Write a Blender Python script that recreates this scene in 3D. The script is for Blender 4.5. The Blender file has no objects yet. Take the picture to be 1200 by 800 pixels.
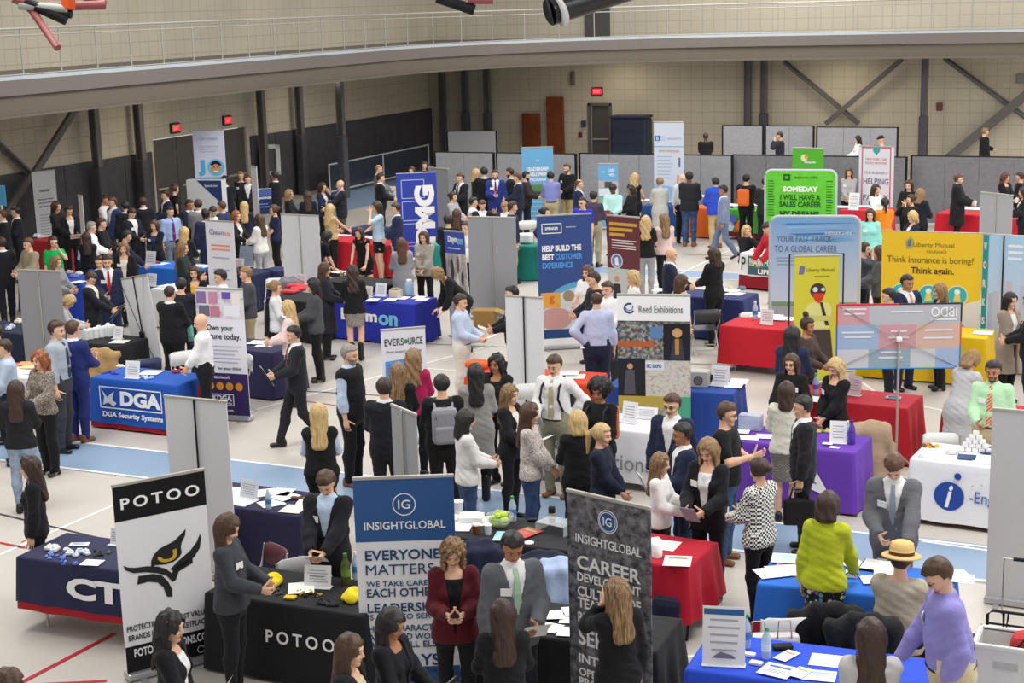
import bpy, bmesh, math, random
import numpy as np
from mathutils import Vector, Matrix, Euler
random.seed(7)
rng = np.random.RandomState(7)
scene = bpy.context.scene
COL = scene.collection
R = math.radians

# ------------------------------------------------------------------ camera
# gym axes: X runs along the back wall, Y runs along the left wall away from the camera
F_PX, W_PX, H_PX = 1850.0, 1200.0, 800.0
CAM_H, YAW, ROLL = 6.0, R(24.5), R(1.6)
PITCH = math.atan(397.0 / F_PX)
f0 = Vector((-math.sin(YAW), math.cos(YAW), 0))
r0 = Vector((math.cos(YAW), math.sin(YAW), 0))
fw = (f0 * math.cos(PITCH) + Vector((0, 0, -1)) * math.sin(PITCH)).normalized()
u0 = r0.cross(fw)
rt = r0 * math.cos(ROLL) - u0 * math.sin(ROLL)
up = r0 * math.sin(ROLL) + u0 * math.cos(ROLL)
cam_d = bpy.data.cameras.new('camera')
cam_d.sensor_width = 36.0
cam_d.lens = F_PX / W_PX * 36.0
cam_d.clip_end = 300
cam = bpy.data.objects.new('camera', cam_d)
COL.objects.link(cam)
cam.matrix_world = Matrix(((rt.x, up.x, -fw.x, 0), (rt.y, up.y, -fw.y, 0), (rt.z, up.z, -fw.z, CAM_H), (0, 0, 0, 1)))
scene.camera = cam
CAM = Vector((0, 0, CAM_H))

def ray(px, py):
    return (rt * (px - 600.0) - up * (py - 400.0) + fw * F_PX)
def gp(px, py, z=0.0):
    """point of the place at height z seen at a pixel of the photograph"""
    d = ray(px, py)
    t = (z - CAM_H) / d.z
    return Vector((d.x * t, d.y * t, z))
def proj(p):
    d = Vector(p) - CAM
    k = F_PX / d.dot(fw)
    return (600 + d.dot(rt) * k, 400 - d.dot(up) * k)
def scale_at(p):
    return F_PX / (Vector(p) - CAM).dot(fw)

# ------------------------------------------------------------------ light and exposure
scene.view_settings.view_transform = 'Standard'
scene.view_settings.look = 'None'
scene.view_settings.exposure = 0.12
scene.view_settings.gamma = 1.0
scene.view_settings.use_curve_mapping = False
world = bpy.data.worlds.new('world')
scene.world = world
world.use_nodes = True
world.node_tree.nodes['Background'].inputs[0].default_value = (1.0, 0.99, 0.975, 1)
world.node_tree.nodes['Background'].inputs[1].default_value = 0.55
def area_lamp(x, y, z, sx, sy, power, col=(1, 0.98, 0.95)):
    l = bpy.data.lights.new('ceiling_lamp', 'AREA')
    l.shape = 'RECTANGLE'; l.size = sx; l.size_y = sy; l.energy = power; l.color = col
    o = bpy.data.objects.new('ceiling_lamp', l)
    o.location = (x, y, z)
    COL.objects.link(o)
for (lx, ly) in ((-14, 14), (0, 14), (14, 16), (-16, 30), (-3, 30), (10, 30), (-14, 46), (0, 46), (14, 46)):
    area_lamp(lx, ly, 10.5, 4, 8, 900)
for (lx, ly) in ((-26, 20), (-26, 28), (-26, 36), (-26, 44), (-20, 52.9), (-12, 52.9), (-4, 52.9), (4, 52.9), (12, 52.9)):
    area_lamp(lx, ly, 3.9, .5, .5, 26, (1, .88, .68))      # downlights under the running track

# ------------------------------------------------------------------ materials
MATS = {}
def srgb(c):
    if isinstance(c, str):
        c = c.lstrip('#'); c = tuple(int(c[i:i + 2], 16) for i in (0, 2, 4))
    return tuple((v / 255 / 12.92 if v / 255 <= 0.04045 else ((v / 255 + 0.055) / 1.055) ** 2.4) for v in c[:3])
def mat(key, col, rough=0.6, metal=0.0, kind=None, col2=None, scale=1.0, bump=0.0, alpha=1.0, trans=0.0, emit=0.0):
    if key in MATS: return MATS[key]
    m = bpy.data.materials.new(key); m.use_nodes = True
    nt = m.node_tree; b = nt.nodes['Principled BSDF']
    c1 = srgb(col) + (1,); c2 = (srgb(col2) if col2 else srgb(col)) + (1,)
    b.inputs['Base Color'].default_value = c1
    b.inputs['Roughness'].default_value = rough
    b.inputs['Metallic'].default_value = metal
    b.inputs['Alpha'].default_value = alpha
    b.inputs['Transmission Weight'].default_value = trans
    if rough > 0.5: b.inputs['Specular IOR Level'].default_value = 0.25
    if emit:
        b.inputs['Emission Color'].default_value = c1; b.inputs['Emission Strength'].default_value = emit
    def N(t, **kw):
        n = nt.nodes.new(t)
        for k, v in kw.items():
            if hasattr(n, k): setattr(n, k, v)
        return n
    def ramp(fac, p1, a, p2, bb, interp='LINEAR'):
        r = N('ShaderNodeValToRGB'); r.color_ramp.interpolation = interp
        r.color_ramp.elements[0].position = p1; r.color_ramp.elements[0].color = a
        r.color_ramp.elements[1].position = p2; r.color_ramp.elements[1].color = bb
        nt.links.new(fac, r.inputs[0]); return r
    tc = N('ShaderNodeTexCoord'); mp = N('ShaderNodeMapping')
    nt.links.new(tc.outputs['Object'], mp.inputs[0])
    mp.inputs['Scale'].default_value = (scale, scale, scale)
    v = mp.outputs[0]
    if kind == 'fabric':
        n = N('ShaderNodeTexNoise'); n.inputs['Scale'].default_value = 9; n.inputs['Distortion'].default_value = .8; n.inputs['Detail'].default_value = 3
        nt.links.new(v, n.inputs[0])
        bp = N('ShaderNodeBump'); bp.inputs['Strength'].default_value = bump or 0.3; bp.inputs['Distance'].default_value = 0.05
        nt.links.new(n.outputs[0], bp.inputs['Height']); nt.links.new(bp.outputs[0], b.inputs['Normal'])
        b.inputs['Sheen Weight'].default_value = 0.05
        if col2:
            r = ramp(n.outputs[0], 0.42, c1, 0.6, c2); nt.links.new(r.outputs[0], b.inputs['Base Color'])
    elif kind == 'hair':
        mp.inputs['Scale'].default_value = (60, 60, 5)
        n = N('ShaderNodeTexNoise'); n.inputs['Scale'].default_value = 1.5; n.inputs['Detail'].default_value = 3
        nt.links.new(v, n.inputs[0])
        r = ramp(n.outputs[0], 0.35, c1, 0.68, c2); nt.links.new(r.outputs[0], b.inputs['Base Color'])
        bp = N('ShaderNodeBump'); bp.inputs['Strength'].default_value = 0.5; bp.inputs['Distance'].default_value = 0.01
        nt.links.new(n.outputs[0], bp.inputs['Height']); nt.links.new(bp.outputs[0], b.inputs['Normal'])
    elif kind == 'noise':
        n = N('ShaderNodeTexNoise'); n.inputs['Scale'].default_value = 4; n.inputs['Detail'].default_value = 4
        nt.links.new(v, n.inputs[0])
        r = ramp(n.outputs[0], 0.4, c1, 0.6, c2); nt.links.new(r.outputs[0], b.inputs['Base Color'])
    elif kind == 'check':
        n = N('ShaderNodeTexChecker'); n.inputs['Scale'].default_value = 1
        n.inputs['Color1'].default_value = c1; n.inputs['Color2'].default_value = c2
        nt.links.new(v, n.inputs[0]); nt.links.new(n.outputs[0], b.inputs['Base Color'])
    elif kind == 'spots':
        n = N('ShaderNodeTexVoronoi'); n.inputs['Scale'].default_value = 1
        nt.links.new(v, n.inputs[0])
        r = ramp(n.outputs['Distance'], 0.30, c2, 0.36, c1); nt.links.new(r.outputs[0], b.inputs['Base Color'])
    elif kind in ('collage', 'floral'):
        n = N('ShaderNodeTexVoronoi'); n.inputs['Scale'].default_value = 1
        nt.links.new(v, n.inputs[0])
        hs = N('ShaderNodeHueSaturation'); hs.inputs['Saturation'].default_value = (.8 if kind == 'floral' else .4); hs.inputs['Value'].default_value = .7
        nt.links.new(n.outputs['Color'], hs.inputs['Color'])
        mx = N('ShaderNodeMixRGB'); mx.inputs[1].default_value = c1
        nt.links.new(hs.outputs[0], mx.inputs[2])
        if kind == 'floral':
            r = ramp(n.outputs['Distance'], 0.40, (1, 1, 1, 1), 0.46, (0, 0, 0, 1)); nt.links.new(r.outputs[0], mx.inputs[0])
        else:
            n2 = N('ShaderNodeTexNoise'); n2.inputs['Scale'].default_value = 0.6; n2.inputs['Detail'].default_value = 5
            nt.links.new(v, n2.inputs[0])
            r = ramp(n2.outputs[0], 0.42, (0.1, 0.1, 0.1, 1), 0.62, (.75, .75, .75, 1)); nt.links.new(r.outputs[0], mx.inputs[0])
        nt.links.new(mx.outputs[0], b.inputs['Base Color'])
    elif kind == 'photo':      # soft monochrome print
        n = N('ShaderNodeTexNoise'); n.inputs['Scale'].default_value = 1; n.inputs['Detail'].default_value = 6; n.inputs['Roughness'].default_value = .65
        nt.links.new(v, n.inputs[0])
        r = ramp(n.outputs[0], 0.38, c1, 0.68, c2); nt.links.new(r.outputs[0], b.inputs['Base Color'])
    elif kind in ('stripe', 'gradient'):
        s = N('ShaderNodeSeparateXYZ'); nt.links.new(tc.outputs['Object'], s.inputs[0])
        if kind == 'gradient':
            mr = N('ShaderNodeMapRange'); mr.inputs[1].default_value = 0; mr.inputs[2].default_value = scale
            nt.links.new(s.outputs['Z'], mr.inputs[0]); r = ramp(mr.outputs[0], 0.25, c1, 0.95, c2)
        else:
            a = N('ShaderNodeMath', operation='ADD'); nt.links.new(s.outputs['X'], a.inputs[0]); nt.links.new(s.outputs['Z'], a.inputs[1])
            mu = N('ShaderNodeMath', operation='MULTIPLY'); mu.inputs[1].default_value = scale; nt.links.new(a.outputs[0], mu.inputs[0])
            fr = N('ShaderNodeMath', operation='FRACT'); nt.links.new(mu.outputs[0], fr.inputs[0]); r = ramp(fr.outputs[0], 0.5, c1, 0.55, c2)
        nt.links.new(r.outputs[0], b.inputs['Base Color'])
    elif kind == 'block':      # painted concrete block with faint joints
        br = N('ShaderNodeTexBrick')
        cb = N('ShaderNodeCombineXYZ'); s = N('ShaderNodeSeparateXYZ'); nt.links.new(tc.outputs['Object'], s.inputs[0])
        a = N('ShaderNodeMath', operation='ADD'); nt.links.new(s.outputs['X'], a.inputs[0]); nt.links.new(s.outputs['Y'], a.inputs[1])
        nt.links.new(a.outputs[0], cb.inputs[0]); nt.links.new(s.outputs['Z'], cb.inputs[1])
        nt.links.new(cb.outputs[0], br.inputs['Vector'])
        br.offset = 0.0
        br.inputs['Color1'].default_value = c1; br.inputs['Color2'].default_value = c1; br.inputs['Mortar'].default_value = c2
        br.inputs['Scale'].default_value = 1; br.inputs['Mortar Size'].default_value = 0.014; br.inputs['Mortar Smooth'].default_value = .3
        br.inputs['Brick Width'].default_value = 0.42; br.inputs['Row Height'].default_value = 0.40
        n = N('ShaderNodeTexNoise'); n.inputs['Scale'].default_value = 0.5; nt.links.new(tc.outputs['Object'], n.inputs[0])
        mx = N('ShaderNodeMixRGB', blend_type='MULTIPLY'); mx.inputs[0].default_value = .25
        nt.links.new(br.outputs['Color'], mx.inputs[1]); nt.links.new(n.outputs[0], mx.inputs[2])
        nt.links.new(mx.outputs[0], b.inputs['Base Color'])
    elif kind == 'floor':
        n = N('ShaderNodeTexNoise'); n.inputs['Scale'].default_value = 0.35; n.inputs['Detail'].default_value = 5
        nt.links.new(tc.outputs['Object'], n.inputs[0])
        r = ramp(n.outputs[0], 0.3, c1, 0.7, c2); nt.links.new(r.outputs[0], b.inputs['Base Color'])
        n2 = N('ShaderNodeTexNoise'); n2.inputs['Scale'].default_value = 1.3; nt.links.new(tc.outputs['Object'], n2.inputs[0])
        mr = N('ShaderNodeMapRange'); mr.inputs[3].default_value = rough - .08; mr.inputs[4].default_value = rough + .12
        nt.links.new(n2.outputs[0], mr.inputs[0]); nt.links.new(mr.outputs[0], b.inputs['Roughness'])
    MATS[key] = m
    return m
def flat(col, rough=0.55):
    c = col if isinstance(col, str) else '%02x%02x%02x' % tuple(col)
    return mat('plain_' + c + str(rough), c, rough)
def drape_mat(col): return mat('drape_' + col, col, 0.8, kind='fabric', bump=.1)
def cloth_mat(col, col2=None):
    return mat('cloth_' + col + (col2 or ''), col, 0.85, kind='fabric', col2=col2)

# ------------------------------------------------------------------ object helpers
def link(name, me, parent=None, loc=None, rot=None):
    o = bpy.data.objects.new(name, me)
    COL.objects.link(o)
    if parent is not None: o.parent = parent
    if loc is not None: o.location = loc
    if rot is not None: o.rotation_euler = rot
    return o
LABELS = {}
def tag(o, label, cat, group=None, kind=None):
    o['label'] = label; o['category'] = cat
    if group: o['group'] = group
    if kind: o['kind'] = kind
    LABELS.setdefault(label, []).append((o.name, group))
    return o
def struct(o):
    o['kind'] = 'structure'
    return o
def empty(name, loc, rz=0.0):
    o = bpy.data.objects.new(name, None); o.empty_display_size = 0.1
    COL.objects.link(o); o.location = loc; o.rotation_euler = (0, 0, rz)
    return o
def mesh_np(name, V, Q, mats=(), mi=None, smooth=True):
    me = bpy.data.meshes.new(name)
    V = np.asarray(V, dtype=np.float32); Q = np.asarray(Q, dtype=np.int32)
    n = len(Q); w = Q.shape[1]
    me.vertices.add(len(V)); me.vertices.foreach_set('co', V.ravel())
    me.loops.add(n * w); me.loops.foreach_set('vertex_index', Q.ravel())
    me.polygons.add(n)
    me.polygons.foreach_set('loop_start', np.arange(0, n * w, w, dtype=np.int32))
    me.polygons.foreach_set('use_smooth', np.full(n, smooth, dtype=bool))
    for m in mats: me.materials.append(m)
    if mi is not None: me.polygons.foreach_set('material_index', np.asarray(mi, dtype=np.int32))
    me.update(calc_edges=True); me.validate()
    return me
class MB:
    """collects boxes, tubes and lathes for ONE mesh object"""
    def __init__(s): s.v = []; s.f = []; s.sm = []
    def add(s, vs, fs, smooth=False):
        b = len(s.v); s.v += [tuple(x) for x in vs]; s.f += [[i + b for i in f] for f in fs]; s.sm += [smooth] * len(fs)
    def box(s, c, d, M=None, bev=0.0):
        x, y, z = d[0] / 2, d[1] / 2, d[2] / 2
        if bev:
            bm = bmesh.new(); bmesh.ops.create_cube(bm, size=1)
            for v in bm.verts: v.co = Vector((v.co.x * d[0], v.co.y * d[1], v.co.z * d[2]))
            bmesh.ops.bevel(bm, geom=bm.edges[:], offset=min(bev, min(d) * .45), segments=2, affect='EDGES', profile=.5)
            bm.verts.index_update()
            vs = [v.co.copy() for v in bm.verts]; fs = [[v.index for v in f.verts] for f in bm.faces]; bm.free()
        else:
            vs = [Vector((sx * x, sy * y, sz * z)) for sz in (-1, 1) for sy in (-1, 1) for sx in (-1, 1)]
            fs = [(0, 2, 3, 1), (4, 5, 7, 6), (0, 1, 5, 4), (2, 6, 7, 3), (0, 4, 6, 2), (1, 3, 7, 5)]
        if M: vs = [M @ v for v in vs]
        s.add([v + Vector(c) for v in vs], fs)
        return s
    def tube(s, pts, r, n=8, caps=True):
        pts = [Vector(p) for p in pts]; rs = r if isinstance(r, (list, tuple)) else [r] * len(pts)
        vs = []; fs = []
        for i, p in enumerate(pts):
            d = (pts[min(i + 1, len(pts) - 1)] - pts[max(i - 1, 0)]).normalized()
            a = Vector((0, 0, 1)) if abs(d.z) < .9 else Vector((1, 0, 0))
            e = d.cross(a).normalized(); g = d.cross(e)
            for k in range(n):
                t = 2 * math.pi * k / n
                vs.append(p + (e * math.cos(t) + g * math.sin(t)) * rs[i])
        for i in range(len(pts) - 1):
            for k in range(n):
                fs.append((i * n + k, i * n + (k + 1) % n, (i + 1) * n + (k + 1) % n, (i + 1) * n + k))
        s.add(vs, fs, True)
        if caps:
            s.add(vs[:n], [tuple(range(n))]); s.add(vs[-n:], [tuple(reversed(range(n)))])
        return s
    def lathe(s, prof, n=20, c=(0, 0, 0), smooth=True):
        vs = []; fs = []
        for (r, z) in prof:
            for k in range(n):
                t = 2 * math.pi * k / n; vs.append((c[0] + r * math.cos(t), c[1] + r * math.sin(t), c[2] + z))
        for i in range(len(prof) - 1):
            for k in range(n):
                fs.append((i * n + k, i * n + (k + 1) % n, (i + 1) * n + (k + 1) % n, (i + 1) * n + k))
        s.add(vs, fs, smooth)
        s.add(vs[:n], [tuple(reversed(range(n)))]); s.add(vs[-n:], [tuple(range(n))])
        return s
    def poly(s, pts2, y=0.0, th=0.0):
        """flat outline in the XZ plane facing -Y, with thickness behind it"""
        n = len(pts2); f = [(p[0], y, p[1]) for p in pts2]
        if th: 
            b = [(p[0], y + th, p[1]) for p in pts2]
            s.add(f + b, [tuple(range(n)), tuple(reversed(range(n, 2 * n)))] + [(i, i + n, (i + 1) % n + n, (i + 1) % n) for i in range(n)])
        else: s.add(f, [tuple(range(n))])
        return s
    def mesh(s, name, m):
        me = bpy.data.meshes.new(name)
        me.from_pydata(s.v, [], s.f)
        me.polygons.foreach_set('use_smooth', s.sm)
        if m: me.materials.append(m)
        me.update()
        return me
    def build(s, name, m, parent=None, loc=None, rot=None):
        return link(name, s.mesh(name, m), parent, loc, rot)
_tc = {}
def text_mesh(txt, bold, m, spacing=1.0, shear=0.0):
    k = (txt, bold, m.name, spacing, shear)
    if k in _tc: return _tc[k]
    cu = bpy.data.curves.new('lettering', 'FONT'); cu.body = txt; cu.size = 1.0
    cu.align_x = 'CENTER'; cu.align_y = 'CENTER'; cu.offset = bold; cu.resolution_u = 3
    cu.space_character = spacing; cu.shear = shear; cu.extrude = 0.002; cu.space_line = 0.95
    o = bpy.data.objects.new('lettering', cu); COL.objects.link(o)
    dg = bpy.context.evaluated_depsgraph_get()
    me = bpy.data.meshes.new_from_object(o.evaluated_get(dg))
    bpy.data.objects.remove(o); bpy.data.curves.remove(cu)
    me.materials.clear(); me.materials.append(m); me.name = 'lettering'
    n = len(me.vertices); co = np.empty(n * 3, dtype=np.float32); me.vertices.foreach_get('co', co)
    co = co.reshape(-1, 3); mn = co.min(0); mx = co.max(0)
    co[:, 0] -= (mn[0] + mx[0]) / 2; co[:, 1] -= (mn[1] + mx[1]) / 2
    me.vertices.foreach_set('co', co.ravel()); me.update()
    _tc[k] = (me, float(mx[0] - mn[0]), float(mx[1] - mn[1]))
    return _tc[k]
def text(parent, txt, x, z, w, h, m, y=-0.004, bold=0.0, spacing=1.0, shear=0.0, mirror=False, tilt=0.0, name='lettering', roll=0.0):
    """letters w wide and h tall centred at (x, z) on a panel that faces -Y"""
    me, mw, mh = text_mesh(txt, bold, m, spacing, shear)
    o = link(name, me, parent, (x, y, z), (R(90) + tilt, roll, 0))
    o.scale = ((w / mw) * (-1 if mirror else 1), h / mh, 1)
    return o
def lines(parent, x0, x1, z0, z1, n, m, y=-0.004, fill=0.4, rag=True, name='lettering'):
    """rows of small print, too fine to read from here, as thin bars"""
    b = MB(); dz = (z1 - z0) / n
    for i in range(n):
        z = z1 - dz * (i + .5); e = x1 - (random.random() * .25 * (x1 - x0) if rag else 0)
        b.poly([(x0, z - dz * fill / 2), (e, z - dz * fill / 2), (e, z + dz * fill / 2), (x0, z + dz * fill / 2)], 0, .001)
    return b.build(name, m, parent, (0, y, 0))
def circle(cx, cz, r, n=28, a0=0, a1=360):
    return [(cx + r * math.cos(R(a0 + (a1 - a0) * i / n)), cz + r * math.sin(R(a0 + (a1 - a0) * i / n))) for i in range(n + (0 if a1 - a0 == 360 else 1))]
def ring(parent, cx, cz, r, wd, m, y=-0.004, name='emblem', a0=0, a1=360):
    b = MB(); n = 36; o = []; i_ = []
    for k in range(n + 1):
        a = R(a0 + (a1 - a0) * k / n); o.append((cx + r * math.cos(a), y, cz + r * math.sin(a))); i_.append((cx + (r - wd) * math.cos(a), y, cz + (r - wd) * math.sin(a)))
    b.add(o + i_, [(k, k + 1, n + 2 + k, n + 1 + k) for k in range(n)])
    return b.build(name, m, parent)
def shape(parent, pts, m, y=-0.003, name='emblem', th=0.001):
    return MB().poly(pts, 0, th).build(name, m, parent, (0, y, 0))
def rect(x0, z0, x1, z1): return [(x0, z0), (x1, z0), (x1, z1), (x0, z1)]
# ------------------------------------------------------------------ the hall
Z_SLAB, Z_GIRD = 4.68, 3.95
X_EDGE, Y_EDGE, X_WALL, Y_WALL = -23.2, 51.2, -28.0, 54.5
m_floor = mat('floor', '#c6c0b8', 0.40, kind='floor', col2='#bdb7ae')
m_block = mat('block_wall', '#d9d1bd', 0.8, kind='block', col2='#c4bba6')
m_pad = mat('wall_pad', '#55545a', 0.7, kind='noise', col2='#4f4e54')
m_steel = mat('grey_steel', '#6a6666', 0.5, 0.0)
m_fascia = mat('fascia', '#77716c', 0.6)
m_rail = mat('rail_metal', '#b5b2aa', 0.4, 0.3)
m_white = flat('#f1f1ef'); m_black = flat('#16161a'); m_dgrey = flat('#3a3a3f')
m_line_w = mat('line_white', '#f0f0ee', 0.4); m_line_k = mat('line_black', '#38363a', 0.4)
m_line_r = mat('line_red', '#b3222c', 0.4); m_lane = mat('lane_blue', '#8ba3be', 0.42, kind='floor', col2='#839bb7')

def slab(name, c, d, m, parent=None): return MB().box((0, 0, 0), d).build(name, m, parent, c)
o = struct(MB().box((0, 0, -0.1), (110, 100, 0.2)).build('floor', m_floor, None, (10, 40, 0)))
# walls
def wall_with_holes(name, m, axis, pos, a0, a1, z0, z1, holes, th=0.3):
    b = MB(); zs = [z0, z1]; hs = sorted(holes)
    def bx(p0, p1, q0, q1):
        if p1 - p0 < .01 or q1 - q0 < .01: return
        if axis == 'x': b.box(((p0 + p1) / 2, pos + th / 2, (q0 + q1) / 2), (p1 - p0, th, q1 - q0))
        else: b.box((pos - th / 2, (p0 + p1) / 2, (q0 + q1) / 2), (th, p1 - p0, q1 - q0))
    c = a0
    for (h0, h1, ht) in hs:
        bx(c, h0, z0, z1); bx(h0, h1, ht, z1); c = h1
    bx(c, a1, z0, z1)
    return struct(b.build(name, m))
dl0 = gp(181, 190, 1.6)   # left double doors
YD0 = CAM.y + (X_WALL / dl0.x) * dl0.y
dl1 = gp(290, 180, 1.6); YD1 = (X_WALL / dl1.x) * dl1.y
dk0 = gp(690, 150, 1.4); XD0 = dk0.x * Y_WALL / dk0.y
dk1 = gp(717, 150, 1.4); XD1 = dk1.x * Y_WALL / dk1.y
wall_with_holes('wall_left', m_block, 'y', X_WALL, -5, Y_WALL + .3, 0, 11, [(YD0, YD1, 2.45)])
wall_with_holes('wall_back', m_block, 'x', Y_WALL, X_WALL - .3, 60, 0, 11, [(XD0, XD1, 2.3)])
# dark impact padding along the left wall, its panels in strips
for k, (a, b_) in enumerate(((-5, YD0 - .15), (YD1 + .15, Y_WALL - .02))):
    b = MB(); n = max(1, int((b_ - a) / 1.25)); w = (b_ - a) / n
    for i in range(n): b.box((X_WALL + .035, a + w * (i + .5), 1.06), (.07, w - .015, 2.12), bev=.02)
    struct(b.build('trim_%d' % (k + 1), m_pad))
# left double doors (closed, dark) and back door
md = mat('door_grey', '#56534f', 0.5)
def door_leaf(name, axis, pos, a0, a1, h):
    b = MB(); w = a1 - a0
    if axis == 'y': b.box((pos - .1, (a0 + a1) / 2, h / 2), (.06, w - .03, h - .02))
    else: b.box(((a0 + a1) / 2, pos + .1, h / 2), (w - .03, .06, h - .02))
    o = struct(b.build(name, md))
    q = MB()
    if axis == 'y': q.box((pos - .03, (a0 + a1) / 2, 1.0), (.05, w * .8, .06))
    else: q.box(((a0 + a1) / 2, pos + .03, 1.0), (w * .8, .05, .06))
    q.build('push_bar', m_rail, o)
    return o
nl = 4; wl = (YD1 - YD0) / nl
for i in range(nl): door_leaf('door_%d' % (i + 1), 'y', X_WALL, YD0 + i * wl, YD0 + (i + 1) * wl, 2.42)
door_leaf('door_5', 'x', Y_WALL, XD0 + .08, XD1 - .08, 2.24)
b = MB(); b.box((XD0 + .03, Y_WALL, 1.15), (.1, .12, 2.3)); b.box((XD1 - .03, Y_WALL, 1.15), (.1, .12, 2.3)); b.box(((XD0 + XD1) / 2, Y_WALL, 2.27), (XD1 - XD0, .12, .1))
struct(b.build('trim_3', m_steel))
# raised running track: slab edge follows the left wall, rounds the corner, follows the back wall
RC = 9.0
path = []
for y in np.arange(-4, Y_EDGE - RC, 1.5): path.append((X_EDGE, y, 1, 0))
for k in range(0, 19):
    a = R(180 - 5 * k); path.append((X_EDGE + RC + RC * math.cos(a), Y_EDGE - RC + RC * math.sin(a), -math.cos(a), -math.sin(a)))
for x in np.arange(X_EDGE + RC + 1.5, 40, 1.5): path.append((x, Y_EDGE, 0, -1))
def sweep(name, prof, m, parent=None, smooth=False):
    """prof: (offset towards the hall, z)"""
    vs = []; fs = []; n = len(prof)
    for (x, y, nx, ny) in path:
        for (d, z) in prof: vs.append((x + nx * d, y + ny * d, z))
    for i in range(len(path) - 1):
        for k in range(n): fs.append((i * n + k, i * n + (k + 1) % n, (i + 1) * n + (k + 1) % n, (i + 1) * n + k))
    b = MB(); b.add(vs, fs, smooth); return b.build(name, m, parent)
# deck (between edge and walls)
b = MB(); vs = []; fs = []
for (x, y, nx, ny) in path:
    if nx > .99: wx, wy = X_WALL, y
    elif ny < -.99: wx, wy = x, Y_WALL
    else:
        t = math.atan2(-ny, nx); wx, wy = X_WALL, Y_WALL
        if t < R(42): wx, wy = X_WALL, y
        elif t > R(48): wx, wy = x, Y_WALL
    for z in (Z_SLAB, Z_SLAB - .25): vs += [(x, y, z), (wx, wy, z)]
for i in range(len(path) - 1):
    a = i * 4; c = a + 4
    fs += [(a, a + 1, c + 1, c), (a + 2, c + 2, c + 3, a + 3), (a, c, c + 2, a + 2)]
b.add(vs, fs); struct(b.build('trim_4', m_fascia))
struct(sweep('trim_5', [(0.06, Z_SLAB + .02), (0.06, Z_SLAB - .30), (-.1, Z_SLAB - .30), (-.1, Z_SLAB + .02)], m_fascia))
struct(sweep('trim_6', [(-.02, Z_SLAB - .30), (-.02, Z_GIRD), (-.06, Z_GIRD), (-.06, Z_SLAB - .30)], mat('girder', '#6f675d', .6)))
struct(sweep('trim_7', [(0.12, Z_GIRD + .03), (0.12, Z_GIRD - .02), (-.22, Z_GIRD - .02), (-.22, Z_GIRD + .03)], mat('girder', '#6f675d', .6)))
struct(sweep('trim_8', [(0.05, Z_SLAB + .10), (0.05, Z_SLAB + .02), (.02, Z_SLAB + .02), (.02, Z_SLAB + .10)], mat('pale_kerb', '#b9c3cc', .5)))
# guard rail of the track: one thing with posts
rail = empty('guard_rail', (X_EDGE, 20, Z_SLAB))
tag(rail, 'pale metal guard rail along the edge of the raised running track', 'railing')
def rail_tube(name, z, r):
    b = MB(); b.tube([(p[0] - X_EDGE, p[1] - 20, z - Z_SLAB) for p in path], r, 6); return b.build(name, m_rail, rail)
rail_tube('top_rail', Z_SLAB + 1.07, .03); rail_tube('middle_rail', Z_SLAB + .93, .018); rail_tube('bottom_rail', Z_SLAB + .12, .018)
acc = 0; last = None; cnt = 0
for i in range(len(path) - 1):
    p, q = Vector(path[i][:2]), Vector(path[i + 1][:2]); L = (q - p).length
    while acc <= L and cnt < 95:
        s = p + (q - p) * (acc / L)
        MB().tube([(0, 0, 0), (0, 0, 1.07)], .018, 6).build('post', m_rail, rail, (s.x - X_EDGE, s.y - 20, 0)); cnt += 1
        acc += 1.22
    acc -= L
# steel columns and braces
def wallpt_left(px, py):   # point on plane X = X_EDGE
    d = ray(px, py); t = (X_EDGE - .0) / d.x; return CAM + d * t
def on_x(px, py, X): d = ray(px, py); return CAM + d * (X / d.x)
def on_y(px, py, Y): d = ray(px, py); return CAM + d * (Y / d.y)
ti = [9]
def column(x, y, h, pad=True, base=0.0):
    b = MB(); w = .19
    b.box((0, 0, h / 2), (w, .03, h)); b.box((-w / 2, 0, h / 2), (.03, w, h)); b.box((w / 2, 0, h / 2), (.03, w, h))
    o = struct(b.build('trim_%d' % ti[0], m_steel, None, (x, y, 0))); ti[0] += 1
    if pad:
        MB().box((0, 0, 1.0), (.29, .29, 2.0), bev=.05).build('column_pad', m_pad, o)
    return o
for px in (111, 163, 352, 400): 
    p = on_x(px, 150, X_WALL + (2.2 if px == 400 else .35)); column(p.x, p.y, Z_SLAB - .2)
p = on_x(305, 110, X_WALL + .35); column(p.x, p.y, Z_SLAB - .2, False)
for px in (545, 571, 895, 1083): 
    p = on_y(px, 120, Y_WALL - (.4 if px != 1083 else 1.4)); column(p.x, p.y, Z_SLAB - .2)
p = on_y(876, 110, Y_WALL - .3); column(p.x, p.y, Z_SLAB - .2, False)
p = on_y(518, 110, Y_WALL - .25); column(p.x, p.y, Z_SLAB - .2, False)
def brace(a, c, w=.17):
    d = c - a; L = d.length; q = d.to_track_quat('Z', 'Y').to_matrix().to_4x4()
    b = MB(); b.box((0, 0, L / 2), (w, .05, L)); b.box((w / 2, 0, L / 2), (.03, w, L))
    o = struct(b.build('trim_%d' % ti[0], m_steel)); ti[0] += 1
    o.matrix_world = Matrix.Translation(a) @ q
XB = X_WALL + .3
brace(on_x(90, 122, XB), on_x(38, 204, XB)); brace(on_x(-20, 150, XB), on_x(38, 204, XB)); brace(on_x(36, 203, XB), on_x(5, 250, XB)); brace(on_x(38, 203, XB), on_x(72, 250, XB))
YB = Y_WALL - .35
brace(on_y(918, 72, YB), on_y(1006, 145, YB)); brace(on_y(1058, 69, YB), on_y(968, 145, YB))
brace(on_y(1106, 68, YB), on_y(1205, 140, YB)); brace(on_y(1210, 105, YB), on_y(1112, 185, YB), .3)
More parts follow.
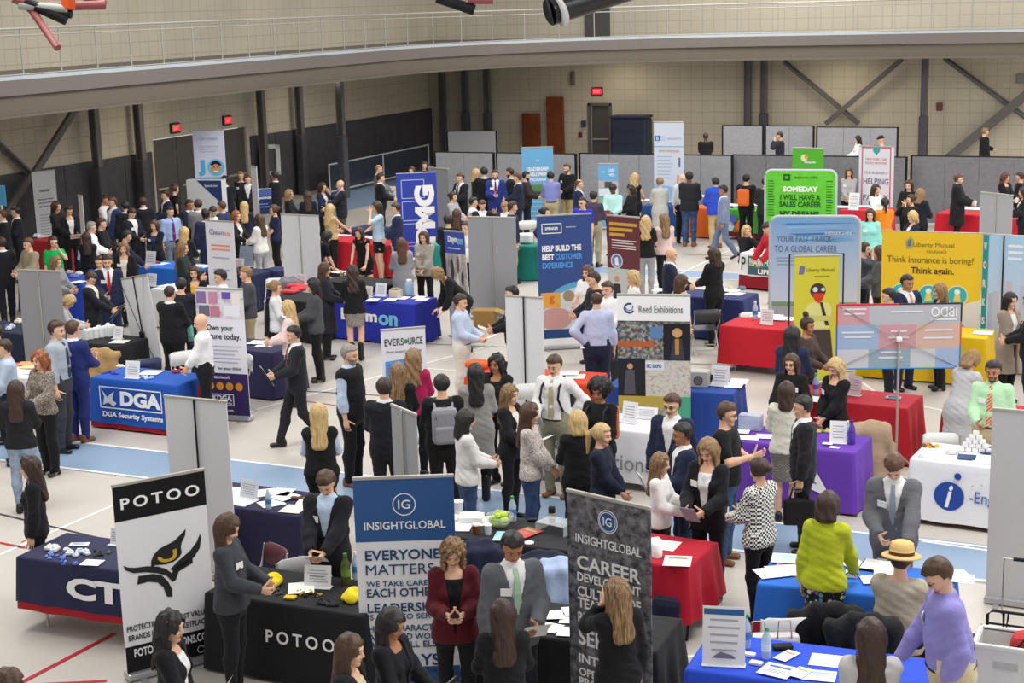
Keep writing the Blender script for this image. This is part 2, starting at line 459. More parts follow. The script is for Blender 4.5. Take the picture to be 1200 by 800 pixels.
# floor markings: blue lanes with white edges, court lines
def strip(name, a, c, w, m, z=.004):
    d = (c - a); L = d.length; n = Vector((-d.y, d.x, 0)).normalized() * w / 2
    b = MB(); vs = [a + n, a - n, c - n, c + n]; b.add([(v.x, v.y, z) for v in vs], [(0, 1, 2, 3)])
    o = struct(b.build(name, m)); ti[0] += 1; return o
def ln(px0, px1, w, m, z=.004): return strip('trim_%d' % ti[0], gp(*px0), gp(*px1), w, m, z)
yA, yB = gp(150, 518).y, gp(150, 552).y
yA2, yB2 = gp(1150, 643).y, gp(1150, 680).y
strip('trim_%d' % ti[0], Vector((-30, (yA + yB) / 2, 0)), Vector((12, (yA2 + yB2) / 2 - .15, 0)), yA - yB, m_lane, .003)
for (u, v) in ((yA, yA2), (yB, yB2)): strip('trim_%d' % ti[0], Vector((-30, u, 0)), Vector((12, v - .15, 0)), .06, m_line_w, .006)
yA, yB = gp(800, 317).y, gp(800, 325).y
strip('trim_%d' % ti[0], Vector((-14, (yA + yB) / 2, 0)), Vector((8, (yA + yB) / 2, 0)), yA - yB, m_lane, .003)
for u in (yA, yB): strip('trim_%d' % ti[0], Vector((-14, u, 0)), Vector((8, u, 0)), .06, m_line_w, .006)
# blue running lanes in the far left corner
b = MB(); q = [gp(330, 290), gp(410, 246), gp(470, 232), gp(520, 222), gp(500, 205), gp(400, 222), gp(330, 245)]
b.add([(v.x, v.y, .003) for v in q], [tuple(range(len(q)))]); struct(b.build('trim_%d' % ti[0], m_lane)); ti[0] += 1
ln((300, 480), (575, 405), .05, m_line_w); ln((500, 432), (640, 440), .05, m_line_w); ln((0, 650), (133, 592), .05, m_line_w)
ln((-30, 595), (560, 738), .04, m_line_k); ln((-20, 632), (30, 642), .05, m_line_r); ln((125, 798), (22, 803), .05, m_line_r)
ln((25, 800), (135, 742), .06, m_line_r); ln((300, 455), (560, 470), .04, m_line_k); ln((300, 462), (430, 480), .03, m_line_r)
ln((780, 773), (1000, 745), .05, m_line_w); ln((300, 480), (200, 512), .05, m_line_w)
ln((1000, 440), (1050, 478), .05, m_line_w); ln((1075, 475), (1110, 482), .05, m_line_w); ln((767, 335), (830, 305), .05, m_line_w); ln((845, 297), (880, 285), .05, m_line_w)
ln((790, 425), (1000, 436), .03, m_line_k); ln((800, 298), (900, 301), .03, m_line_k); ln((480, 402), (600, 407), .03, m_line_k)
ln((440, 258), (470, 247), .05, m_line_w); ln((1080, 634), (1165, 646), .05, m_line_w)

# ------------------------------------------------------------------ things on the walls and overhead
m_red_glow = mat('exit_glow', '#ff2a3c', 0.5, emit=0.9)
for (px, py, lab, fn) in ((205, 150, 'small red lit exit sign over the left doors, nearer the corner brace', on_x), (266, 141, 'small red lit exit sign over the left doors, beside the white column pipe', on_x), (700, 107, 'small red lit exit sign above the grey door in the back wall', on_y)):
    p = fn(px, py, X_WALL + .04 if fn is on_x else Y_WALL - .04)
    o = empty('exit_sign', p, R(90) if fn is on_x else 0); tag(o, lab, 'exit sign', 'exit signs')
    MB().box((0, 0, 0), (.42, .08, .30), bev=.015).build('casing', m_dgrey, o)
    MB().box((0, -.045, 0), (.34, .01, .20)).build('sign_face', m_red_glow, o)
    text(o, 'EXIT', 0, 0, .26, .11, m_white, y=-.053, bold=.02)
def panel(name, px, w, h, th, Y, m, z0, lab, cat, group=None):
    p = on_y(px, 150, Y); o = MB().box((0, 0, h / 2), (w, th, h), bev=.03).build(name, m, None, (p.x, Y, z0))
    tag(o, lab, cat, group); return o
mm = mat('rust_mat', '#8a4a2a', .7, kind='noise', col2='#7f4225')
panel('gym_mat', 622.5, .72, 1.95, .12, Y_WALL - .2, mm, .0, 'shorter rust brown gym mat leaning upright at the back wall', 'mat', 'gym mats')
panel('gym_mat', 651, .68, 2.55, .12, Y_WALL - .2, mm, .0, 'taller rust brown gym mat upright beside the grey back door', 'mat', 'gym mats')
# navy rolling equipment bin
p = on_y(740, 160, Y_WALL - .9); o = empty('equipment_locker', (p.x, Y_WALL - .9, 0)); tag(o, 'big navy blue moulded equipment locker right of the back door', 'locker')
b = MB(); b.box((0, 0, .98), (1.36, .7, 1.76), bev=.08)
for z in (.5, .95, 1.4): b.box((0, -.36, z), (1.3, .04, .05))
b.build('body', mat('navy_plastic', '#27324a', .5), o); b = MB(); b.box((0, 0, 1.9), (1.4, .74, .1), bev=.04); b.build('lid', mat('navy_plastic', '#27324a', .5), o)
for (x, y) in ((-.55, -.25), (.55, -.25), (-.55, .25), (.55, .25)): MB().tube([(x - .03, y, .05), (x + .03, y, .05)], .05, 10).build('wheel', m_black, o)
for (px, py, w, h, col, lab, nm) in ((684, 145, .18, .24, '#4b4b66', 'small dark room plate beside the back door', 'wall_sign'), (680, 158, .12, .2, '#7a3038', 'small red fire pull box below the plate by the back door', 'fire_alarm'), (1101, 125, .2, .26, '#7d5148', 'small red framed fire notice on the back wall at right', 'wall_sign'), (1197, 92, .3, .3, '#8d8a84', 'round grey wall speaker high at right under the track', 'wall_speaker'), (671, 92, .16, .5, '#77726a', 'thin grey conduit box on the back wall under the track', 'junction_box')):
    p = on_y(px, py, Y_WALL - .06); b = MB(); b.box((0, 0, 0), (w, .1, h), bev=.02); b.box((0, -.055, 0), (w * .7, .02, h * .6)); o = b.build(nm, flat(col), None, p); tag(o, lab, 'wall fitting')
for (px, py, lab) in ((300, 48, 'left'), (210, 57, 'x')): pass
p = on_x(319, 187, X_WALL + .45); o = empty('wall_cabinet', p, R(30)); tag(o, 'white framed extinguisher cabinet hung on a left wall column', 'cabinet')
b = MB(); w, h = .5, .95
for (x, z, a, c) in ((0, h / 2 - .06, w, .12), (0, -h / 2 + .06, w, .12), (-w / 2 + .06, 0, .12, h), (w / 2 - .06, 0, .12, h)): b.box((x, 0, z), (a, .2, c))
b.build('frame', flat('#f2f1ec'), o); MB().box((0, .05, 0), (w * .7, .05, h * .8)).build('glass_door', flat('#6c7076', .2), o)
# rail barrier in the corner lanes
def along_left(px, X):
    lo, hi = 20.0, 60.0
    for _ in range(40):
        m = (lo + hi) / 2
        if proj((X, m, 0))[0] < px: lo = m
        else: hi = m
    return Vector((X, lo, 0))
o = empty('low_barrier', along_left(387, -26.6)); tag(o, 'low white tube barrier with dark net along the corner running lanes', 'barrier')
b = MB(); P0, P1, P2 = [along_left(q, -26.6) - o.location for q in (387, 450, 503)]
for z in (.12, 1.0): b.tube([P0 + Vector((0, 0, z)), P1 + Vector((0, 0, z)), P2 + Vector((0, 0, z))], .03, 6)
for p in (P0, P1, P2): b.tube([p, p + Vector((0, 0, 1.03))], .03, 6)
b.build('tube_frame', flat('#c5c9cf'), o)
b = MB(); e = Vector((.0, .06, 0))
for (a, c) in ((P0, P1), (P1, P2)): b.add([a + e + Vector((0, 0, .15)), c + e + Vector((0, 0, .15)), c + e + Vector((0, 0, 1.0)), a + e + Vector((0, 0, 1.0))], [(0, 1, 2, 3)])
b.build('net', mat('dark_net', '#3c4450', .8, alpha=.75), o)
# hoop and curtain gear hanging in from above
m_tube = mat('rust_tube', '#8d4a48', .5)
def hang(px, py, d): return CAM + ray(px, py).normalized() * d
o = empty('basketball_hoop_frame', hang(40, 5, 19)); tag(o, 'folded basketball hoop frame of rust red tubes hanging at top left', 'hoop frame')
c0 = o.location
b = MB(); b.tube([hang(15, -6, 19) - c0, hang(38, 13, 19) - c0, hang(68, 56, 18.6) - c0], .045, 8); b.tube([hang(123, 6, 19.2) - c0, hang(40, 8, 19) - c0, hang(15, -2, 19) - c0], .05, 8); b.tube([hang(123, 4, 19.2) - c0, hang(70, -12, 19.5) - c0], .04, 8)
b.build('frame_tube', m_tube, o)
b = MB(); b.tube([hang(22, 6, 19) - c0, hang(80, 11, 18.9) - c0], .05, 8); b.build('cross_bar', flat('#9aa09a'), o)
b = MB(); b.tube([hang(30, 2, 19) - c0, hang(78, 24, 18.9) - c0], .06, 10); b.tube([hang(48, 10, 19) - c0, hang(84, 17, 18.9) - c0], .05, 10); b.build('winch_roll', m_black, o)
MB().box(hang(80, 2, 18.9) - c0, (.12, .12, .18), bev=.02).build('orange_catch', flat('#d8531f'), o)
o = empty('curtain_tube', hang(675, 8, 22)); c0 = o.location; tag(o, 'thick black tube hanging in at the top centre', 'tube')
MB().tube([hang(644, 14, 22) - c0, hang(740, -16, 22.6) - c0], .19, 20).build('tube_body', flat('#17171b', .3), o)
MB().tube([hang(655, 15, 21.94) - c0, hang(659, 13.5, 21.96) - c0], .2, 20).build('clamp_ring', flat('#c8c8c8'), o)
MB().tube([hang(643, 14.4, 22) - c0, hang(646, 13.6, 22) - c0], .17, 20).build('end_cap', flat('#2b2b30'), o)
o = empty('hoop_crank', hang(535, 5, 24)); c0 = o.location; tag(o, 'black roller with rust red bar poking in at the top edge', 'roller')
MB().tube([hang(512, -3, 24) - c0, hang(556, 12, 24) - c0], .08, 12).build('roller', m_black, o); MB().tube([hang(548, 0, 24) - c0, hang(578, 0, 24) - c0], .06, 8).build('bar', m_tube, o)
p = on_y(440, 2, Y_WALL - .1); o = MB().box((0, 0, 0), (.25, .05, .3), bev=.01).build('wall_sign', flat('#a83b3b'), None, p); tag(o, 'small red notice on the upper wall at the top edge', 'sign')
p = on_y(700, 20, Y_WALL - .06); o = struct(MB().box((0, 0, 0), (.95, .08, 1.9)).build('door_6', md, None, (p.x, Y_WALL - .06, Z_SLAB + .95)))
# ------------------------------------------------------------------ grey portable partitions
m_part = mat('partition_grey', '#a0a1a5', .85, kind='fabric', col2='#9b9ca0')
m_partd = mat('partition_dark', '#85858a', .85, kind='fabric', col2='#7f7f84')
def partition(px0, px1, Y, m, h, lab, n=2, skew=0.0):
    A = on_y(px0, 200, Y); B = on_y(px1, 200, Y); L = B.x - A.x; w = L / n
    o = empty('partition', ((A.x + B.x) / 2, Y, 0), skew); tag(o, lab, 'partition', 'portable grey partitions')
    for i in range(n):
        x = -L / 2 + w * (i + .5)
        MB().box((x, 0, h / 2 + .03), (w - .01, .06, h - .1)).build('fabric_panel', m, o)
    b = MB(); b.box((0, 0, h - .01), (L, .07, .025))
    for i in (0, n): b.box((-L / 2 + w * i, 0, h / 2), (.05, .075, h))
    b.build('frame', m_black, o)
    for s in (-1, 1): MB().box((s * L * .4, 0, .02), (.05, .7, .04)).build('foot', m_black, o)
partition(511, 579, 41.0, m_part, 1.83, 'grey folding partition at far left of the long front row', 2)
partition(583, 675, 41.0, m_part, 1.83, 'grey partition behind the light blue leadership banner', 3)
partition(680, 858, 41.2, m_part, 1.83, 'long mid grey partition behind the tall white listing banner', 5)
partition(859, 1062, 41.4, m_partd, 1.83, 'dark grey partition behind the green pop-up display', 5)
partition(1068, 1230, 41.8, m_partd, 1.83, 'dark grey partition at right behind the person in a long coat', 4)
partition(847, 894, 51.0, m_part, 1.83, 'narrow light grey partition of the rear row, leftmost', 1)
partition(897, 953, 51.0, m_part, 1.83, 'light grey rear partition in the middle, behind the eating man', 2)
partition(957, 1051, 50.6, m_part, 1.83, 'light grey rear partition at right, folded at its end', 3)
partition(528, 581, 49.5, mat('partition_pale', '#a5a6a8', .8), 1.7, 'pale slanting partition stored in the far corner', 1, R(12))
# ------------------------------------------------------------------ people: surfaces grown around a posed skeleton
def surfnets(Fd, org, h):
    ins = Fd < 0
    nx, ny, nz = Fd.shape
    cnt = np.zeros((nx - 1, ny - 1, nz - 1), dtype=np.int8)
    for a in (0, 1):
        for b in (0, 1):
            for c in (0, 1): cnt += ins[a:nx - 1 + a, b:ny - 1 + b, c:nz - 1 + c]
    act = (cnt > 0) & (cnt < 8)
    I, J, K = np.nonzero(act)
    if len(I) == 0: return np.zeros((0, 3)), np.zeros((0, 4), dtype=int)
    acc = np.zeros((len(I), 3)); n = np.zeros(len(I))
    cor = [(a, b, c) for a in (0, 1) for b in (0, 1) for c in (0, 1)]
    for p in cor:
        for ax in range(3):
            if p[ax]: continue
            q = list(p); q[ax] = 1
            fa = Fd[I + p[0], J + p[1], K + p[2]]; fb = Fd[I + q[0], J + q[1], K + q[2]]
            m = (fa < 0) != (fb < 0)
            t = np.where(m, fa / np.where(m, fa - fb, 1), 0)
            w = m.astype(float)
            for d in range(3): acc[:, d] += w * (p[d] + (t if d == ax else 0))
            n += w
    V = acc / n[:, None] + np.stack([I, J, K], 1)
    V = V * h + np.asarray(org)
    idx = -np.ones(act.shape, dtype=np.int32); idx[I, J, K] = np.arange(len(I))
    Q = []
    for ax in range(3):
        o1, o2 = [(1, 2), (2, 0), (0, 1)][ax]
        sl = [slice(None)] * 3; sl2 = [slice(None)] * 3
        sl[ax] = slice(0, -1); sl2[ax] = slice(1, None)
        A = ins[tuple(sl)]; B = ins[tuple(sl2)]
        D = A != B
        ii = np.stack(np.nonzero(D), 1)
        ok = (ii[:, o1] > 0) & (ii[:, o2] > 0) & (ii[:, o1] < Fd.shape[o1] - 1) & (ii[:, o2] < Fd.shape[o2] - 1)
        ii = ii[ok]; s = A[ii[:, 0], ii[:, 1], ii[:, 2]]
        def cell(d1, d2):
            c = ii.copy(); c[:, o1] += d1; c[:, o2] += d2; return idx[c[:, 0], c[:, 1], c[:, 2]]
        q = np.stack([cell(-1, -1), cell(0, -1), cell(0, 0), cell(-1, 0)], 1)
        q[~s] = q[~s][:, ::-1]; Q.append(q)
    Q = np.concatenate(Q); Q = Q[(Q >= 0).all(1)]
    return V, Q

class Field:
    def __init__(s, lo, hi, h):
        s.lo = np.asarray(lo, float); s.h = h
        s.n = np.maximum(3, np.ceil((np.asarray(hi) - s.lo) / h).astype(int) + 1)
        s.ax = [s.lo[d] + h * np.arange(s.n[d]) for d in range(3)]
        s.F = np.full(tuple(s.n), 0.3)
    def sub(s, lo, hi):
        sl = []
        for d in range(3):
            a = int(max(0, math.floor((lo[d] - s.lo[d]) / s.h))); b = int(min(s.n[d], math.ceil((hi[d] - s.lo[d]) / s.h) + 1))
            if b <= a: return None
            sl.append(slice(a, b))
        return tuple(sl)
    def grid(s, sl=None):
        a = s.ax if sl is None else [s.ax[d][sl[d]] for d in range(3)]
        return np.meshgrid(*a, indexing='ij')
    def prim(s, p, inf=0.0, k=0.04, op='u'):
        a, b, ra, rb, side = p
        m = max(max(ra), max(rb)) + inf + k + .06
        sl = s.sub(np.minimum(a, b) - m, np.maximum(a, b) + m)
        if sl is None: return
        d = sd_prim(s.grid(sl), p) - inf
        G = s.F[sl]
        if op == 'u':
            h = np.maximum(k - np.abs(G - d), 0) / k
            s.F[sl] = np.minimum(G, d) - h * h * k * .25
        else: s.F[sl] = np.maximum(G, -d)
    def mesh(s): return surfnets(s.F, s.lo, s.h)
def sd_prim(G, p):
    a, b, ra, rb, side = p
    X, Y, Z = G
    ab = b - a; L = np.linalg.norm(ab)
    if L < 1e-6: ab = np.array([0, 0, 1.0]); L = 1e-6; n = ab
    else: n = ab / L
    s_ = side - n * side.dot(n)
    if np.linalg.norm(s_) < .05: s_ = np.array([0, 1.0, 0]) - n * n[1]
    s_ = s_ / (np.linalg.norm(s_) + 1e-9); f = np.cross(n, s_)
    px, py, pz = X - a[0], Y - a[1], Z - a[2]
    lz = px * n[0] + py * n[1] + pz * n[2]
    lx = px * s_[0] + py * s_[1] + pz * s_[2]
    ly = px * f[0] + py * f[1] + pz * f[2]
    t = np.clip(lz / L, 0, 1); dz = lz - t * L
    rx = ra[0] + (rb[0] - ra[0]) * t; ry = ra[1] + (rb[1] - ra[1]) * t; rm = np.minimum(rx, ry)
    return (np.sqrt((lx / rx) ** 2 + (ly / ry) ** 2 + (dz / rm) ** 2) - 1) * rm
SX = np.array([1.0, 0, 0])
def P(a, b, ra, rb=None, side=SX):
    t = lambda r: (r, r) if not isinstance(r, tuple) else r
    return (np.asarray(a, float), np.asarray(b, float), t(ra), t(rb if rb is not None else ra), np.asarray(side, float))

# --- head template (origin between the ears, facing +Y), skin / lips / eye / brow by face
def head_mesh(h, fem):
    f = Field((-.11, -.13, -.17), (.11, .15, .16), h)
    j = .93 if fem else 1.0
    f.prim(P((0, -.012, .028), (0, .0, .03), (.074, .088), side=SX), k=.02)
    f.prim(P((0, -.02, .03), (0, .02, .03), .076, .07), k=.03)
    f.prim(P((0, .02, .0), (0, .035, -.075), (.062 * j, .062), (.043 * j, .045)), k=.03)
    f.prim(P((0, .072, -.098), (0, .072, -.098), .02 * j), k=.03)
    f.prim(P((-.035, .08, .026), (.035, .08, .026), .012), k=.02)
    f.prim(P((-.038, .066, -.03), (-.03, .07, -.04), .022), k=.02); f.prim(P((.038, .066, -.03), (.03, .07, -.04), .022), k=.02)
    f.prim(P((0, .09, .012), (0, .108, -.024), .008, .013), k=.014)
    f.prim(P((-.014, .098, -.03), (.014, .098, -.03), .009), k=.01)
    f.prim(P((-.018, .09, -.062), (.018, .09, -.062), .009), k=.008)
    for s in (-1, 1):
        f.prim(P((s * .03, .108, .006), (s * .03, .108, .006), .018), op='s')
        f.prim(P((s * .03, .082, .006), (s * .03, .082, .006), .0125), k=.004)
        f.prim(P((s * .076, -.01, .012), (s * .074, -.004, -.022), (.008, .02), (.007, .012)), k=.008)
    V, Q = f.mesh()
    C = V[Q].mean(1); mi = np.zeros(len(Q), dtype=int)
    ax, y, z = np.abs(C[:, 0]), C[:, 1], C[:, 2]
    mi[(ax < .024) & (y > .07) & (z < -.053) & (z > -.072)] = 1
    mi[(np.abs(ax - .031) < .014) & (np.abs(z - .005) < .006) & (y > .07)] = 2
    mi[(np.abs(ax - .031) < .008) & (np.abs(z - .005) < .0085) & (y > .07)] = 3
    mi[(np.abs(ax - .033) < .02) & (np.abs(z - .029) < .0042) & (y > .06)] = 3
    beard = (y > .012) & (z < -.036) & (mi != 1) & ((z < -.078) | (ax > .028) | ((z > -.05) & (z < -.04)))
    return V, Q, mi, beard
_heads = {}
def get_head(h, fem):
    k = (h, fem)
    if k not in _heads: _heads[k] = head_mesh(h, fem)
    return _heads[k]
# --- hand template: wrist at origin, fingers along +Z, thumb side +Y, palm faces +X
def hand_geo(curl):
    b = MB(); 
    def seg(p, d, L, r0, r1, bends, n=6):
        pts = [Vector(p)]; d = Vector(d).normalized(); rs = [r0]
        ax = Vector((0, 1, 0))
        for i, (l, a) in enumerate(zip(L, bends)):
            d = Matrix.Rotation(a, 3, ax) @ d; pts.append(pts[-1] + d * l); rs.append(r0 + (r1 - r0) * (i + 1) / len(L))
        pts.append(pts[-1] + d * r1 * .8); rs.append(r1 * .45)
        b.tube(pts, rs, n)
    vs = []; fs = []
    prof = [(-.02, .018, .025), (.0, .017, .026), (.03, .016, .034), (.065, .014, .042), (.088, .012, .041), (.095, .008, .036)]
    n = 10
    for (z, rx, ry) in prof:
        for k in range(n):
            t = 2 * math.pi * k / n; vs.append((rx * math.cos(t), ry * math.sin(t), z))
    for i in range(len(prof) - 1):
        for k in range(n): fs.append((i * n + k, i * n + (k + 1) % n, (i + 1) * n + (k + 1) % n, (i + 1) * n + k))
    b.add(vs, fs, True); b.add(vs[-n:], [tuple(range(n))])
    for (y, L, sp) in ((.030, .072, .10), (.010, .080, .03), (-.010, .074, -.05), (-.029, .058, -.14)):
        seg((0, y, .082), (0, math.sin(sp), math.cos(sp)), (L * .45, L * .3, L * .25), .0092, .0072, (curl * .6, curl, curl * .7))
    seg((.006, .026, .025), (.25, .75, .62), (.038, .03, .026), .0115, .008, (curl * .2, curl * .3, curl * .3))
    return np.array(b.v), b.f
def fan(fs):
    out = []
    for f in fs:
        f = list(f)
        if len(f) == 4: out.append(f)
        elif len(f) == 3: out.append(f + [f[2]])
        else:
            for i in range(1, len(f) - 1, 2):
                out.append([f[0], f[i], f[i + 1], f[i + 2] if i + 2 < len(f) else f[i + 1]])
    return out
_hands = {c: hand_geo(c) for c in (.28, .75)}
# --- hair templates in head space
def hair_mesh(style, h):
    lo, hi = (-.2, -.24, -.5), (.2, .16, .24)
    if style in ('short', 'buzz', 'sparse', 'slick', 'bun', 'afro', 'topknot', 'cap', 'curlyshort'): lo = (-.2, -.24, -.16)
    f = Field(lo, hi, h)
    G = f.grid(); X, Y, Z = G
    t = {'short': .017, 'buzz': .008, 'sparse': .007, 'slick': .014, 'curlyshort': .024}.get(style, .018)
    f.prim(P((0, -.012, .03), (0, -.0, .032), (.075, .09)), inf=t, k=.02)
    f.prim(P((0, -.02, .032), (0, .02, .036), .077, .072), inf=t, k=.02)
    wav = 0
    face = None
    if style in ('short', 'buzz', 'sparse', 'slick', 'curlyshort'):
        if style == 'short': f.prim(P((-.03, .05, .098), (.03, .045, .1), .022), k=.03)
        cut = np.maximum(Y - .012 - np.clip((Z - .0) * .55, 0, .2), -(Z + .055)) if False else None
        # forehead and face away, nape away, ears free
        line = Y - (.035 + np.clip(Z - .062, -.02, .1) * 1.6)
        low = -(Z + np.where(Y < -.03, .062, .012))
        f.F = np.maximum(f.F, np.minimum(line, .075 - Z + (0 if style != 'sparse' else .02)))
        f.F = np.maximum(f.F, low)
        if style == 'sparse': f.prim(P((0, .0, .13), (0, .02, .12), (.05, .075)), op='s')
        wav = .003
    elif style == 'bun' or style == 'topknot':
        f.F = np.maximum(f.F, np.minimum(Y - .045, .078 - Z)); f.F = np.maximum(f.F, -(Z + .05))
        if style == 'bun': f.prim(P((0, -.118, .02), (0, -.125, .03), .04), k=.02)
        else: f.prim(P((0, -.05, .165), (0, -.055, .17), .043), k=.02)
    elif style == 'afro':
        f.prim(P((0, -.03, .05), (0, -.03, .03), (.15, .13), (.15, .12)), k=.03)
        f.F = np.maximum(f.F, -np.maximum(np.maximum(np.abs(X) - .07, .01 - Y), Z - .062)); f.F = np.maximum(f.F, -(Z + .13)); wav = .012
    elif style == 'pony':
        f.F = np.maximum(f.F, np.minimum(Y - .045, .078 - Z)); f.F = np.maximum(f.F, -(Z + .055))
        f.prim(P((0, -.115, .03), (0, -.15, -.03), .026, .036), k=.02)
        f.prim(P((0, -.15, -.03), (0, -.135, -.24), .038, .016), k=.02)
    elif style == 'cap':
        f.F = np.maximum(f.F, .03 - Z)
        f.prim(P((-.05, .10, .045), (.05, .10, .045), (.05, .012)), k=.02)
    else:
        n = {'bob': -.12, 'lob': -.19, 'long': -.36, 'wavy': -.34, 'half': -.37}[style]
        w = .1 if style != 'wavy' else .105
        # curtain over the back and sides
        f.prim(P((0, -.055, .0), (0, -.075, n), (w, .062), (w * (.92 if style != 'bob' else 1.05), .045)), k=.04)
        for s in (-1, 1):
            f.prim(P((s * .078, .008, .05), (s * .088, .012, max(n + .06, -.2)), (.016, .045), (.02, .03)), k=.03)
        # face opening
        op_ = np.maximum(np.maximum(np.abs(X) - (.062 + np.clip(-Z - .02, 0, .2) * .12), .004 - Y), Z - (.07 if style != 'half' else .078))
        f.F = np.maximum(f.F, -op_)
        wav = .004 if style != 'wavy' else .011
    if wav:
        a = 70 if style != 'afro' else 95
        f.F = f.F + wav * (np.sin(a * X + 25 * Z) * np.sin(a * Y + 1.3) + .5 * np.sin(45 * Z + 60 * X))
    return f.mesh()
_hair = {}
def hair_data(style, h, bend=0):
    k = (style, h, bend)
    if k not in _hair:
        V, Q = hair_mesh(style, h)
        if bend: V = V.copy(); d = np.maximum(0, -.05 - V[:, 2]); V[:, 1] += d * math.tan(R(bend)) * .9; V[:, 2] += d * (1 - math.cos(R(bend)))
        _hair[k] = mesh_np('hair', V, Q)
    return _hair[k]
# --- shoes
def shoe_mesh(kind):
    f = Field((-.08, -.14, -.02), (.08, .22, .42 if kind == 'boot' else .16), .011)
    f.prim(P((0, -.055, .035), (0, .12, .03), (.04, .036), (.043, .03)), k=.03)
    if kind == 'boot': f.prim(P((0, -.04, .05), (0, -.03, .3), .05, .055), k=.03)
    elif kind != 'pump': f.prim(P((0, -.05, .04), (0, -.045, .085), .042, .045), k=.03)
    f.F = np.maximum(f.F, -(f.grid()[2] - .0))
    if kind in ('boot', 'pump'):
        G = f.grid(); f.F = np.maximum(f.F, -np.maximum(np.maximum(G[2] - .04, np.abs(G[1] - .005) - .045), np.abs(G[0]) - .1))
    V, Q = f.mesh(); return mesh_np('shoe', V, Q)
_shoes = {k: shoe_mesh(k) for k in ('oxford', 'boot', 'pump')}

HANDS = {  # right hand target (mirrored for the left): across, forward, height
    'down': (.235, .05, .83), 'hold': (.10, .31, 1.08), 'clasp': (.035, .25, .98), 'pocket': (.21, .10, .93), 'reach': (.16, .47, 1.05),
    'phone': (.05, .27, 1.14), 'face': (.05, .17, 1.50), 'hip': (.19, -.02, 1.02), 'table': (.17, .42, .80), 'talk': (.16, .32, 1.24),
    'cross': (-.07, .22, 1.14), 'write': (.07, .36, 1.06), 'back': (.08, -.2, 1.0), 'up': (.3, .22, 1.45), 'lap': (.1, .3, .95), 'side': (.5, .15, 1.2), 'lean': (.2, .36, .84)}
def rotx(a):
    c, s = math.cos(a), math.sin(a); return np.array([[1, 0, 0], [0, c, -s], [0, s, c]])
def skeleton(sex, ra, la, legs, lean):
    fem = sex == 'f'
    J = {}; piv = np.array([0, 0, .95]); M = rotx(-R(lean))
    dz = -.42 if legs == 'sit' else 0
    T = lambda p: M @ (np.array(p, float) - piv) + piv + np.array([0, 0, dz])
    J['T'] = T; J['M'] = M; J['dz'] = dz
    sh = .15 if fem else .174
    for s, nm in ((1, 'R'), (-1, 'L')):
        J['sh' + nm] = T((s * sh, -.01, 1.42)); hx, hy, hz = HANDS[ra if s == 1 else la]
        if (ra if s == 1 else la) == 'down': hx = .225 if fem else .25
        H = np.array([s * hx, hy, hz], float)
        if (ra if s == 1 else la) not in ('table', 'lean'): H = T(H) if lean < 25 else H + np.array([0, .25, dz])
        else: H = H + np.array([0, 0, dz])
        S = J['sh' + nm]; d = H - S; L = np.linalg.norm(d); l1, l2 = .285, .25
        if L > (l1 + l2) * .995: H = S + d / L * (l1 + l2) * .995; d = H - S; L = np.linalg.norm(d)
        x = (l1 * l1 - l2 * l2 + L * L) / (2 * L); y = math.sqrt(max(l1 * l1 - x * x, 0)); n = d / L
        hint = np.array([s * .55, -.55, -.6]) if (ra if s == 1 else la) != 'hip' else np.array([s * 1.0, -.5, .0])
        hint = hint - n * hint.dot(n); hint /= np.linalg.norm(hint)
        J['el' + nm] = S + n * x + hint * y; J['wr' + nm] = H
        hp = np.array([s * .092, 0, .93 + dz])
        if legs == 'sit': kn = np.array([s * .11, .42, .50]); an = np.array([s * .11, .40, .08])
        elif legs == 'walk':
            kn = np.array([s * .09, .17 if s > 0 else -.04, .50]); an = np.array([s * .08, .28 if s > 0 else -.30, .09 if s > 0 else .13])
        else: kn = np.array([s * .1, .012, .50]); an = np.array([s * (.105 if not fem else .085), -.02, .085])
        J['hp' + nm], J['kn' + nm], J['an' + nm] = hp, kn, an
    J['nk'] = T((0, -.02, 1.47)); J['hd'] = T((0, .005, 1.625))
    return J
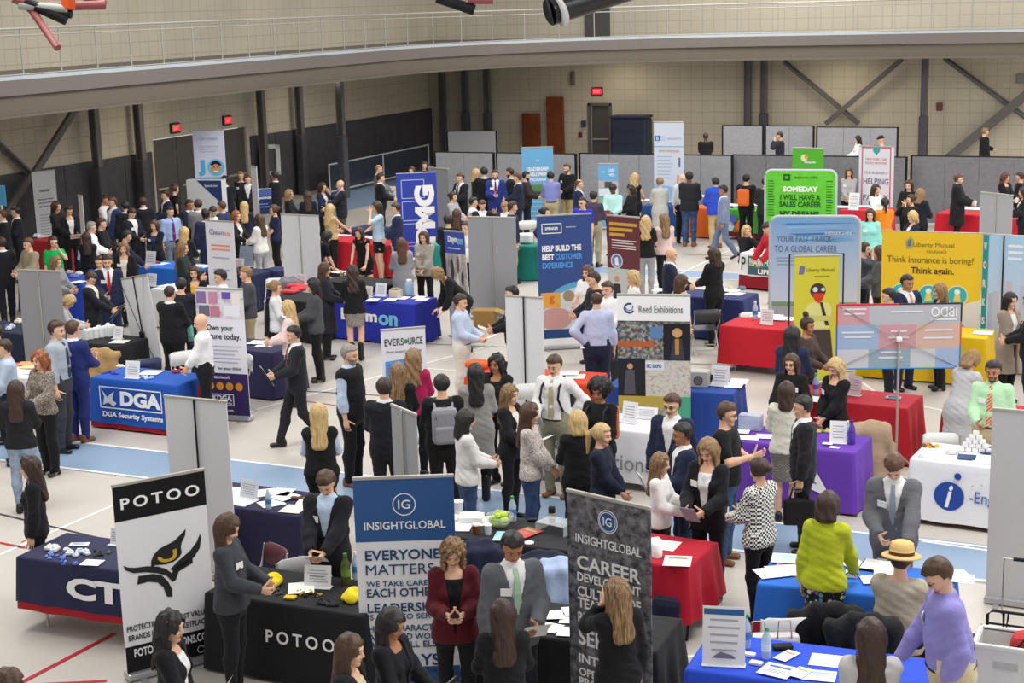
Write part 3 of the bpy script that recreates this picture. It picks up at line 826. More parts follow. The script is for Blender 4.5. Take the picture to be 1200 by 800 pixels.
def groups(J, sex, build=1.0):
    fem = sex == 'f'; T = J['T']; g = {}
    b = build
    if fem:
        tor = [P(T((0, 0, .90)), T((0, 0, 1.0)), (.165 * b, .115 * b), (.14 * b, .10 * b)), P(T((0, 0, 1.0)), T((0, 0, 1.14)), (.135 * b, .095 * b), (.125 * b, .09 * b)),
               P(T((0, 0, 1.14)), T((0, -.005, 1.34)), (.128 * b, .09 * b), (.14, .095)),
               P(T((-.062, .062, 1.27)), T((-.062, .06, 1.28)), .056), P(T((.062, .062, 1.27)), T((.062, .06, 1.28)), .056)]
        ar = (.042, .035, .034, .025)
    else:
        tor = [P(T((0, 0, .90)), T((0, 0, 1.0)), (.165 * b, .12 * b), (.155 * b, .115 * b)), P(T((0, 0, 1.0)), T((0, 0.0, 1.16)), (.153 * b, .115 * b), (.155 * b, .115 * b)),
               P(T((0, 0, 1.16)), T((0, -.005, 1.36)), (.158 * b, .115 * b), (.165, .115))]
        ar = (.05, .042, .04, .029)
    shw = .136 if fem else .158
    tor.append(P(T((-shw, -.012, 1.405)), T((shw, -.012, 1.405)), .052 if fem else .062))
    tor.append(P(T((0, -.015, 1.42)), T((0, -.018, 1.46)), (.11, .06), (.06, .055)))
    g['torso'] = tor
    g['neck'] = [P(J['nk'] - (0, 0, .02), J['hd'] + J['M'] @ np.array([0, -.02, -.05]), .056 if not fem else .047, .054 if not fem else .045)]
    for nm in 'RL':
        S, E, W = J['sh' + nm], J['el' + nm], J['wr' + nm]
        g['ua' + nm] = [P(S, E, ar[0], ar[1])]; g['fa' + nm] = [P(E, E + (W - E) * .3, ar[1] * .95, ar[2]), P(E + (W - E) * .3, W, ar[2], ar[3])]
        H, Kn, A = J['hp' + nm], J['kn' + nm], J['an' + nm]
        g['hip' + nm] = [P(H, H + (Kn - H) * .2, .09 * b, .084 * b)]
        g['th' + nm] = [P(H, Kn, .088 * (1.0 if not fem else 1.02) * b, .056)]
        c = Kn + (A - Kn) * .3 + np.array([0, -.018, 0])
        g['sk' + nm] = [P(Kn, c, .055, .054), P(c, A, .053, .036)]
    return g
_pc = {}
TOPS = {}
def body_parts(sex, ra, la, legs, lean, hy, hp, top, bot, h, build, beard):
    key = (sex, ra, la, legs, lean, hy, hp, top, bot, h, build, beard)
    if key in _pc: return _pc[key]
    fem = sex == 'f'
    J = skeleton(sex, ra, la, legs, lean); g = groups(J, sex, build)
    allp = [p for v in g.values() for p in v]
    lo = np.min([np.minimum(p[0], p[1]) for p in allp], 0) - .2; hi = np.max([np.maximum(p[0], p[1]) for p in allp], 0) + .2
    lo[2] = -.02
    res = {'J': J}
    # skin body -----------------------------------------------------------
    hb = h * 1.15
    f = Field(lo, hi, hb)
    for n_, v in g.items():
        if n_[:3] == 'hip': continue
        for p in v: f.prim(p, k=.03)
    for nm in 'RL':
        A = J['an' + nm]; f.prim(P(A + (0, -.02, -.04), A + (0, .09, -.055), .027, .017), k=.03)
    V, Q = f.mesh(); mi = np.zeros(len(Q), dtype=int)
    hh = .006 if h < .016 else (.0085 if h < .022 else .012)
    hV, hQ, hm, bd = get_head(hh, fem)
    RM = J['M'] @ np.array(Euler((-R(hp), 0, R(hy)), 'XYZ').to_matrix())
    hc = J['hd']; hV2 = hV @ RM.T + hc
    hm = hm.copy()
    if beard: hm[bd & (hm == 0)] = 4
    Vs = [V, hV2]; Qs = [Q, hQ + len(V)]; ms = [mi, hm]; off = len(V) + len(hV2)
    for s, nm in ((1, 'R'), (-1, 'L')):
        pose = ra if s == 1 else la
        cv, cf = _hands[.75 if pose in ('hold', 'phone', 'clasp', 'write', 'pocket', 'hip', 'cross') else .28]
        W = J['wr' + nm]; d = W - J['el' + nm]; d /= np.linalg.norm(d)
        if pose in ('table', 'lean'): d = np.array([0, .8, -.45]); d /= np.linalg.norm(d)
        t = np.array([0, .45, .9]); t = t - d * t.dot(d); t /= np.linalg.norm(t)
        pl = np.cross(t, d)        # palm normal candidate
        if pl[0] * s > 0: pl = -pl
        if pose in ('table', 'lean'): pl = np.array([0, -.3, -1.0]); pl -= d * pl.dot(d); pl /= np.linalg.norm(pl); t = np.cross(d, pl); t = t if t[0] * s < 0 else -t
        M3 = np.stack([pl, t, d], 1)
        hv = cv @ M3.T + W; q = np.array(fan(cf))
        if np.linalg.det(M3) < 0: q = q[:, ::-1]
        Vs.append(hv); Qs.append(q + off); ms.append(np.zeros(len(q), dtype=int)); off += len(hv)
        res['hand' + nm] = W + d * .085; res['palm' + nm] = pl; res['dir' + nm] = d
    res['body'] = mesh_np('person', np.concatenate(Vs), np.concatenate(Qs), [None] * 0, np.concatenate(ms))
    res['head'] = (hc, RM)
    # clothing -----------------------------------------------------------
    Minv = J['M'].T; piv = np.array([0, 0, .95 + J['dz']])
    def tf(G):   # grid in the unleaned torso frame
        X, Y, Z = G[0] - piv[0], G[1] - piv[1], G[2] - piv[2]
        return X * Minv[0, 0] + Y * Minv[0, 1] + Z * Minv[0, 2], X * Minv[1, 0] + Y * Minv[1, 1] + Z * Minv[1, 2], X * Minv[2, 0] + Y * Minv[2, 1] + Z * Minv[2, 2] + .95
    HP = ['hipR', 'hipL'] if legs != 'sit' else []
    def cloth(names, inf, hem=None, neck=1.475, vee=None, sleeve=1.0, skirt=None, wrinkle=.0035):
        f = Field(lo, hi, h)
        if 'thR' not in names and (hem or 1) < .97: names = names + HP
        for n_ in names:
            for p in g[n_]:
                if n_[:2] == 'ua' and sleeve < .5: p = (p[0], p[0] + (p[1] - p[0]) * (sleeve * 2), p[2], p[3], p[4])
                if n_[:2] == 'fa' and sleeve < .5: continue
                f.prim(p, inf + (.006 if n_[:2] in ('fa', 'sk') else 0), k=.035)
        if skirt:
            for p in skirt: f.prim(p, 0, k=.05)
        G = f.grid(); tx, ty, tz = tf(G)
        if wrinkle:
            f.F += wrinkle * np.sin(G[0] * 31 + G[2] * 47 + 1) * np.sin(G[1] * 38 + G[2] * 29) + wrinkle * .3 * np.sin(G[2] * 67 + G[0] * 41 + G[1] * 30)
        if hem is not None:
            hz = hem + (J['dz'] if hem < .96 else 0)
            f.F = np.maximum(f.F, (hz - G[2]) if hem < .96 else (hem - tz))
        if neck: f.F = np.maximum(f.F, np.where(np.abs(tx) < .12, tz - neck - .0, tz - neck - .1))
        # cuffs
        for nm in 'RL':
            if 'fa' + nm in names and sleeve >= .5:
                W = J['wr' + nm]; d = W - J['el' + nm]; d /= np.linalg.norm(d); e = W + d * .012 if sleeve >= 1 else J['el' + nm] + (W - J['el' + nm]) * (sleeve * 2 - 1)
                cut = (G[0] - e[0]) * d[0] + (G[1] - e[1]) * d[1] + (G[2] - e[2]) * d[2]
                near = (G[0] - e[0]) ** 2 + (G[1] - e[1]) ** 2 + (G[2] - e[2]) ** 2 < .13 ** 2
                f.F = np.where(near, np.maximum(f.F, cut), f.F)
            if 'sk' + nm in names:
                f.F = np.maximum(f.F, .035 - G[2]) if legs != 'walk' else np.maximum(f.F, .05 - G[2])
        if vee:   # open front: from (z0, half width 0) to the collar
            z0, w1 = vee
            w = np.clip((tz - z0) / (1.47 - z0), 0, 1.2) * w1
            f.F = np.where(ty > -.02, np.maximum(f.F, np.minimum(w - np.abs(tx), .4) * (tz > z0) - .3 * (tz <= z0)), f.F)
        return f.mesh()
    arms = ['uaR', 'faR', 'uaL', 'faL']
    def sk(z1, flare, r0=(.15, .108)):
        d = J['dz']
        if legs == 'sit': return [P((0, .0, .53), (0, .36, .53), (.17, .10), (.17, .085))]
        return [P((0, 0, 1.0), (0, .0, z1), r0, (r0[0] + flare, r0[1] + flare))]
    if top == 'suit': res['shirt'] = cloth(['torso', 'neck'], .011, hem=.97, neck=1.515, wrinkle=0); res['jacket'] = cloth(['torso'] + arms, .023, hem=.80 if legs != 'sit' else .88, neck=1.485, vee=(1.10, .088))
    elif top == 'blazer': res['top'] = cloth(['torso'], .010, hem=.93, neck=1.40, wrinkle=0); res['jacket'] = cloth(['torso'] + arms, .024, hem=.82 if legs != 'sit' else .9, neck=1.475, vee=(.9, .085))
    elif top == 'closed': res['jacket'] = cloth(['torso'] + arms, .026, hem=.84, neck=1.48)
    elif top == 'shirt': res['top'] = cloth(['torso', 'neck'] + arms, .014, hem=.965, neck=1.51, wrinkle=.002)
    elif top == 'blouse': res['top'] = cloth(['torso'] + arms, .021, hem=.88, neck=1.45)
    elif top == 'tee': res['top'] = cloth(['torso'] + arms, .022, hem=.88, neck=1.47, sleeve=.34)
    elif top == 'sleeveless': res['top'] = cloth(['torso'], .02, hem=.90, neck=1.43)
    elif top == 'vest': res['shirt'] = cloth(['torso', 'neck'] + arms, .013, hem=.965, neck=1.51); res['vest'] = cloth(['torso'], .028, hem=.90, neck=1.48)
    elif top == 'sweater': res['top'] = cloth(['torso'] + arms, .022, hem=.87, neck=1.48)
    elif top == 'puffer': res['jacket'] = cloth(['torso', 'neck'] + arms, .042, hem=.84, neck=1.53, wrinkle=.007)
    elif top in ('coat', 'cardigan'):
        res['top'] = cloth(['torso'], .010, hem=.95, neck=1.42, wrinkle=0)
        res['coat'] = cloth(['torso'] + arms, .028, hem=.50, neck=1.49, skirt=sk(.50, .05, (.175, .135)), vee=(.2, .06) if top == 'cardigan' else None)
    elif top == 'puffercoat': res['coat'] = cloth(['torso', 'neck'] + arms, .045, hem=.55, neck=1.53, skirt=sk(.5, .05, (.19, .15)), wrinkle=.008)
    elif top == 'dress': res['dress'] = cloth(['torso'] + arms, .014, hem=.55, neck=1.43, sleeve=.3, skirt=sk(.5, .035))
    if bot == 'trousers': res['trousers'] = cloth(['hipR', 'hipL', 'thR', 'skR', 'thL', 'skL', 'torso'], .014, hem=None, neck=1.0, wrinkle=.003)
    elif bot == 'slim': res['trousers'] = cloth(['hipR', 'hipL', 'thR', 'skR', 'thL', 'skL', 'torso'], .006, hem=None, neck=1.0, wrinkle=.002)
    elif bot == 'skirt': res['skirt'] = cloth(['torso'], .012, hem=.52, neck=1.0, skirt=sk(.52, .02), wrinkle=.002)
    elif bot == 'mini': res['skirt'] = cloth(['torso'], .012, hem=.64, neck=1.0, skirt=sk(.60, .025), wrinkle=.002)
    elif bot == 'longskirt': res['skirt'] = cloth(['torso'], .014, hem=.30, neck=.86, skirt=sk(.28, .06), wrinkle=.004)
    for k_ in ('shirt', 'top', 'jacket', 'vest', 'coat', 'dress', 'trousers', 'skirt'):
        if k_ in res: res[k_] = mesh_np(k_, *res[k_])
    # where the chest surface lies along the middle, for ties and badges
    ch = [p for p in g['torso']] + g['neck']
    def front(x, z, inf):
        ys = np.linspace(-.02, .26, 57); d = np.full(57, .3)
        pts = np.array([J['T'](np.array([x, y, z])) for y in ys]).T
        for p in ch: d = np.minimum(d, sd_prim(pts, p) - inf)
        i = np.nonzero(d < 0)[0]
        return ys[i[-1]] if len(i) else .1
    res['front'] = front
    _pc[key] = res
    return res
SKIN = {'l': '#e3b598', 'm': '#c99370', 'd': '#6b4a38', 'p': '#e8c0a8', 't': '#b58060'}
HAIR = {'k': ('#141214', '#2a2426'), 'b': ('#3a2618', '#5a3c26'), 'n': ('#2a1b14', '#452f22'), 'l': ('#7a5c3c', '#a3835a'), 'y': ('#b08d55', '#dcc08a'), 'r': ('#7d4324', '#a8653c'),
        'g': ('#77716c', '#a39c95'), 'a': ('#4c3020', '#684432'), 'o': ('#4a3322', '#a8855a')}
m_lip = mat('lips', '#b4655c', .5); m_eye = mat('eye_white', '#b3a79c', .3); m_brow = mat('brow_dark', '#33241c', .7)
m_shoe = {'k': mat('shoe_black', '#161517', .35), 'b': mat('shoe_brown', '#7a4a2b', .4), 't': mat('shoe_tan', '#b08a66', .5), 'w': mat('shoe_white', '#d8d8d8', .5)}
m_badge = flat('#f2f2f0', .5); m_belt = mat('belt_black', '#1c1a1a', .4)
PEOPLE = []; TABLES = {}; BANNERS = []
def facing_vec(p, a):
    c = Vector((-p.x, -p.y, 0)).normalized(); r = Vector((-c.y, c.x, 0))      # r: image right
    if r.dot(rt) < 0: r = -r
    return c * math.cos(R(a)) + r * math.sin(R(a))
def cmat(c):
    """clothing colour: '#hex' or a pattern name defined in PATTERN"""
    return PATTERN[c] if c in PATTERN else cloth_mat(c)
def person(px, py, face, label, sex='m', H=None, hair='short', hc='n', skin='l', top='suit', tc='#1d1d22', sc='#e9e9ea', tie=None, bot='trousers', bc=None, arms='down',
           legs='stand', lean=0, hy=0, hp=8, shoe='oxford', shc='k', badge=0, beard=0, build=1.0, hold=None, glasses=0, at=None, ground=0.0):
    if H is None: H = 1.74 if sex == 'm' else 1.64
    ra, la = arms if isinstance(arms, tuple) else (arms, arms)
    k = H / 1.75
    # rough position first, to choose the fineness
    J = skeleton(sex, ra, la, legs, lean)
    RMh = J['M'] @ np.array(Euler((-R(hp), 0, R(hy)), 'XYZ').to_matrix())
    toph = J['hd'] + RMh @ np.array([0, -.005, .125])
    def place(k):
        q = gp(px, py, toph[2] * k); fv = facing_vec(q, face); rz = math.atan2(fv.y, fv.x) - math.pi / 2
        off = Matrix.Rotation(rz, 3, 'Z') @ Vector((toph[0] * k, toph[1] * k, 0))
        return Vector((q.x - off.x, q.y - off.y, 0)), fv, rz
    def room(q):     # clearance to people already placed, to tables and to banners
        m = min([(q - i['base']).length - .5 for i in PEOPLE], default=1)
        for T in TABLES.values():
            v = T['M'].inverted() @ q; m = min(m, max(abs(v.x) - T['L'] / 2, abs(v.y) - T['D'] / 2) - (.17 if lean < 10 else .1))
        for (M, w) in BANNERS:
            v = M @ q; m = min(m, max(abs(v.x) - w / 2, abs(v.y) - .1) - .17)
        return m
    best = None
    for dh in (0, .03, -.03, .06, -.06, .09, -.09, .12, -.12) + ((.15, -.15, .18, -.18, .22, -.22) if py < 330 else ()):
        c = room(place((H + dh) / 1.75)[0])
        if best is None or c > best[0] + .01: best = (c, dh)
        if c >= 0: break
    H += best[1]; k = H / 1.75
    base, fv, rz = place(k)
    dist = (base - CAM).length
    h = .0135 if dist < 15.5 else (.0165 if dist < 21 else (.021 if dist < 30 else .027))
    res = body_parts(sex, ra, la, legs, lean, hy, hp, top, bot, h, build, beard)
    root = link('person', res['body'], None, base, (0, 0, rz)); root.scale = (k, k, k)
    if not res['body'].materials:
        for m in (None, m_lip, m_eye, m_brow, m_brow): res['body'].materials.append(m)
    ms = mat('skin_' + skin, SKIN[skin], .55)
    hm = mat('hair_' + hc, HAIR[hc][0], .5, kind='hair', col2=HAIR[hc][1])
    for i, m in ((0, ms), (3, hm if hc in 'kbn' else m_brow), (4, hm)):
        root.material_slots[i].link = 'OBJECT'; root.material_slots[i].material = m
    tag(root, label, 'person')
    def part(name, me, m, loc=None, rot=None):
        o = link(name, me, root, loc)
        if not me.materials: me.materials.append(None)
        o.material_slots[0].link = 'OBJECT'; o.material_slots[0].material = m
        return o
    hc_, RM = res['head']
    M4 = Matrix.Translation(Vector(hc_)) @ Matrix(RM.tolist()).to_4x4()
    if hair != 'bald':
        hh = .0085 if dist < 18 else (.012 if dist < 28 else .017)
        o = part('hair', hair_data(hair, hh, min(50, 5 * round((hp + lean) / 5)) if hair in ('long', 'half', 'wavy', 'lob', 'pony') and hp + lean > 9 else 0), hm if hair != 'cap' else cmat(hc if hc in PATTERN else '#26262b')); o.matrix_local = M4
        if hair == 'cap': o.name = 'cap'
    if glasses:
        b = MB()
        for s in (-1, 1):
            pts = [(s * .032 + .02 * math.cos(R(a)), .098, .006 + .015 * math.sin(R(a))) for a in range(0, 361, 45)]
            b.tube(pts, .0025, 5); b.tube([(s * .052, .097, .008), (s * .078, .0, .012)], .0022, 5)
        b.tube([(-.012, .1, .01), (.012, .1, .01)], .0022, 5)
        o = b.build('glasses', m_black, root); o.matrix_local = M4
    if bc is None: bc = tc if top == 'suit' else '#1b1b20'
    for nm in ('shirt', 'top', 'jacket', 'vest', 'coat', 'dress', 'trousers', 'skirt'):
        if nm in res:
            col = {'shirt': sc, 'top': (sc if ('jacket' in res or 'coat' in res) else tc), 'jacket': tc, 'vest': tc, 'coat': tc, 'dress': tc, 'trousers': bc, 'skirt': bc}[nm]
            part(nm, res[nm], cmat(col))
    Tl = lambda p: Vector(res['J']['T'](np.array(p, float)))
    if tie:
        b = MB(); zs = (1.475, 1.45, 1.36, 1.27, 1.18, 1.10, 1.02, .985); ws = (.016, .019, .024, .029, .034, .038, .04, .004)
        L = []; Rr = []
        for z, w in zip(zs, ws):
            y = res['front'](0, z, .013) + .012
            L.append(Tl((-w, y, z))); Rr.append(Tl((w, y, z)))
        vs = L + Rr; n = len(L)
        b.add(vs, [(i, i + 1, n + i + 1, n + i) for i in range(n - 1)], True); b.add([v + Vector((0, -.006, 0)) for v in vs], [(n + i, n + i + 1, i + 1, i) for i in range(n - 1)], True)
        b.build('tie', cmat(tie), root)
    if badge:
        inf = {'suit': .03, 'blazer': .028, 'closed': .03}.get(top, .022)
        x = -.095 if badge == 1 else .095; z = 1.30
        y = res['front'](x, z, inf) + .006
        o = MB().box((0, 0, 0), (.09, .006, .062)).build('name_badge', m_badge, root)
        o.matrix_local = Matrix.Translation(Tl((x, y, z))) @ (Matrix(res['J']['M'].tolist()).to_4x4() @ Matrix.Rotation(R(-x * 250), 4, 'Z'))
    if top in ('shirt', 'vest') and bot in ('trousers', 'slim'):
        b = MB(); bm_ = build
        bx, by = (.156 * build + .02, .116 * build + .02) if sex == 'm' else (.142 * build + .018, .102 * build + .018)
        b.tube([Tl((math.cos(R(a)) * bx, math.sin(R(a)) * by, .985)) for a in range(0, 361, 20)], .012, 6, False); b.build('belt', m_belt, root)
    me = _shoes[shoe]
    for nm in 'RL':
        A = res['J']['an' + nm]
        o = part('shoe', me, m_shoe[shc], (A[0], A[1], A[2] - .085)); o.rotation_euler = (0, 0, R(-8 if nm == 'R' else 8))
        if legs == 'walk' and nm == 'L': o.rotation_euler = (R(-28), 0, 0); o.location.z += .03
    info = {'root': root, 'base': base, 'rz': rz, 'k': k, 'res': res, 'M': Matrix.Translation(base) @ Matrix.Rotation(rz, 4, 'Z') @ Matrix.Scale(k, 4), 'fv': fv}
    PEOPLE.append(info)
    if hold:
        W = lambda v: info['M'] @ Vector(v)
        for it in (hold if isinstance(hold, list) else [hold]):
            held(info, W, it, ra, la)
    return info
def held(info, W, it, ra, la):
    kind, lab = it[0], it[1]; hand = it[2] if len(it) > 2 else 'R'
    res = info['res']; c = Vector(res['hand' + hand]); rz = info['rz']
    if kind in ('paper', 'folder', 'clipboard', 'booklet'):
        both = {'R': (ra, la), 'L': (la, ra)}[hand]
        if both[0] == both[1] and both[0] in ('hold', 'write', 'phone'): c = (Vector(res['handR']) + Vector(res['handL'])) / 2
        w, h, t = {'paper': (.215, .28, .004), 'folder': (.25, .32, .016), 'clipboard': (.23, .32, .008), 'booklet': (.16, .23, .008)}[kind]
        col = it[3] if len(it) > 3 else {'paper': '#f4f4f2', 'folder': '#1a1a1d', 'clipboard': '#e9e6dd', 'booklet': '#e5e5e5'}[kind]
        tilt = R(it[4]) if len(it) > 4 else R(28)
        o = empty({'paper': 'paper_sheet', 'folder': 'padfolio', 'clipboard': 'notepad', 'booklet': 'booklet'}[kind], W(c + Vector((0, .045, .015))), 0)
        o.rotation_euler = Euler((tilt, 0, rz), 'XYZ')
        tag(o, lab, {'paper': 'paper', 'folder': 'folder', 'clipboard': 'notepad', 'booklet': 'booklet'}[kind])
        if kind == 'paper':
            n = 6; b = MB(); vs = []; 
            for i in range(n + 1):
                y = -h / 2 + h * i / n; z = .018 * math.sin(i / n * 3.0)
                vs += [(-w / 2, y, z), (w / 2, y, z)]
            b.add(vs, [(2 * i, 2 * i + 1, 2 * i + 3, 2 * i + 2) for i in range(n)], True); b.build('sheet', flat(col), o)
        else:
            MB().box((0, 0, 0), (w, h, t), bev=.004).build('cover', flat(col), o)
            MB().box((.003, 0, t / 2 + .002), (w * .93, h * .93, .003)).build('page', flat('#f4f3ef'), o)
    elif kind == 'phone':
        o = empty('phone', W(c + Vector((0, .02, .03)))); o.rotation_euler = Euler((R(40), 0, rz), 'XYZ'); tag(o, lab, 'phone')
        MB().box((0, 0, 0), (.075, .15, .009), bev=.003).build('case', m_black, o); MB().box((0, 0, .005), (.068, .14, .002)).build('screen', flat('#20242c', .15), o)
    elif kind == 'cup':
        o = empty('paper_cup', W(c + Vector((0, .02, -.03)))); tag(o, lab, 'cup')
        MB().lathe([(.028, 0), (.038, .1)], 14).build('cup_wall', flat('#eeeeec'), o); MB().lathe([(.04, .1), (.04, .112), (.03, .115)], 14).build('lid', m_white, o)
    elif kind == 'pen':
        o = MB().tube([W(c + Vector((0, .0, -.03))), W(c + Vector((0, -.03, .1)))], .005, 6).build('pen', m_black); tag(o, lab, 'pen')
    elif kind == 'bag':
        o = empty('tote_bag', W(c + Vector((0, 0, -.28)))); o.rotation_euler = (0, 0, rz); tag(o, lab, 'bag')
        MB().box((0, 0, 0), (.1, .34, .3), bev=.03).build('bag_body', flat(it[3] if len(it) > 3 else '#1b1b1f'), o)
        b = MB()
        for s in (-.03, .03): b.tube([(s, -.1, .14), (s, -.07, .26), (s, .07, .26), (s, .1, .14)], .008, 6)
        b.build('handle', m_black, o)
    elif kind == 'backpack':
        col = it[3]; o = empty('backpack', W((0, -.23, 1.2))); o.rotation_euler = (0, 0, rz); tag(o, lab, 'backpack')
        if len(it) > 4 and it[4] == 'sack':
            MB().box((0, .02, 0), (.3, .12, .42), bev=.055).build('sack_body', cloth_mat(col), o)
        else:
            MB().box((0, 0, 0), (.3, .16, .44), bev=.06).build('main_pocket', cloth_mat(col), o); MB().box((0, -.09, -.09), (.24, .07, .2), bev=.03).build('front_pocket', cloth_mat(col), o)
            MB().tube([(-.11, -.075, .1), (-.09, -.07, .16), (.09, -.07, .16), (.11, -.075, .1)], .006, 6).build('zip', m_dgrey, o)
            MB().tube([(-.03, .0, .21), (0, .0, .25), (.03, .0, .21)], .008, 6).build('grab_loop', m_dgrey, o)
        b = MB()
        for s in (-1, 1): b.tube([(s * .1, .06, .19), (s * .11, .2, .27), (s * .115, .365, .2), (s * .12, .42, .06), (s * .14, .33, -.1), (s * .12, .06, -.18)], .016, 6)
        b.build('shoulder_strap', cloth_mat(col if len(it) <= 4 else '#2a2a2a'), o)
PATTERN = {}
PATTERN['houndstooth'] = mat('houndstooth', '#f0efe8', .8, kind='check', col2='#26252a', scale=44)
PATTERN['plaid'] = mat('plaid', '#8f877d', .85, kind='check', col2='#5f5750', scale=64)
PATTERN['greyplaid'] = mat('grey_plaid', '#9d9690', .85, kind='noise', col2='#77716c', scale=12)
PATTERN['floral'] = mat('floral', '#1b191b', .8, kind='floral', scale=20)
PATTERN['leopard'] = mat('leopard_grey', '#a39a90', .8, kind='noise', col2='#57504a', scale=14)
PATTERN['whiteprint'] = mat('white_print', '#dcd5d0', .8, kind='noise', col2='#a2958f', scale=16)
PATTERN['tweed'] = mat('tweed', '#b3aaa0', .85, kind='noise', col2='#948b82', scale=18)
PATTERN['redstripe'] = mat('red_stripe', '#c8503f', .6, kind='stripe', col2='#e2b79a', scale=24)
PATTERN['jeans'] = mat('jeans', '#2f4468', .85, kind='fabric', col2='#3d5680')
PATTERN['jeanslight'] = mat('jeans_light', '#8193ab', .85, kind='fabric', col2='#9aabc0')
PATTERN['blackdot'] = mat('black_speckle', '#1a1a1d', .8, kind='noise', col2='#2a2a2f', scale=30)
# ------------------------------------------------------------------ tables and their cloths
TH = .76
def cloth_mesh(L, D, h, hem, amp=.02, flare=.05, front=.3, r=.03):
    pts = []
    def seg(a, c, n, side):
        for i in range(n): pts.append((a[0] + (c[0] - a[0]) * i / n, a[1] + (c[1] - a[1]) * i / n, side))
    x, y = L / 2, D / 2; st = .045
    seg((-x, -y), (x, -y), int(L / st), 'f'); seg((x, -y), (x, y), int(D / st), 's'); seg((x, y), (-x, y), int(L / st), 'b'); seg((-x, y), (-x, -y), int(D / st), 's')
    n = len(pts); vs = []; fs = []; ph = random.random() * 6
    zs = [h + .004, h, h - .02] + [h - .02 - (h - .02 - hem) * k / 8 for k in range(1, 9)]
    for k, z in enumerate(zs):
        t = max(0, (h - .02 - z) / h); inset = {0: -.02, 1: 0.0}.get(k, .006)
        for i, (px, py, sd) in enumerate(pts):
            a = amp * (front if sd == 'f' else 1.0)
            o = inset + flare * t + a * min(1, t * 1.8) * (math.sin(i * .9 + ph) + .5 * math.sin(i * .43 + 2 * ph))
            cx = max(0, 1 - min(abs(px - x), abs(px + x)) / .14) if sd in 'fb' else 1; cy = 1 if sd in 'fb' else max(0, 1 - min(abs(py - y), abs(py + y)) / .14)
            dx = (1 if px > 0 else -1) * (1 if sd == 's' else cx * .8); dy = (1 if py > 0 else -1) * (1 if sd in 'fb' else cy * .8)
            if sd in 'fb' and cx == 0: dx = 0
            if sd == 's' and cy == 0: dy = 0
            zz = z + (0 if k < 10 else .006 * math.sin(i * .5 + ph))
            vs.append((px + dx * o, py + dy * o, zz))
    for k in range(len(zs) - 1):
        for i in range(n): fs.append((k * n + i, (k + 1) * n + i, (k + 1) * n + (i + 1) % n, k * n + (i + 1) % n))
    b = MB(); b.add(vs, fs, True); b.add(vs[:n], [tuple(range(n))]); return b
def table(key, fl, fr, col, label, D=.76, hem=.03, h=TH, legs=False, under=None, underhem=.08, group=None, amp=.02, flare=.05, front=.3, col2=None, tl_label=None):
    A = gp(fl[0], fl[1], h); B = gp(fr[0], fr[1], h); d = B - A; L = d.length; ang = math.atan2(d.y, d.x)
    n = Vector((-d.y, d.x, 0)).normalized(); c = (A + B) / 2 + n * D / 2; c.z = 0
    M = Matrix.Translation(c) @ Matrix.Rotation(ang, 4, 'Z')
    T = {'L': L, 'D': D, 'ang': ang, 'M': M, 'h': h + .006, 'c': c}
    if legs:
        o = empty('folding_table', c, ang); tag(o, tl_label or ('folding table with grey metal legs under the ' + label.split(' cloth')[0] + ' cloth'), 'table')
        MB().box((0, 0, h - .026), (L - .02, D - .02, .04), bev=.01).build('tabletop', flat('#d8d6d0'), o)
        for sx in (-1, 1):
            for sy in (-1, 1): MB().tube([(sx * (L / 2 - .22), sy * (D / 2 - .1), h - .05), (sx * (L / 2 - .22), sy * (D / 2 - .1), .0)], .014, 8).build('leg', m_rail, o)
            MB().tube([(sx * (L / 2 - .22), -(D / 2 - .1), .18), (sx * (L / 2 - .22), D / 2 - .1, .18)], .01, 6).build('stretcher', m_rail, o)
    if under:
        pass
    o = cloth_mesh(L + .006, D + .006, h, hem, amp, flare, front).build('tablecloth', drape_mat(col), None, c, (0, 0, ang))
    tag(o, label, 'tablecloth', group)
    if under:
        u = cloth_mesh(L, D, h - .004, underhem, .012, flare * .7, front).build('under_cloth', drape_mat(under[0]), o); u['label'] = under[1]
    T['o'] = o; T['flare'] = flare; TABLES[key] = T
    return T
def tfront(T, txt, u, z, w, h, m, bold=0.02, **kw):
    """lettering on the front drop of a cloth; u from the left end in metres"""
    t = (T['h'] - z) / T['h']; y = -(T['D'] / 2 + .022 + T['flare'] * t)
    return text(T['o'], txt, u - T['L'] / 2, z, w, h, m, y=y, bold=bold, tilt=-math.atan(T['flare'] / T['h']), **kw)
m_txt_w = flat('#f3f3f4'); m_txt_navy = flat('#25456f'); m_txt_k = flat('#2a2a2e'); m_txt_g = flat('#8c8c92'); m_txt_b = flat('#2a4fa8'); m_sky = flat('#7cc3e8')
NAVY, BLK, RED, BLUE = '#2a2c4c', '#1d1d22', '#a81e2c', '#1f5fc4'
T = table('ctg', (20, 652), (176, 674), NAVY, 'navy cloth with big white letters on the table at far left', hem=.30, legs=True, under=('#a8202c', 'red undercloth peeking out below the navy cloth at far left'), underhem=.22)
tfront(T, 'CTG', 1.12, .53, 1.02, .22, m_txt_w, bold=.045, shear=0)
T = table('potoo', (241, 694), (425, 722), BLK, 'black cloth with spaced white capitals behind the owl eye banner', amp=.012)
tfront(T, 'POTOO', 1.02, .45, .72, .12, m_txt_w, bold=.015, spacing=1.45)
table('navyleft', (215, 586), (349, 605), '#2c2a48', 'dark navy cloth on the paper strewn table behind the white banner back', hem=.02)
table('igback', (512, 627), (712, 651), '#26262a', 'charcoal cloth on the long table with the bowl of green balls', hem=.02)
T = table('igfront', (545, 734), (768, 764), '#1f1f23', 'black cloth on the table under the grey photo banner at the bottom')
tfront(T, 'CRA', .95, .13, .5, .2, flat('#c9cacd'), bold=.01)
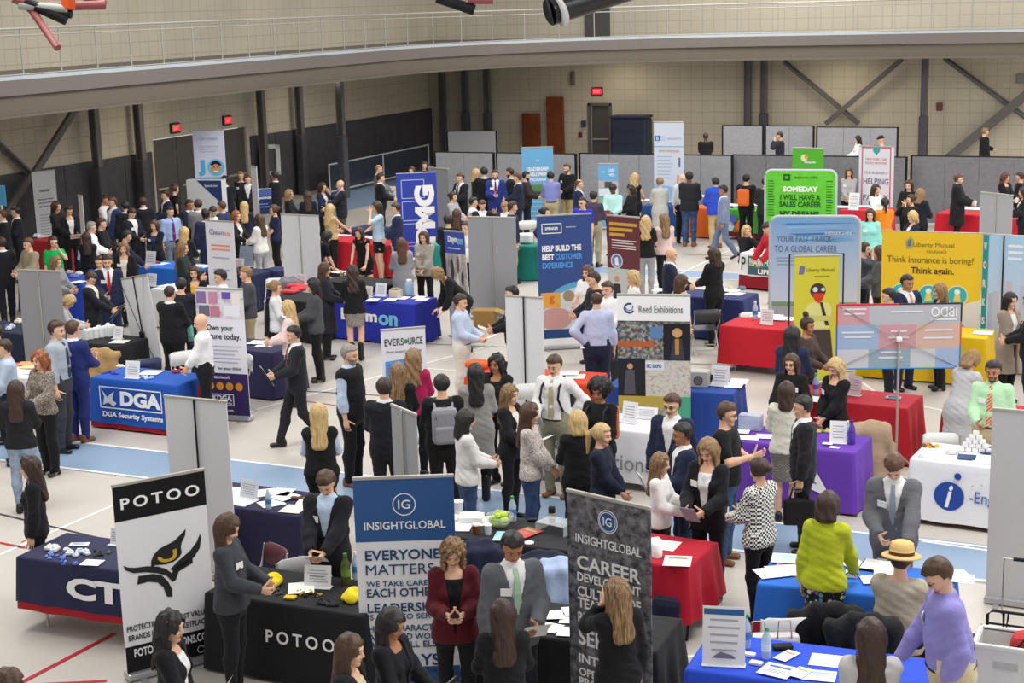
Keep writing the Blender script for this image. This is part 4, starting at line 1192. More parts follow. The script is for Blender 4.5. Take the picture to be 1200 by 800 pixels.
table('igred', (712, 652), (805, 666), '#b5182f', 'crimson cloth on the short table end right of the grey photo banner', hem=.22, amp=.035, flare=.09, legs=True, D=.8)
table('bluered', (888, 684), (1112, 706), '#2f6fd0', 'bright blue short cloth on the table by the person in lime green', hem=.42, amp=.03, flare=.08, under=('#a3182a', 'red cloth hanging below the bright blue one at right'), underhem=.04, D=.8)
table('bluebot', (803, 784), (1090, 822), '#2a4fd0', 'royal blue cloth on the bottom right table with the framed notice', D=.8)
T = table('ieng', (1067, 537), (1235, 556), '#e6e6ea', 'white cloth with a blue round i emblem on the table at right', hem=.06, amp=.01, tl_label='folding table under the white cloth with the blue round i', under=('#b01f2b', 'red cloth under the white one on the table at right'), underhem=.1, legs=True)
tfront(T, '-Engineering', 1.08, .38, .78, .17, flat('#4a5fa8'), bold=.0)
y = -(T['D'] / 2 + .022 + T['flare'] * .5)
e = MB().poly(circle(.46 - T['L'] / 2, .38, .17), 0, .002).build('emblem', flat('#2a4a9f'), T['o'], (0, y, 0)); e.rotation_euler = (0, 0, 0)
text(T['o'], 'i', .46 - T['L'] / 2, .38, .09, .26, m_txt_w, y=y - .006, bold=.03, shear=.3); shape(T['o'], circle(.55 - T['L'] / 2, .62, .04), flat('#2a4a9f'), y=y + .01)
for i in range(5): shape(T['o'], circle(.72 + .1 * i - T['L'] / 2, .53 + .03 * math.sin(i * .8), .016, 5), flat('#e8d26a'), y=y)
T = table('purple', (850, 515), (1001, 531), '#6b3fb0', 'purple cloth with a white triangle on the front at right of centre', amp=.012)
tr_ = [(.50, .36), (.98, .20), (.74, .60)]
MB().poly([(a - T['L'] / 2 + .35, z) for a, z in tr_], 0, .004).build('emblem', m_txt_w, T['o'], (0, -(T['D'] / 2 + .06), 0))
text(T['o'], 'for mom', 1.09 - T['L'] / 2, .40, .14, .04, flat('#5b3fa0'), y=-(T['D'] / 2 + .064), bold=.01, roll=R(30))
table('redmid', (915, 464), (1062, 479), '#b01c2c', 'red cloth on the table behind the two people in black at right')
table('redright', (1104, 483), (1240, 498), '#b4202e', 'red cloth on the table behind the bearded person in mint')
T = table('dga', (106, 442), (207, 452), '#1f55b0', 'blue cloth with a white eagle logo on the table at left', amp=.012, hem=.1, under=('#9e1d2b', 'red cloth showing at the end of the blue eagle table'), underhem=.03)
T0 = T; L_ = T['L']; y = -(T['D'] / 2 + .018 + .025)
def frame_rect(par, x0, z0, x1, z1, w, m, y):
    for q in (rect(x0, z0, x1, z0 + w), rect(x0, z1 - w, x1, z1), rect(x0, z0, x0 + w, z1), rect(x1 - w, z0, x1, z1)): shape(par, q, m, y=y)
frame_rect(T['o'], .18 - L_ / 2, .33, 1.32 - L_ / 2, .66, .018, m_txt_w, y)
tfront(T, 'DGA', .93, .495, .74, .22, m_txt_w, bold=.05)
shape(T['o'], [(.22 - L_ / 2, .62), (.27 - L_ / 2, .5), (.24 - L_ / 2, .38), (.34 - L_ / 2, .42), (.44 - L_ / 2, .36), (.49 - L_ / 2, .42), (.42 - L_ / 2, .46), (.46 - L_ / 2, .6), (.38 - L_ / 2, .54), (.32 - L_ / 2, .5)], flat('#dfe6f2'), y=y - .004)
tfront(T, 'DGA Security Systems', .78, .235, 1.1, .1, m_txt_w, bold=.025)
T = table('daymon', (389, 349), (485, 357), '#2a35a8', 'royal blue cloth lettered in white and sky blue at left centre', amp=.010)
tfront(T, 'Daym', .62, .46, .80, .27, m_txt_w, bold=.04); tfront(T, 'on', 1.26, .44, .42, .2, m_sky, bold=.04)
table('redback', (844, 381), (925, 388), '#c0202f', 'red cloth on the table in front of the sky blue pop-up display', hem=.14, legs=True)
table('reedblue', (711, 453), (858, 462), '#2a4a9c', 'blue cloth hanging behind the photo collage board')
T = table('reedwhite', (628, 494), (768, 508), '#e4e4e8', 'white cloth with grey lettering in front of the collage board', hem=.1, amp=.012, legs=True)
tfront(T, 'Exhibitions', 1.02, .36, 1.14, .2, flat('#8b8c94'), bold=.0)
shape(T['o'], rect(.1 - L_ / 2, .45, .34 - L_ / 2, .5), flat('#2a4fb0'), y=-(T['D'] / 2 + .05))
table('orange', (545, 441), (690, 451), '#d8431f', 'orange red cloth on the table behind the white folding chair at centre', under=('#8f1d27', 'dark red cloth under the orange red one at centre'), hem=.3)
table('navyround', (222, 403), (318, 414), '#2b2a4c', 'navy cloth on the table behind the purple footed banner')
table('blackcup', (376, 329), (448, 336), '#1e1e22', 'black cloth behind the royal blue lettered table')
table('blackred', (312, 349), (368, 355), '#1d1d21', 'black cloth on the table with red folded shirts')
table('blackbags', (84, 400), (139, 406), '#232328', 'black cloth on the table with a row of white bags')
table('navyedge', (-58, 383), (27, 392), '#22283e', 'dark navy cloth on the table cut by the left edge')
table('whiteleft', (-35, 437), (62, 446), '#e3dcdc', 'white cloth on the table left of the person with red hair')
table('bluemid', (22, 324), (96, 333), '#2448b8', 'blue cloth on the table behind the grey banner back at left')
table('blueback', (163, 312), (212, 316), '#2a6fd0', 'bright blue cloth on the table in the left crowd')
table('whitemid', (177, 338), (226, 343), '#e6e4e4', 'white cloth on the table behind the leaning banner back')
table('navymid', (232, 318), (294, 323), '#25284a', 'navy cloth behind the banner with orange and purple lettering')
table('navypole', (305, 316), (326, 318), '#2a2f58', 'navy cloth just left of the white two panel banner back', D=.5)
table('redleft', (35, 281), (82, 285), '#b0283a', 'red cloth under white papers near the left wall')
table('whitefar', (179, 256), (193, 257), '#e5e5e5', 'small white cloth table deep in the left crowd', D=.5)
table('redkmg', (374, 281), (452, 288), '#c01e30', 'red cloth with white papers left of the blue tower banner', hem=.05)
table('navykmg', (403, 268), (437, 271), '#2b2f55', 'navy cloth on the table in front of the low barrier')
table('tealwall', (503, 287), (524, 288), '#2a8f86', 'teal cloth beside the person in a tweed jacket', D=.5)
table('teal', (605, 289), (628, 289), '#1f8075', 'teal cloth on the small stand left of the navy customer banner', D=.55, hem=.02)
table('bluegov', (752, 241), (802, 243), '#274a8c', 'navy blue cloth with white print below the tall listing banner')
table('orangegov', (806, 243), (835, 245), '#d8641f', 'orange cloth beside the person in a blue puffer jacket', D=.6)
T = table('green', (852, 245), (908, 249), '#4aa83c', 'green cloth with coloured blobs near the orange sack', under=('#7d2030', 'dark red cloth below the green one'), hem=.2)
for (u, z, r, c) in ((.2, .5, .14, '#5a6fc0'), (.35, .38, .12, '#e07a3a'), (.5, .5, .1, '#e9e9e6'), (.12, .34, .12, '#cfe6f2')): shape(T['o'], circle(u - T['L'] / 2, z, r), flat(c), y=-(T['D'] / 2 + .06))
T = table('hart', (868, 296), (912, 300), '#e9e9ea', 'white cloth with a green lettered panel at right of centre', hem=.3, under=('#8e1726', 'dark red cloth below the white one with a green panel'), underhem=.05)
shape(T['o'], rect(.2 - T['L'] / 2, .33, T['L'] / 2, .72), flat('#2b7f6c'), y=-(T['D'] / 2 + .045)); shape(T['o'], rect(.2 - T['L'] / 2, .33, T['L'] / 2, .48), flat('#4b5f66'), y=-(T['D'] / 2 + .047))
text(T['o'], 'HARTFORD', .6 - T['L'] / 2, .6, .7, .16, m_txt_w, y=-(T['D'] / 2 + .055), bold=.01); text(T['o'], 'LIFE', .6 - T['L'] / 2, .41, .3, .1, m_txt_w, y=-(T['D'] / 2 + .055), bold=.03); text(T['o'], 'P', .1 - T['L'] / 2, .55, .1, .28, m_txt_k, y=-(T['D'] / 2 + .055))
table('redhelp', (984, 246), (1040, 248), '#c92a3a', 'red cloth by the shield topped white banner')
T = table('redcoat', (1097, 250), (1153, 253), '#d02234', 'red cloth behind the person in a long black coat')
shape(T['o'], circle(1.1 - T['L'] / 2 + .2, .5, .14), m_txt_w, y=-(T['D'] / 2 + .055))
table('rededge', (1172, 256), (1230, 259), '#c42234', 'red cloth behind the grey two panel banner back at far right')
table('yellow', (1008, 387), (1155, 397), '#e6bf1c', 'yellow cloth in front of the big yellow banner')
table('navyhart', (772, 345), (870, 352), '#2b3568', 'navy cloth on the table behind the collage board at right')

# ------------------------------------------------------------------ banners and displays
def banner(tl, tr, H, m, label, name='roll_up_banner', back=False, lean=0, roll=0, zb=.07, base=True, group=None, th=.012, cat='banner', wid=None, pole=True):
    A = gp(tl[0], tl[1], H); B = gp(tr[0], tr[1], H); d = B - A; w = wid or d.length; ang = math.atan2(d.y, d.x); top = (A + B) / 2
    rot = Euler((R(lean), R(roll), ang), 'XYZ'); loc = top - rot.to_matrix() @ Vector((0, 0, H))
    o = empty(name, loc, 0); o.rotation_euler = rot; tag(o, label, cat, group)
    MB().box((0, th / 2, (H + zb) / 2), (w, th, H - zb)).build('panel', m, o)
    b = MB(); b.box((0, th / 2, H), (w + .01, .03, .03), bev=.006); b.build('top_rail', m_rail, o)
    if base:
        b = MB(); b.box((0, .02, .045), (w + .02, .16, .07), bev=.02)
        for s in (-1, 1): b.box((s * w * .35, .02, .008), (.05, .36, .016))
        b.build('base', mat('alu', '#b9babd', .35, .6), o)
    yb = -.02 if back else th + .02
    if pole: MB().tube([(0, yb, .06 if base else 0), (0, yb, H)], .011, 8).build('support_pole', m_black if back == 'k' else m_rail, o)
    BANNERS.append((o.matrix_basis.inverted(), w)); return o, w
m_back_g = mat('banner_back_grey', '#a2a4a8', .7); m_back_w = mat('banner_back_white', '#dcdde0', .6); m_back_d = mat('banner_back_dark', '#8f8f93', .7)
WH = mat('banner_white', '#e8e8ee', .5)
# backs
banner((192, 464), (265, 471), 2.0, m_back_w, 'tall white banner back with black centre pole behind the owl eye banner', back='k')
banner((1163, 479), (1262, 487), 2.0, mat('banner_back_mid', '#c3c4c6', .6), 'big pale grey banner back cut by the right edge', back=False, pole=False)
banner((329, 251), (373, 253), 2.0, m_back_w, 'white two panel banner back left of the person reaching over the red table', back=True)
banner((548, 254), (604, 255), 2.0, m_back_g, 'grey two panel banner back near the centre, left of the navy customer banner', back=True)
banner((592, 346), (636, 349), 2.0, m_back_w, 'white two panel banner back behind the orange red table', back='k')
banner((458, 474), (487, 486), 2.0, m_back_g, 'narrow grey banner back seen edge on behind the blue slogan banner', back=True)
banner((20, 316), (70, 318), 2.0, m_back_d, 'grey two panel banner back at left before the blue table', back=True)
banner((90, 228), (97, 230), 2.0, m_back_w, 'thin white banner edge on among the left crowd', back=False, wid=.3)
banner((1149, 225), (1187, 229), 2.0, m_back_g, 'grey two panel banner back at far right before the red table', back=True)
banner((501, 196), (525, 198), 2.0, mat('banner_back_steel', '#85888f', .7), 'grey banner back tucked behind the blue tower banner', back=False)
o, w = banner((141, 321), (173, 328), 1.75, m_back_w, 'leaning white banner back with crossed black cords left of centre', back='k', roll=-11, base=False)
b = MB(); b.tube([(-w / 2, -.03, 1.72), (.04, -.05, .8), (w / 2, -.03, .1)], .006, 5); b.tube([(w * .4, -.03, 1.72), (.06, -.05, .8), (-w / 2, -.03, .1)], .006, 5); b.build('cross_cord', m_black, o); MB().box((.05, -.06, .8), (.1, .06, .1), bev=.02).build('hub', m_black, o)
# owl eye banner
o, w = banner((131, 570), (239, 549.5), 1.87, mat('banner_paper', '#e9e9ed', .5), 'white roll-up banner with a black and gold owl eye at bottom left')
ang0 = o.rotation_euler.z
k = w / .9
shape(o, rect(-w / 2, 1.53, w / 2, 1.855), m_black, y=-.002)
text(o, 'POTOO', 0, 1.69, .77 * k, .105, m_txt_w, bold=.02, spacing=1.35, y=-.006)
def S(pts, m, y=-.005, eye=False): return shape(o, [(((.35 + (x - .335) * 1.25 if eye else x) - .5) * w, 1.04 + (z - .90) * .73 if eye else .715 + (z - .585) * 1.067) for x, z in pts], m, y)
# the eye: drop shape with a pointed upper corner
S([(.33, .92), (.335, .985), (.36, 1.06), (.41, 1.12), (.47, 1.15), (.54, 1.18), (.60, 1.24), (.655, 1.31), (.645, 1.22), (.61, 1.14), (.60, 1.08), (.605, 1.01), (.58, .95), (.53, .915), (.47, .90), (.41, .91), (.37, .92), (.335, .90)], m_txt_k, eye=True)
pts = [(.395, 1.02), (.43, 1.0), (.43, .985), (.455, .97), (.49, .965), (.52, .985), (.53, 1.02), (.525, 1.07), (.56, 1.08), (.565, 1.01), (.545, .955), (.50, .93), (.45, .932), (.41, .955), (.39, .99)]
S(pts, flat('#cda92e'), y=-.008, eye=True)
S([(.05, .96), (.07, .915), (.15, .875), (.28, .86), (.40, .83), (.5, .79), (.565, .72), (.6, .73), (.64, .80), (.80, .85), (.80, .905), (.70, .88), (.60, .84), (.56, .80), (.5, .85), (.42, .885), (.3, .91), (.17, .92), (.1, .935)], m_txt_k)
S([(.55, .84), (.65, .90), (.78, .965), (.86, 1.03), (.905, 1.10), (.91, 1.05), (.89, .97), (.82, .90), (.72, .85), (.60, .80)], m_txt_k)
S([(.18, .765), (.30, .77), (.40, .745), (.46, .69), (.49, .60), (.55, .585), (.55, .66), (.51, .74), (.45, .80), (.36, .83), (.20, .84)], m_txt_k)
text(o, 'PROTECTING THE MOST VALUED', 0, .50, .84 * k, .055, m_txt_k, bold=.01); text(o, 'BRANDS IN THE MARKETPLACE.', -.01, .41, .80 * k, .055, m_txt_k, bold=.01)
shape(o, rect(-w / 2, .08, w / 2, .33), m_black, y=-.003); text(o, 'POTOOSOLUTIONS.COM', .02, .26, .78 * k, .08, m_txt_w, y=-.006, bold=.02)
ring(o, .28, .14, .035, .005, m_txt_w, y=-.006)
# blue slogan banner
m_igb = mat('ig_blue', '#24548f', .5)
o, w = banner((413, 561), (531, 557), 2.0, mat('banner_paper', '#e9e9ed', .5), 'white and blue roll-up banner of stacked navy slogans at bottom centre')
shape(o, rect(-w / 2, 1.42, w / 2, 1.985), m_igb, y=-.002); shape(o, rect(-w / 2, .08, w / 2, .24), m_igb, y=-.002)
ring(o, 0, 1.755, .102, .009, m_txt_w); text(o, 'IG', 0, 1.755, .105, .08, m_txt_w, y=-.005, bold=.005)
text(o, 'INSIGHTGLOBAL', 0, 1.565, .71, .072, m_txt_w, y=-.005, bold=.008)
zz = 1.295
for (t_, hh, ww, gap, bd) in (('EVERYONE', .095, .66, .135, .02), ('MATTERS', .095, .60, .13, 0), ('WE TAKE CARE OF', .05, .66, .085, .005), ('EACH OTHER', .08, .62, .14, .015), ('LEADERSHIP', .085, .66, .085, .015), ('IS HERE TO SERVE', .05, .64, .11, .005), ('HIGH CHARACTER', .058, .66, .08, .008), ('AND HARD WORK', .058, .64, .075, .008), ('ABOVE ALL ELSE', .058, .64, .15, .008), ('ALWAYS', .11, .62, .10, .02), ('KNOW WHERE YOU STAND', .04, .66, .08, .0)):
    text(o, t_, -.36 + ww / 2, zz, ww, hh, m_txt_navy, bold=bd); zz -= gap
# grey photo banner
o, w = banner((664, 574), (762, 596), 2.1, mat('photo_print', '#26262c', .5, kind='photo', col2='#8d8d94', scale=13), 'dark grey photo roll-up banner with white career slogans at bottom centre')
shape(o, circle(0, 1.82, .098), m_txt_w, y=-.003); shape(o, circle(0, 1.82, .09), m_igb, y=-.005); ring(o, 0, 1.82, .082, .006, m_txt_w, y=-.0075); text(o, 'IG', 0, 1.82, .085, .07, m_txt_w, y=-.008)
text(o, 'INSIGHTGLOBAL', 0, 1.625, .66, .075, m_txt_w, bold=.004)
zz = 1.42
for (t_, hh, ww, gap, bd) in (('CAREER', .12, .64, .125, .035), ('DEVELOPMENT', .075, .64, .125, .03), ('CULTURE OF', .09, .64, .10, .03), ('TEAMWORK', .09, .62, .13, .03), ('RECOGNITION', .09, .64, .17, .02), ('SERVICE', .14, .64, .19, .03), ('INTEGRITY', .08, .62, .12, .02), ('OPEN DOORS', .07, .62, .09, .02), ('PROMOTION', .08, .62, .075, .02), ('ONLY FROM WITHIN', .045, .62, .085, .015), ('OFFICES ACROSS', .06, .62, .07, .02), ('NORTH AMERICA', .06, .62, .09, .02)):
    text(o, t_, -.32 + ww / 2, zz, ww, hh, m_txt_w, bold=min(bd, .02)); zz -= gap
for c_ in o.children:
    if c_.name.split('.')[0] in ('lettering', 'emblem'): c_.location.z += .09
# white banner with purple foot
o, w = banner((228, 337), (284, 339), 2.0, WH, 'white roll-up banner with photo collage and purple foot behind the person in a white shirt')
shape(o, rect(-w / 2, 1.55, w / 2, 1.97), mat('collage_a', '#e2dce2', .5, kind='collage', scale=14), y=-.002)
for (x, z, ww, hh, c) in ((-.3, 1.86, .16, .18, '#8a6f9a'), (-.1, 1.86, .15, .18, '#c78ba0'), (.12, 1.9, .15, .1, '#6d56b0'), (.28, 1.84, .14, .18, '#e9e2dc'), (-.26, 1.66, .18, .16, '#6f6a7c'), (-.08, 1.65, .16, .16, '#c47f8c'), (.2, 1.67, .26, .16, '#e9e9ee')): shape(o, rect(x - ww / 2, z - hh / 2, x + ww / 2, z + hh / 2), flat(c), y=-.004)
text(o, 'Own your', -.02, 1.40, .44, .11, m_txt_k, bold=.01); text(o, 'future today.', .02, 1.27, .60, .12, m_txt_k, bold=.01)
lines(o, -.33, .33, .86, 1.16, 5, flat('#b9b6c4'), fill=.25); text(o, 'for your DGA', .1, .79, .4, .05, m_txt_k)
shape(o, rect(-w / 2, .08, w / 2, .72), flat('#3c2c5c'), y=-.002); text(o, 'with teamwork', -.1, .66, .4, .05, m_txt_w, y=-.005)
for i in range(4): shape(o, circle(-.24 + i * .16, .52, .062), flat('#d9952e'), y=-.004)
frame_rect(o, -.25, .22, .14, .40, .012, m_txt_w, -.005); text(o, 'KDGA', -.055, .335, .32, .09, m_txt_w, bold=.03, y=-.005); text(o, 'DGA Security', -.055, .255, .32, .04, m_txt_w, y=-.005); text(o, 'www.dga.com', -.03, .15, .3, .04, m_txt_w, y=-.005)
# orange and purple lettered banner in the left crowd
o, w = banner((240, 258), (273, 260), 2.0, WH, 'white roll-up banner with violet and orange heading in the left crowd')
ring(o, -.2, 1.78, .06, .014, flat('#7a6aa0')); text(o, '2', -.2, 1.78, .04, .06, flat('#7a6aa0')); text(o, 'NIGHT', -.02, 1.76, .26, .07, flat('#8d84ac'), bold=.02); text(o, 'FLEX', .2, 1.75, .18, .07, flat('#e08a78'), bold=.02)
for z in (1.5, 1.42): shape(o, rect(-.24, z, .24, z + .035), flat('#e0a08c'))
for z in (1.26, 1.02, .84): shape(o, rect(-.22, z, .2, z + .03), flat('#b5acc8'))
# text banner by left wall
o, w = banner((37, 202), (64, 199), 2.2, mat('banner_cool', '#c9ccd2', .6), 'pale grey roll-up banner of small print by the left wall')
text(o, 'mentor', 0, 1.72, .3, .07, m_txt_k); text(o, 'Grow your career', 0, 1.5, .45, .06, flat('#4b4c5c'), bold=.01); text(o, 'and your network', 0, 1.41, .45, .06, flat('#4b4c5c')); text(o, 'right here today', 0, 1.32, .42, .06, flat('#4b4c5c')); lines(o, -.22, .24, .5, 1.15, 9, flat('#9a9ba6'), fill=.3)
# JO banner with a portrait, and its counter panel
o, w = banner((225, 153), (262, 152), 2.95, mat('banner_lilac', '#d3d9ee', .5), 'tall pale banner with a smiling portrait before the left doors')
text(o, 'J', -w * .27, 1.97, w * .22, .42, flat('#58b4e0'), bold=.09, y=-.005); shape(o, rect(-w / 2, 1.66, w / 2, 1.72), flat('#58b4e0')); ring(o, w * .18, 1.97, w * .27, w * .09, flat('#6cc1ea'))
shape(o, circle(w * .18, 1.95, w * .17), flat('#c79a7e'), y=-.006); shape(o, [(w * .18 + w * .19 * math.cos(R(a)), 1.97 + w * .22 * math.sin(R(a))) for a in range(15, 170, 12)], flat('#241c1c'), y=-.0075); shape(o, [(w * .18 + w * .13 * math.cos(R(a)), 1.94 + w * .15 * math.sin(R(a))) for a in range(0, 360, 20)], flat('#c79a7e'), y=-.009)
shape(o, [(w * .18 + w * .08 * math.cos(R(a)), 1.89 + w * .05 * math.sin(R(a))) for a in range(180, 361, 20)], m_txt_w, y=-.0105)
for sx in (-1, 1): shape(o, circle(w * .18 + sx * w * .06, 1.98, .02, 10), m_txt_k, y=-.0105)
text(o, 'START YOUR NEXT', 0, 2.72, w * .6, .06, flat('#9aa6cc')); text(o, 'career with us today', 0, 2.52, w * .62, .05, flat('#a9a4bc')); lines(o, -w * .3, w * .36, 2.36, 2.48, 2, flat('#b8b6cc'))
o, w = banner((218, 211), (259, 211), 1.75, mat('banner_cool2', '#d6d8dd', .6), 'low white and navy counter panel below the portrait banner', name='counter_panel', cat='counter', base=False, pole=False, th=.3, zb=0)
shape(o, [(-w * .2, 1.74), (w / 2, 1.74), (w / 2, 1.12)], flat('#2a3f72'), y=-.003); text(o, 'Spectrum', w * .2, 1.6, w * .36, .09, m_txt_w, y=-.006)
o, w = banner((300, 222), (318, 221), 1.45, flat('#22325c'), 'navy screen with a light wordmark beside the left columns', name='display_screen', cat='screen', base=False, pole=True, th=.06, zb=.8)
text(o, 'Spectrum', 0, 1.22, w * .9, .1, m_txt_w, y=-.005, bold=.02); lines(o, -w * .4, w * .4, .95, 1.1, 2, flat('#6c83c0')); shape(o, rect(-w / 2, 1.28, w / 2, 1.43), flat('#4a5fa8'))
banner((291, 194), (303, 196), 2.3, WH, 'white banner seen edge on beside the navy screen', wid=.34)
# blue tower with vertical letters
o, w = banner((464, 204), (511, 202), 2.2, mat('tower_blue', '#2a3fa6', .5), 'blue tower banner with huge sideways white letters left of centre', th=.05)
for i, (z0, z1) in enumerate(((1.62, 2.06), (1.10, 1.56), (.58, 1.04), (.1, .52))): frame_rect(o, -.36, z0, .18, z1, .018, flat('#aebbe6'), -.004)
text(o, 'KPMG', .17, 1.02, 1.8, .47, m_txt_w, bold=.06, y=-.007, roll=R(-90))
# leaning collage banner
o, w = banner((520, 266), (544, 276), 2.0, mat('collage_b', '#ddd8d2', .5, kind='photo', col2='#6b5a58', scale=3), 'slanting banner with blue head and photo collage at left of the grey back', roll=-6)
shape(o, rect(-w / 2, 1.6, w / 2, 1.98), flat('#3f55b0'), y=-.003); text(o, 'Daym', -.1, 1.84, w * .46, .15, m_txt_w, bold=.04, y=-.006); text(o, 'on', w * .28, 1.82, w * .26, .11, m_sky, bold=.04, y=-.006); lines(o, -w * .35, w * .4, 1.66, 1.72, 1, flat('#c9d2f0'), y=-.006)
for (x, z, a, c) in ((-.2, 1.3, .16, '#3c3a44'), (.1, 1.4, .12, '#6d5a58'), (.05, 1.05, .15, '#e9e4de'), (.2, .8, .16, '#4a4f60'), (-.1, .75, .14, '#b9927c'), (.15, .45, .14, '#7f8aa2'), (-.2, 1.0, .1, '#d8b49c'), (.28, 1.15, .1, '#2f3340')): shape(o, [(x * w + a * math.cos(R(t)) * .7, z + a * 1.3 * math.sin(R(t))) for t in range(0, 360, 24)], flat(c), y=-.004)
# eversource
o, w = banner((446, 387), (498, 383), 1.65, WH, 'white roll-up banner with green dotted wordmark behind the people at centre left')
text(o, 'EVERS', -w * .21, 1.8, w * .43, .10, m_txt_k, bold=.004); text(o, 'URCE', w * .27, 1.8, w * .33, .10, m_txt_k, bold=.004); shape(o, circle(w * .055, 1.8, w * .05), flat('#2f9a6c')); text(o, 'Move toward your calling', 0, 1.66, w * .8, .05, m_txt_g, shear=.2)
shape(o, [(-w * .43, 1.53), (w * .22, 1.57), (w * .22, 1.12), (-w * .18, 1.12), (-w * .3, 1.0), (-w * .29, 1.12), (-w * .43, 1.12)], flat('#5a9be0')); shape(o, rect(-w * .05, .85, w * .45, 1.2), flat('#43b06a'), y=-.002); lines(o, -w * .38, w * .18, 1.15, 1.5, 8, flat('#3a7fcc'), y=-.006, fill=.4)
for c_ in o.children:
    if c_.name.split('.')[0] in ('lettering', 'emblem'): c_.location.z -= .33
# navy customer banner
o, w = banner((629, 253), (693, 250), 2.38, mat('navy_banner', '#2c4a88', .5), 'large navy roll-up banner about customer experience near the centre')
frame_rect(o, -w * .42, 2.06, -w * .05, 2.24, .015, m_txt_w, -.004); text(o, 'SPRAKER', -w * .235, 2.15, w * .24, .05, m_txt_w, bold=.03); text(o, 'spectrum', w * .12, 2.16, w * .18, .03, m_txt_w)
text(o, 'HELP BUILD THE', -w * .06, 1.80, w * .72, .105, m_txt_w, bold=.045); text(o, 'BEST', -w * .31, 1.65, w * .22, .105, m_txt_w, bold=.045); text(o, 'CUSTOMER', w * .07, 1.65, w * .5, .1, flat('#5a9fe6'), bold=.03); text(o, 'EXPERIENCE', -w * .135, 1.50, w * .57, .1, flat('#5a9fe6'), bold=.03)
cx, cz, rr = .35 * w, .42, 1.05 * w / 1.05
arc = [(max(-w / 2, min(w / 2, .3 * w + .95 * w * math.cos(R(a)))), .2 + 1.0 * math.sin(R(a))) for a in range(60, 171, 5)]
shape(o, [(w / 2, .35)] + [(w / 2, 1.14)] + arc + [(-w / 2, .35)], flat('#58a6cc'), y=-.003)
arc = [(max(-w / 2, min(w / 2, .3 * w + .9 * w * math.cos(R(a)))), .1 + 1.0 * math.sin(R(a))) for a in range(60, 171, 5)]
shape(o, [(w / 2, .35)] + [(w / 2, 1.02)] + arc + [(-w / 2, .35)], flat('#cfd3d6'), y=-.0045)
shape(o, rect(-w * .46, .75, -w * .1, 1.02), flat('#e0a24a'), y=-.006); text(o, 'g', -w * .26, .89, .09, .14, flat('#d86a2a'), y=-.009, bold=.03); shape(o, [(-w * .3 + .3 * math.cos(R(a)) + .1, .55 + .2 * math.sin(R(a))) for a in range(0, 360, 20)], flat('#c79a94'), y=-.006); shape(o, circle(.05, .95, .1), flat('#9c8a72'), y=-.006)
shape(o, rect(-w / 2, .2, w / 2, .36), flat('#2c4a7c'), y=-.007); shape(o, rect(-w / 2, .08, w / 2, .2), m_txt_w, y=-.007)
# maroon banner with seal
o, w = banner((711, 252), (749, 255), 2.05, mat('maroon_banner', '#6b3238', .5), 'maroon roll-up banner with round seal and group photo near the centre')
for i, z in enumerate((1.9, 1.8, 1.7)): shape(o, rect(-w * .42, z - .03, w * (.42, .3, .05)[i], z + .03), flat('#d9a84a'), y=-.004)
lines(o, -w * .35, w * .42, 1.42, 1.62, 4, flat('#e5d6d2')); shape(o, rect(-w / 2, .2, w / 2, 1.06), flat('#c9cfc8'), y=-.003); shape(o, circle(-w * .2, 1.2, .14), flat('#d5d9e6'), y=-.005); shape(o, circle(-w * .2, 1.2, .115), flat('#6b7fb0'), y=-.007); shape(o, [(-w * .2 - .04, 1.12), (-w * .2 + .05, 1.12), (-w * .2 + .02, 1.28), (-w * .2 - .05, 1.25)], m_txt_w, y=-.008)
for (x, c, c2, hgt) in ((-.22, '#c9a08a', '#3c3a42', .62), (.18, '#b8927c', '#4a5a68', .45), (.36, '#c9a08a', '#3a3f4a', .4)):
    shape(o, [(x * w - .1, .3), (x * w + .12, .3), (x * w + .09, .3 + hgt * .75), (x * w - .06, .3 + hgt * .75)], flat(c2), y=-.005); shape(o, circle(x * w + .01, .3 + hgt * .9, .06), flat(c), y=-.006)
# collage board
o, w = banner((723, 345), (809, 346), 2.14, mat('collage_c', '#3c3a3c', .5, kind='collage', scale=22), 'tall photo collage board with a white wordmark header near the centre')
shape(o, rect(-w / 2, 1.66, w / 2, 1.99), m_txt_w, y=-.02, th=.02)
ring(o, -w * .33, 1.83, .075, .024, flat('#2a3f72'), y=-.024, a0=60, a1=330); ring(o, -w * .33, 1.85, .055, .012, flat('#4a6fb0'), y=-.026, a0=200, a1=380); text(o, 'Reed Exhibitions', w * .1, 1.82, w * .6, .1, flat('#6c6e78'), y=-.024)
shape(o, rect(-w / 2, 1.14, w * .13, 1.62), mat('collage_warm', '#2e2620', .5, kind='collage', scale=30), y=-.002); shape(o, rect(-w / 2, 1.3, w * .0, 1.38), flat('#b5623a'), y=-.0025); shape(o, rect(-w * .05, 1.42, w * .12, 1.58), flat('#5f86b8'), y=-.0025)
shape(o, rect(-w * .12, .62, w / 2, 1.12), mat('collage_crowd', '#d5ccbe', .5, kind='collage', scale=34), y=-.002); shape(o, rect(-w / 2, .08, w / 2, .46), mat('collage_field', '#8f8468', .5, kind='collage', scale=30), y=-.002)
shape(o, rect(w * .13, 1.12, w / 2, 1.62), flat('#22222a'), y=-.004); shape(o, [(w * .22, 1.13), (w * .42, 1.13), (w * .38, 1.42), (w * .27, 1.42)], flat('#3a4254'), y=-.006); shape(o, circle(w * .32, 1.5, .065), flat('#c9a070'), y=-.007); shape(o, rect(w * .29, 1.2, w * .345, 1.42), flat('#c9862e'), y=-.008)
shape(o, rect(-w / 2, .62, -w * .12, 1.14), flat('#26262c'), y=-.005); shape(o, [(-w * .42, .64), (-w * .26, .64), (-w * .27, .98), (-w * .39, .98)], flat('#54545c'), y=-.007); shape(o, circle(-w * .33, 1.03, .04), flat('#c9967c'), y=-.008)
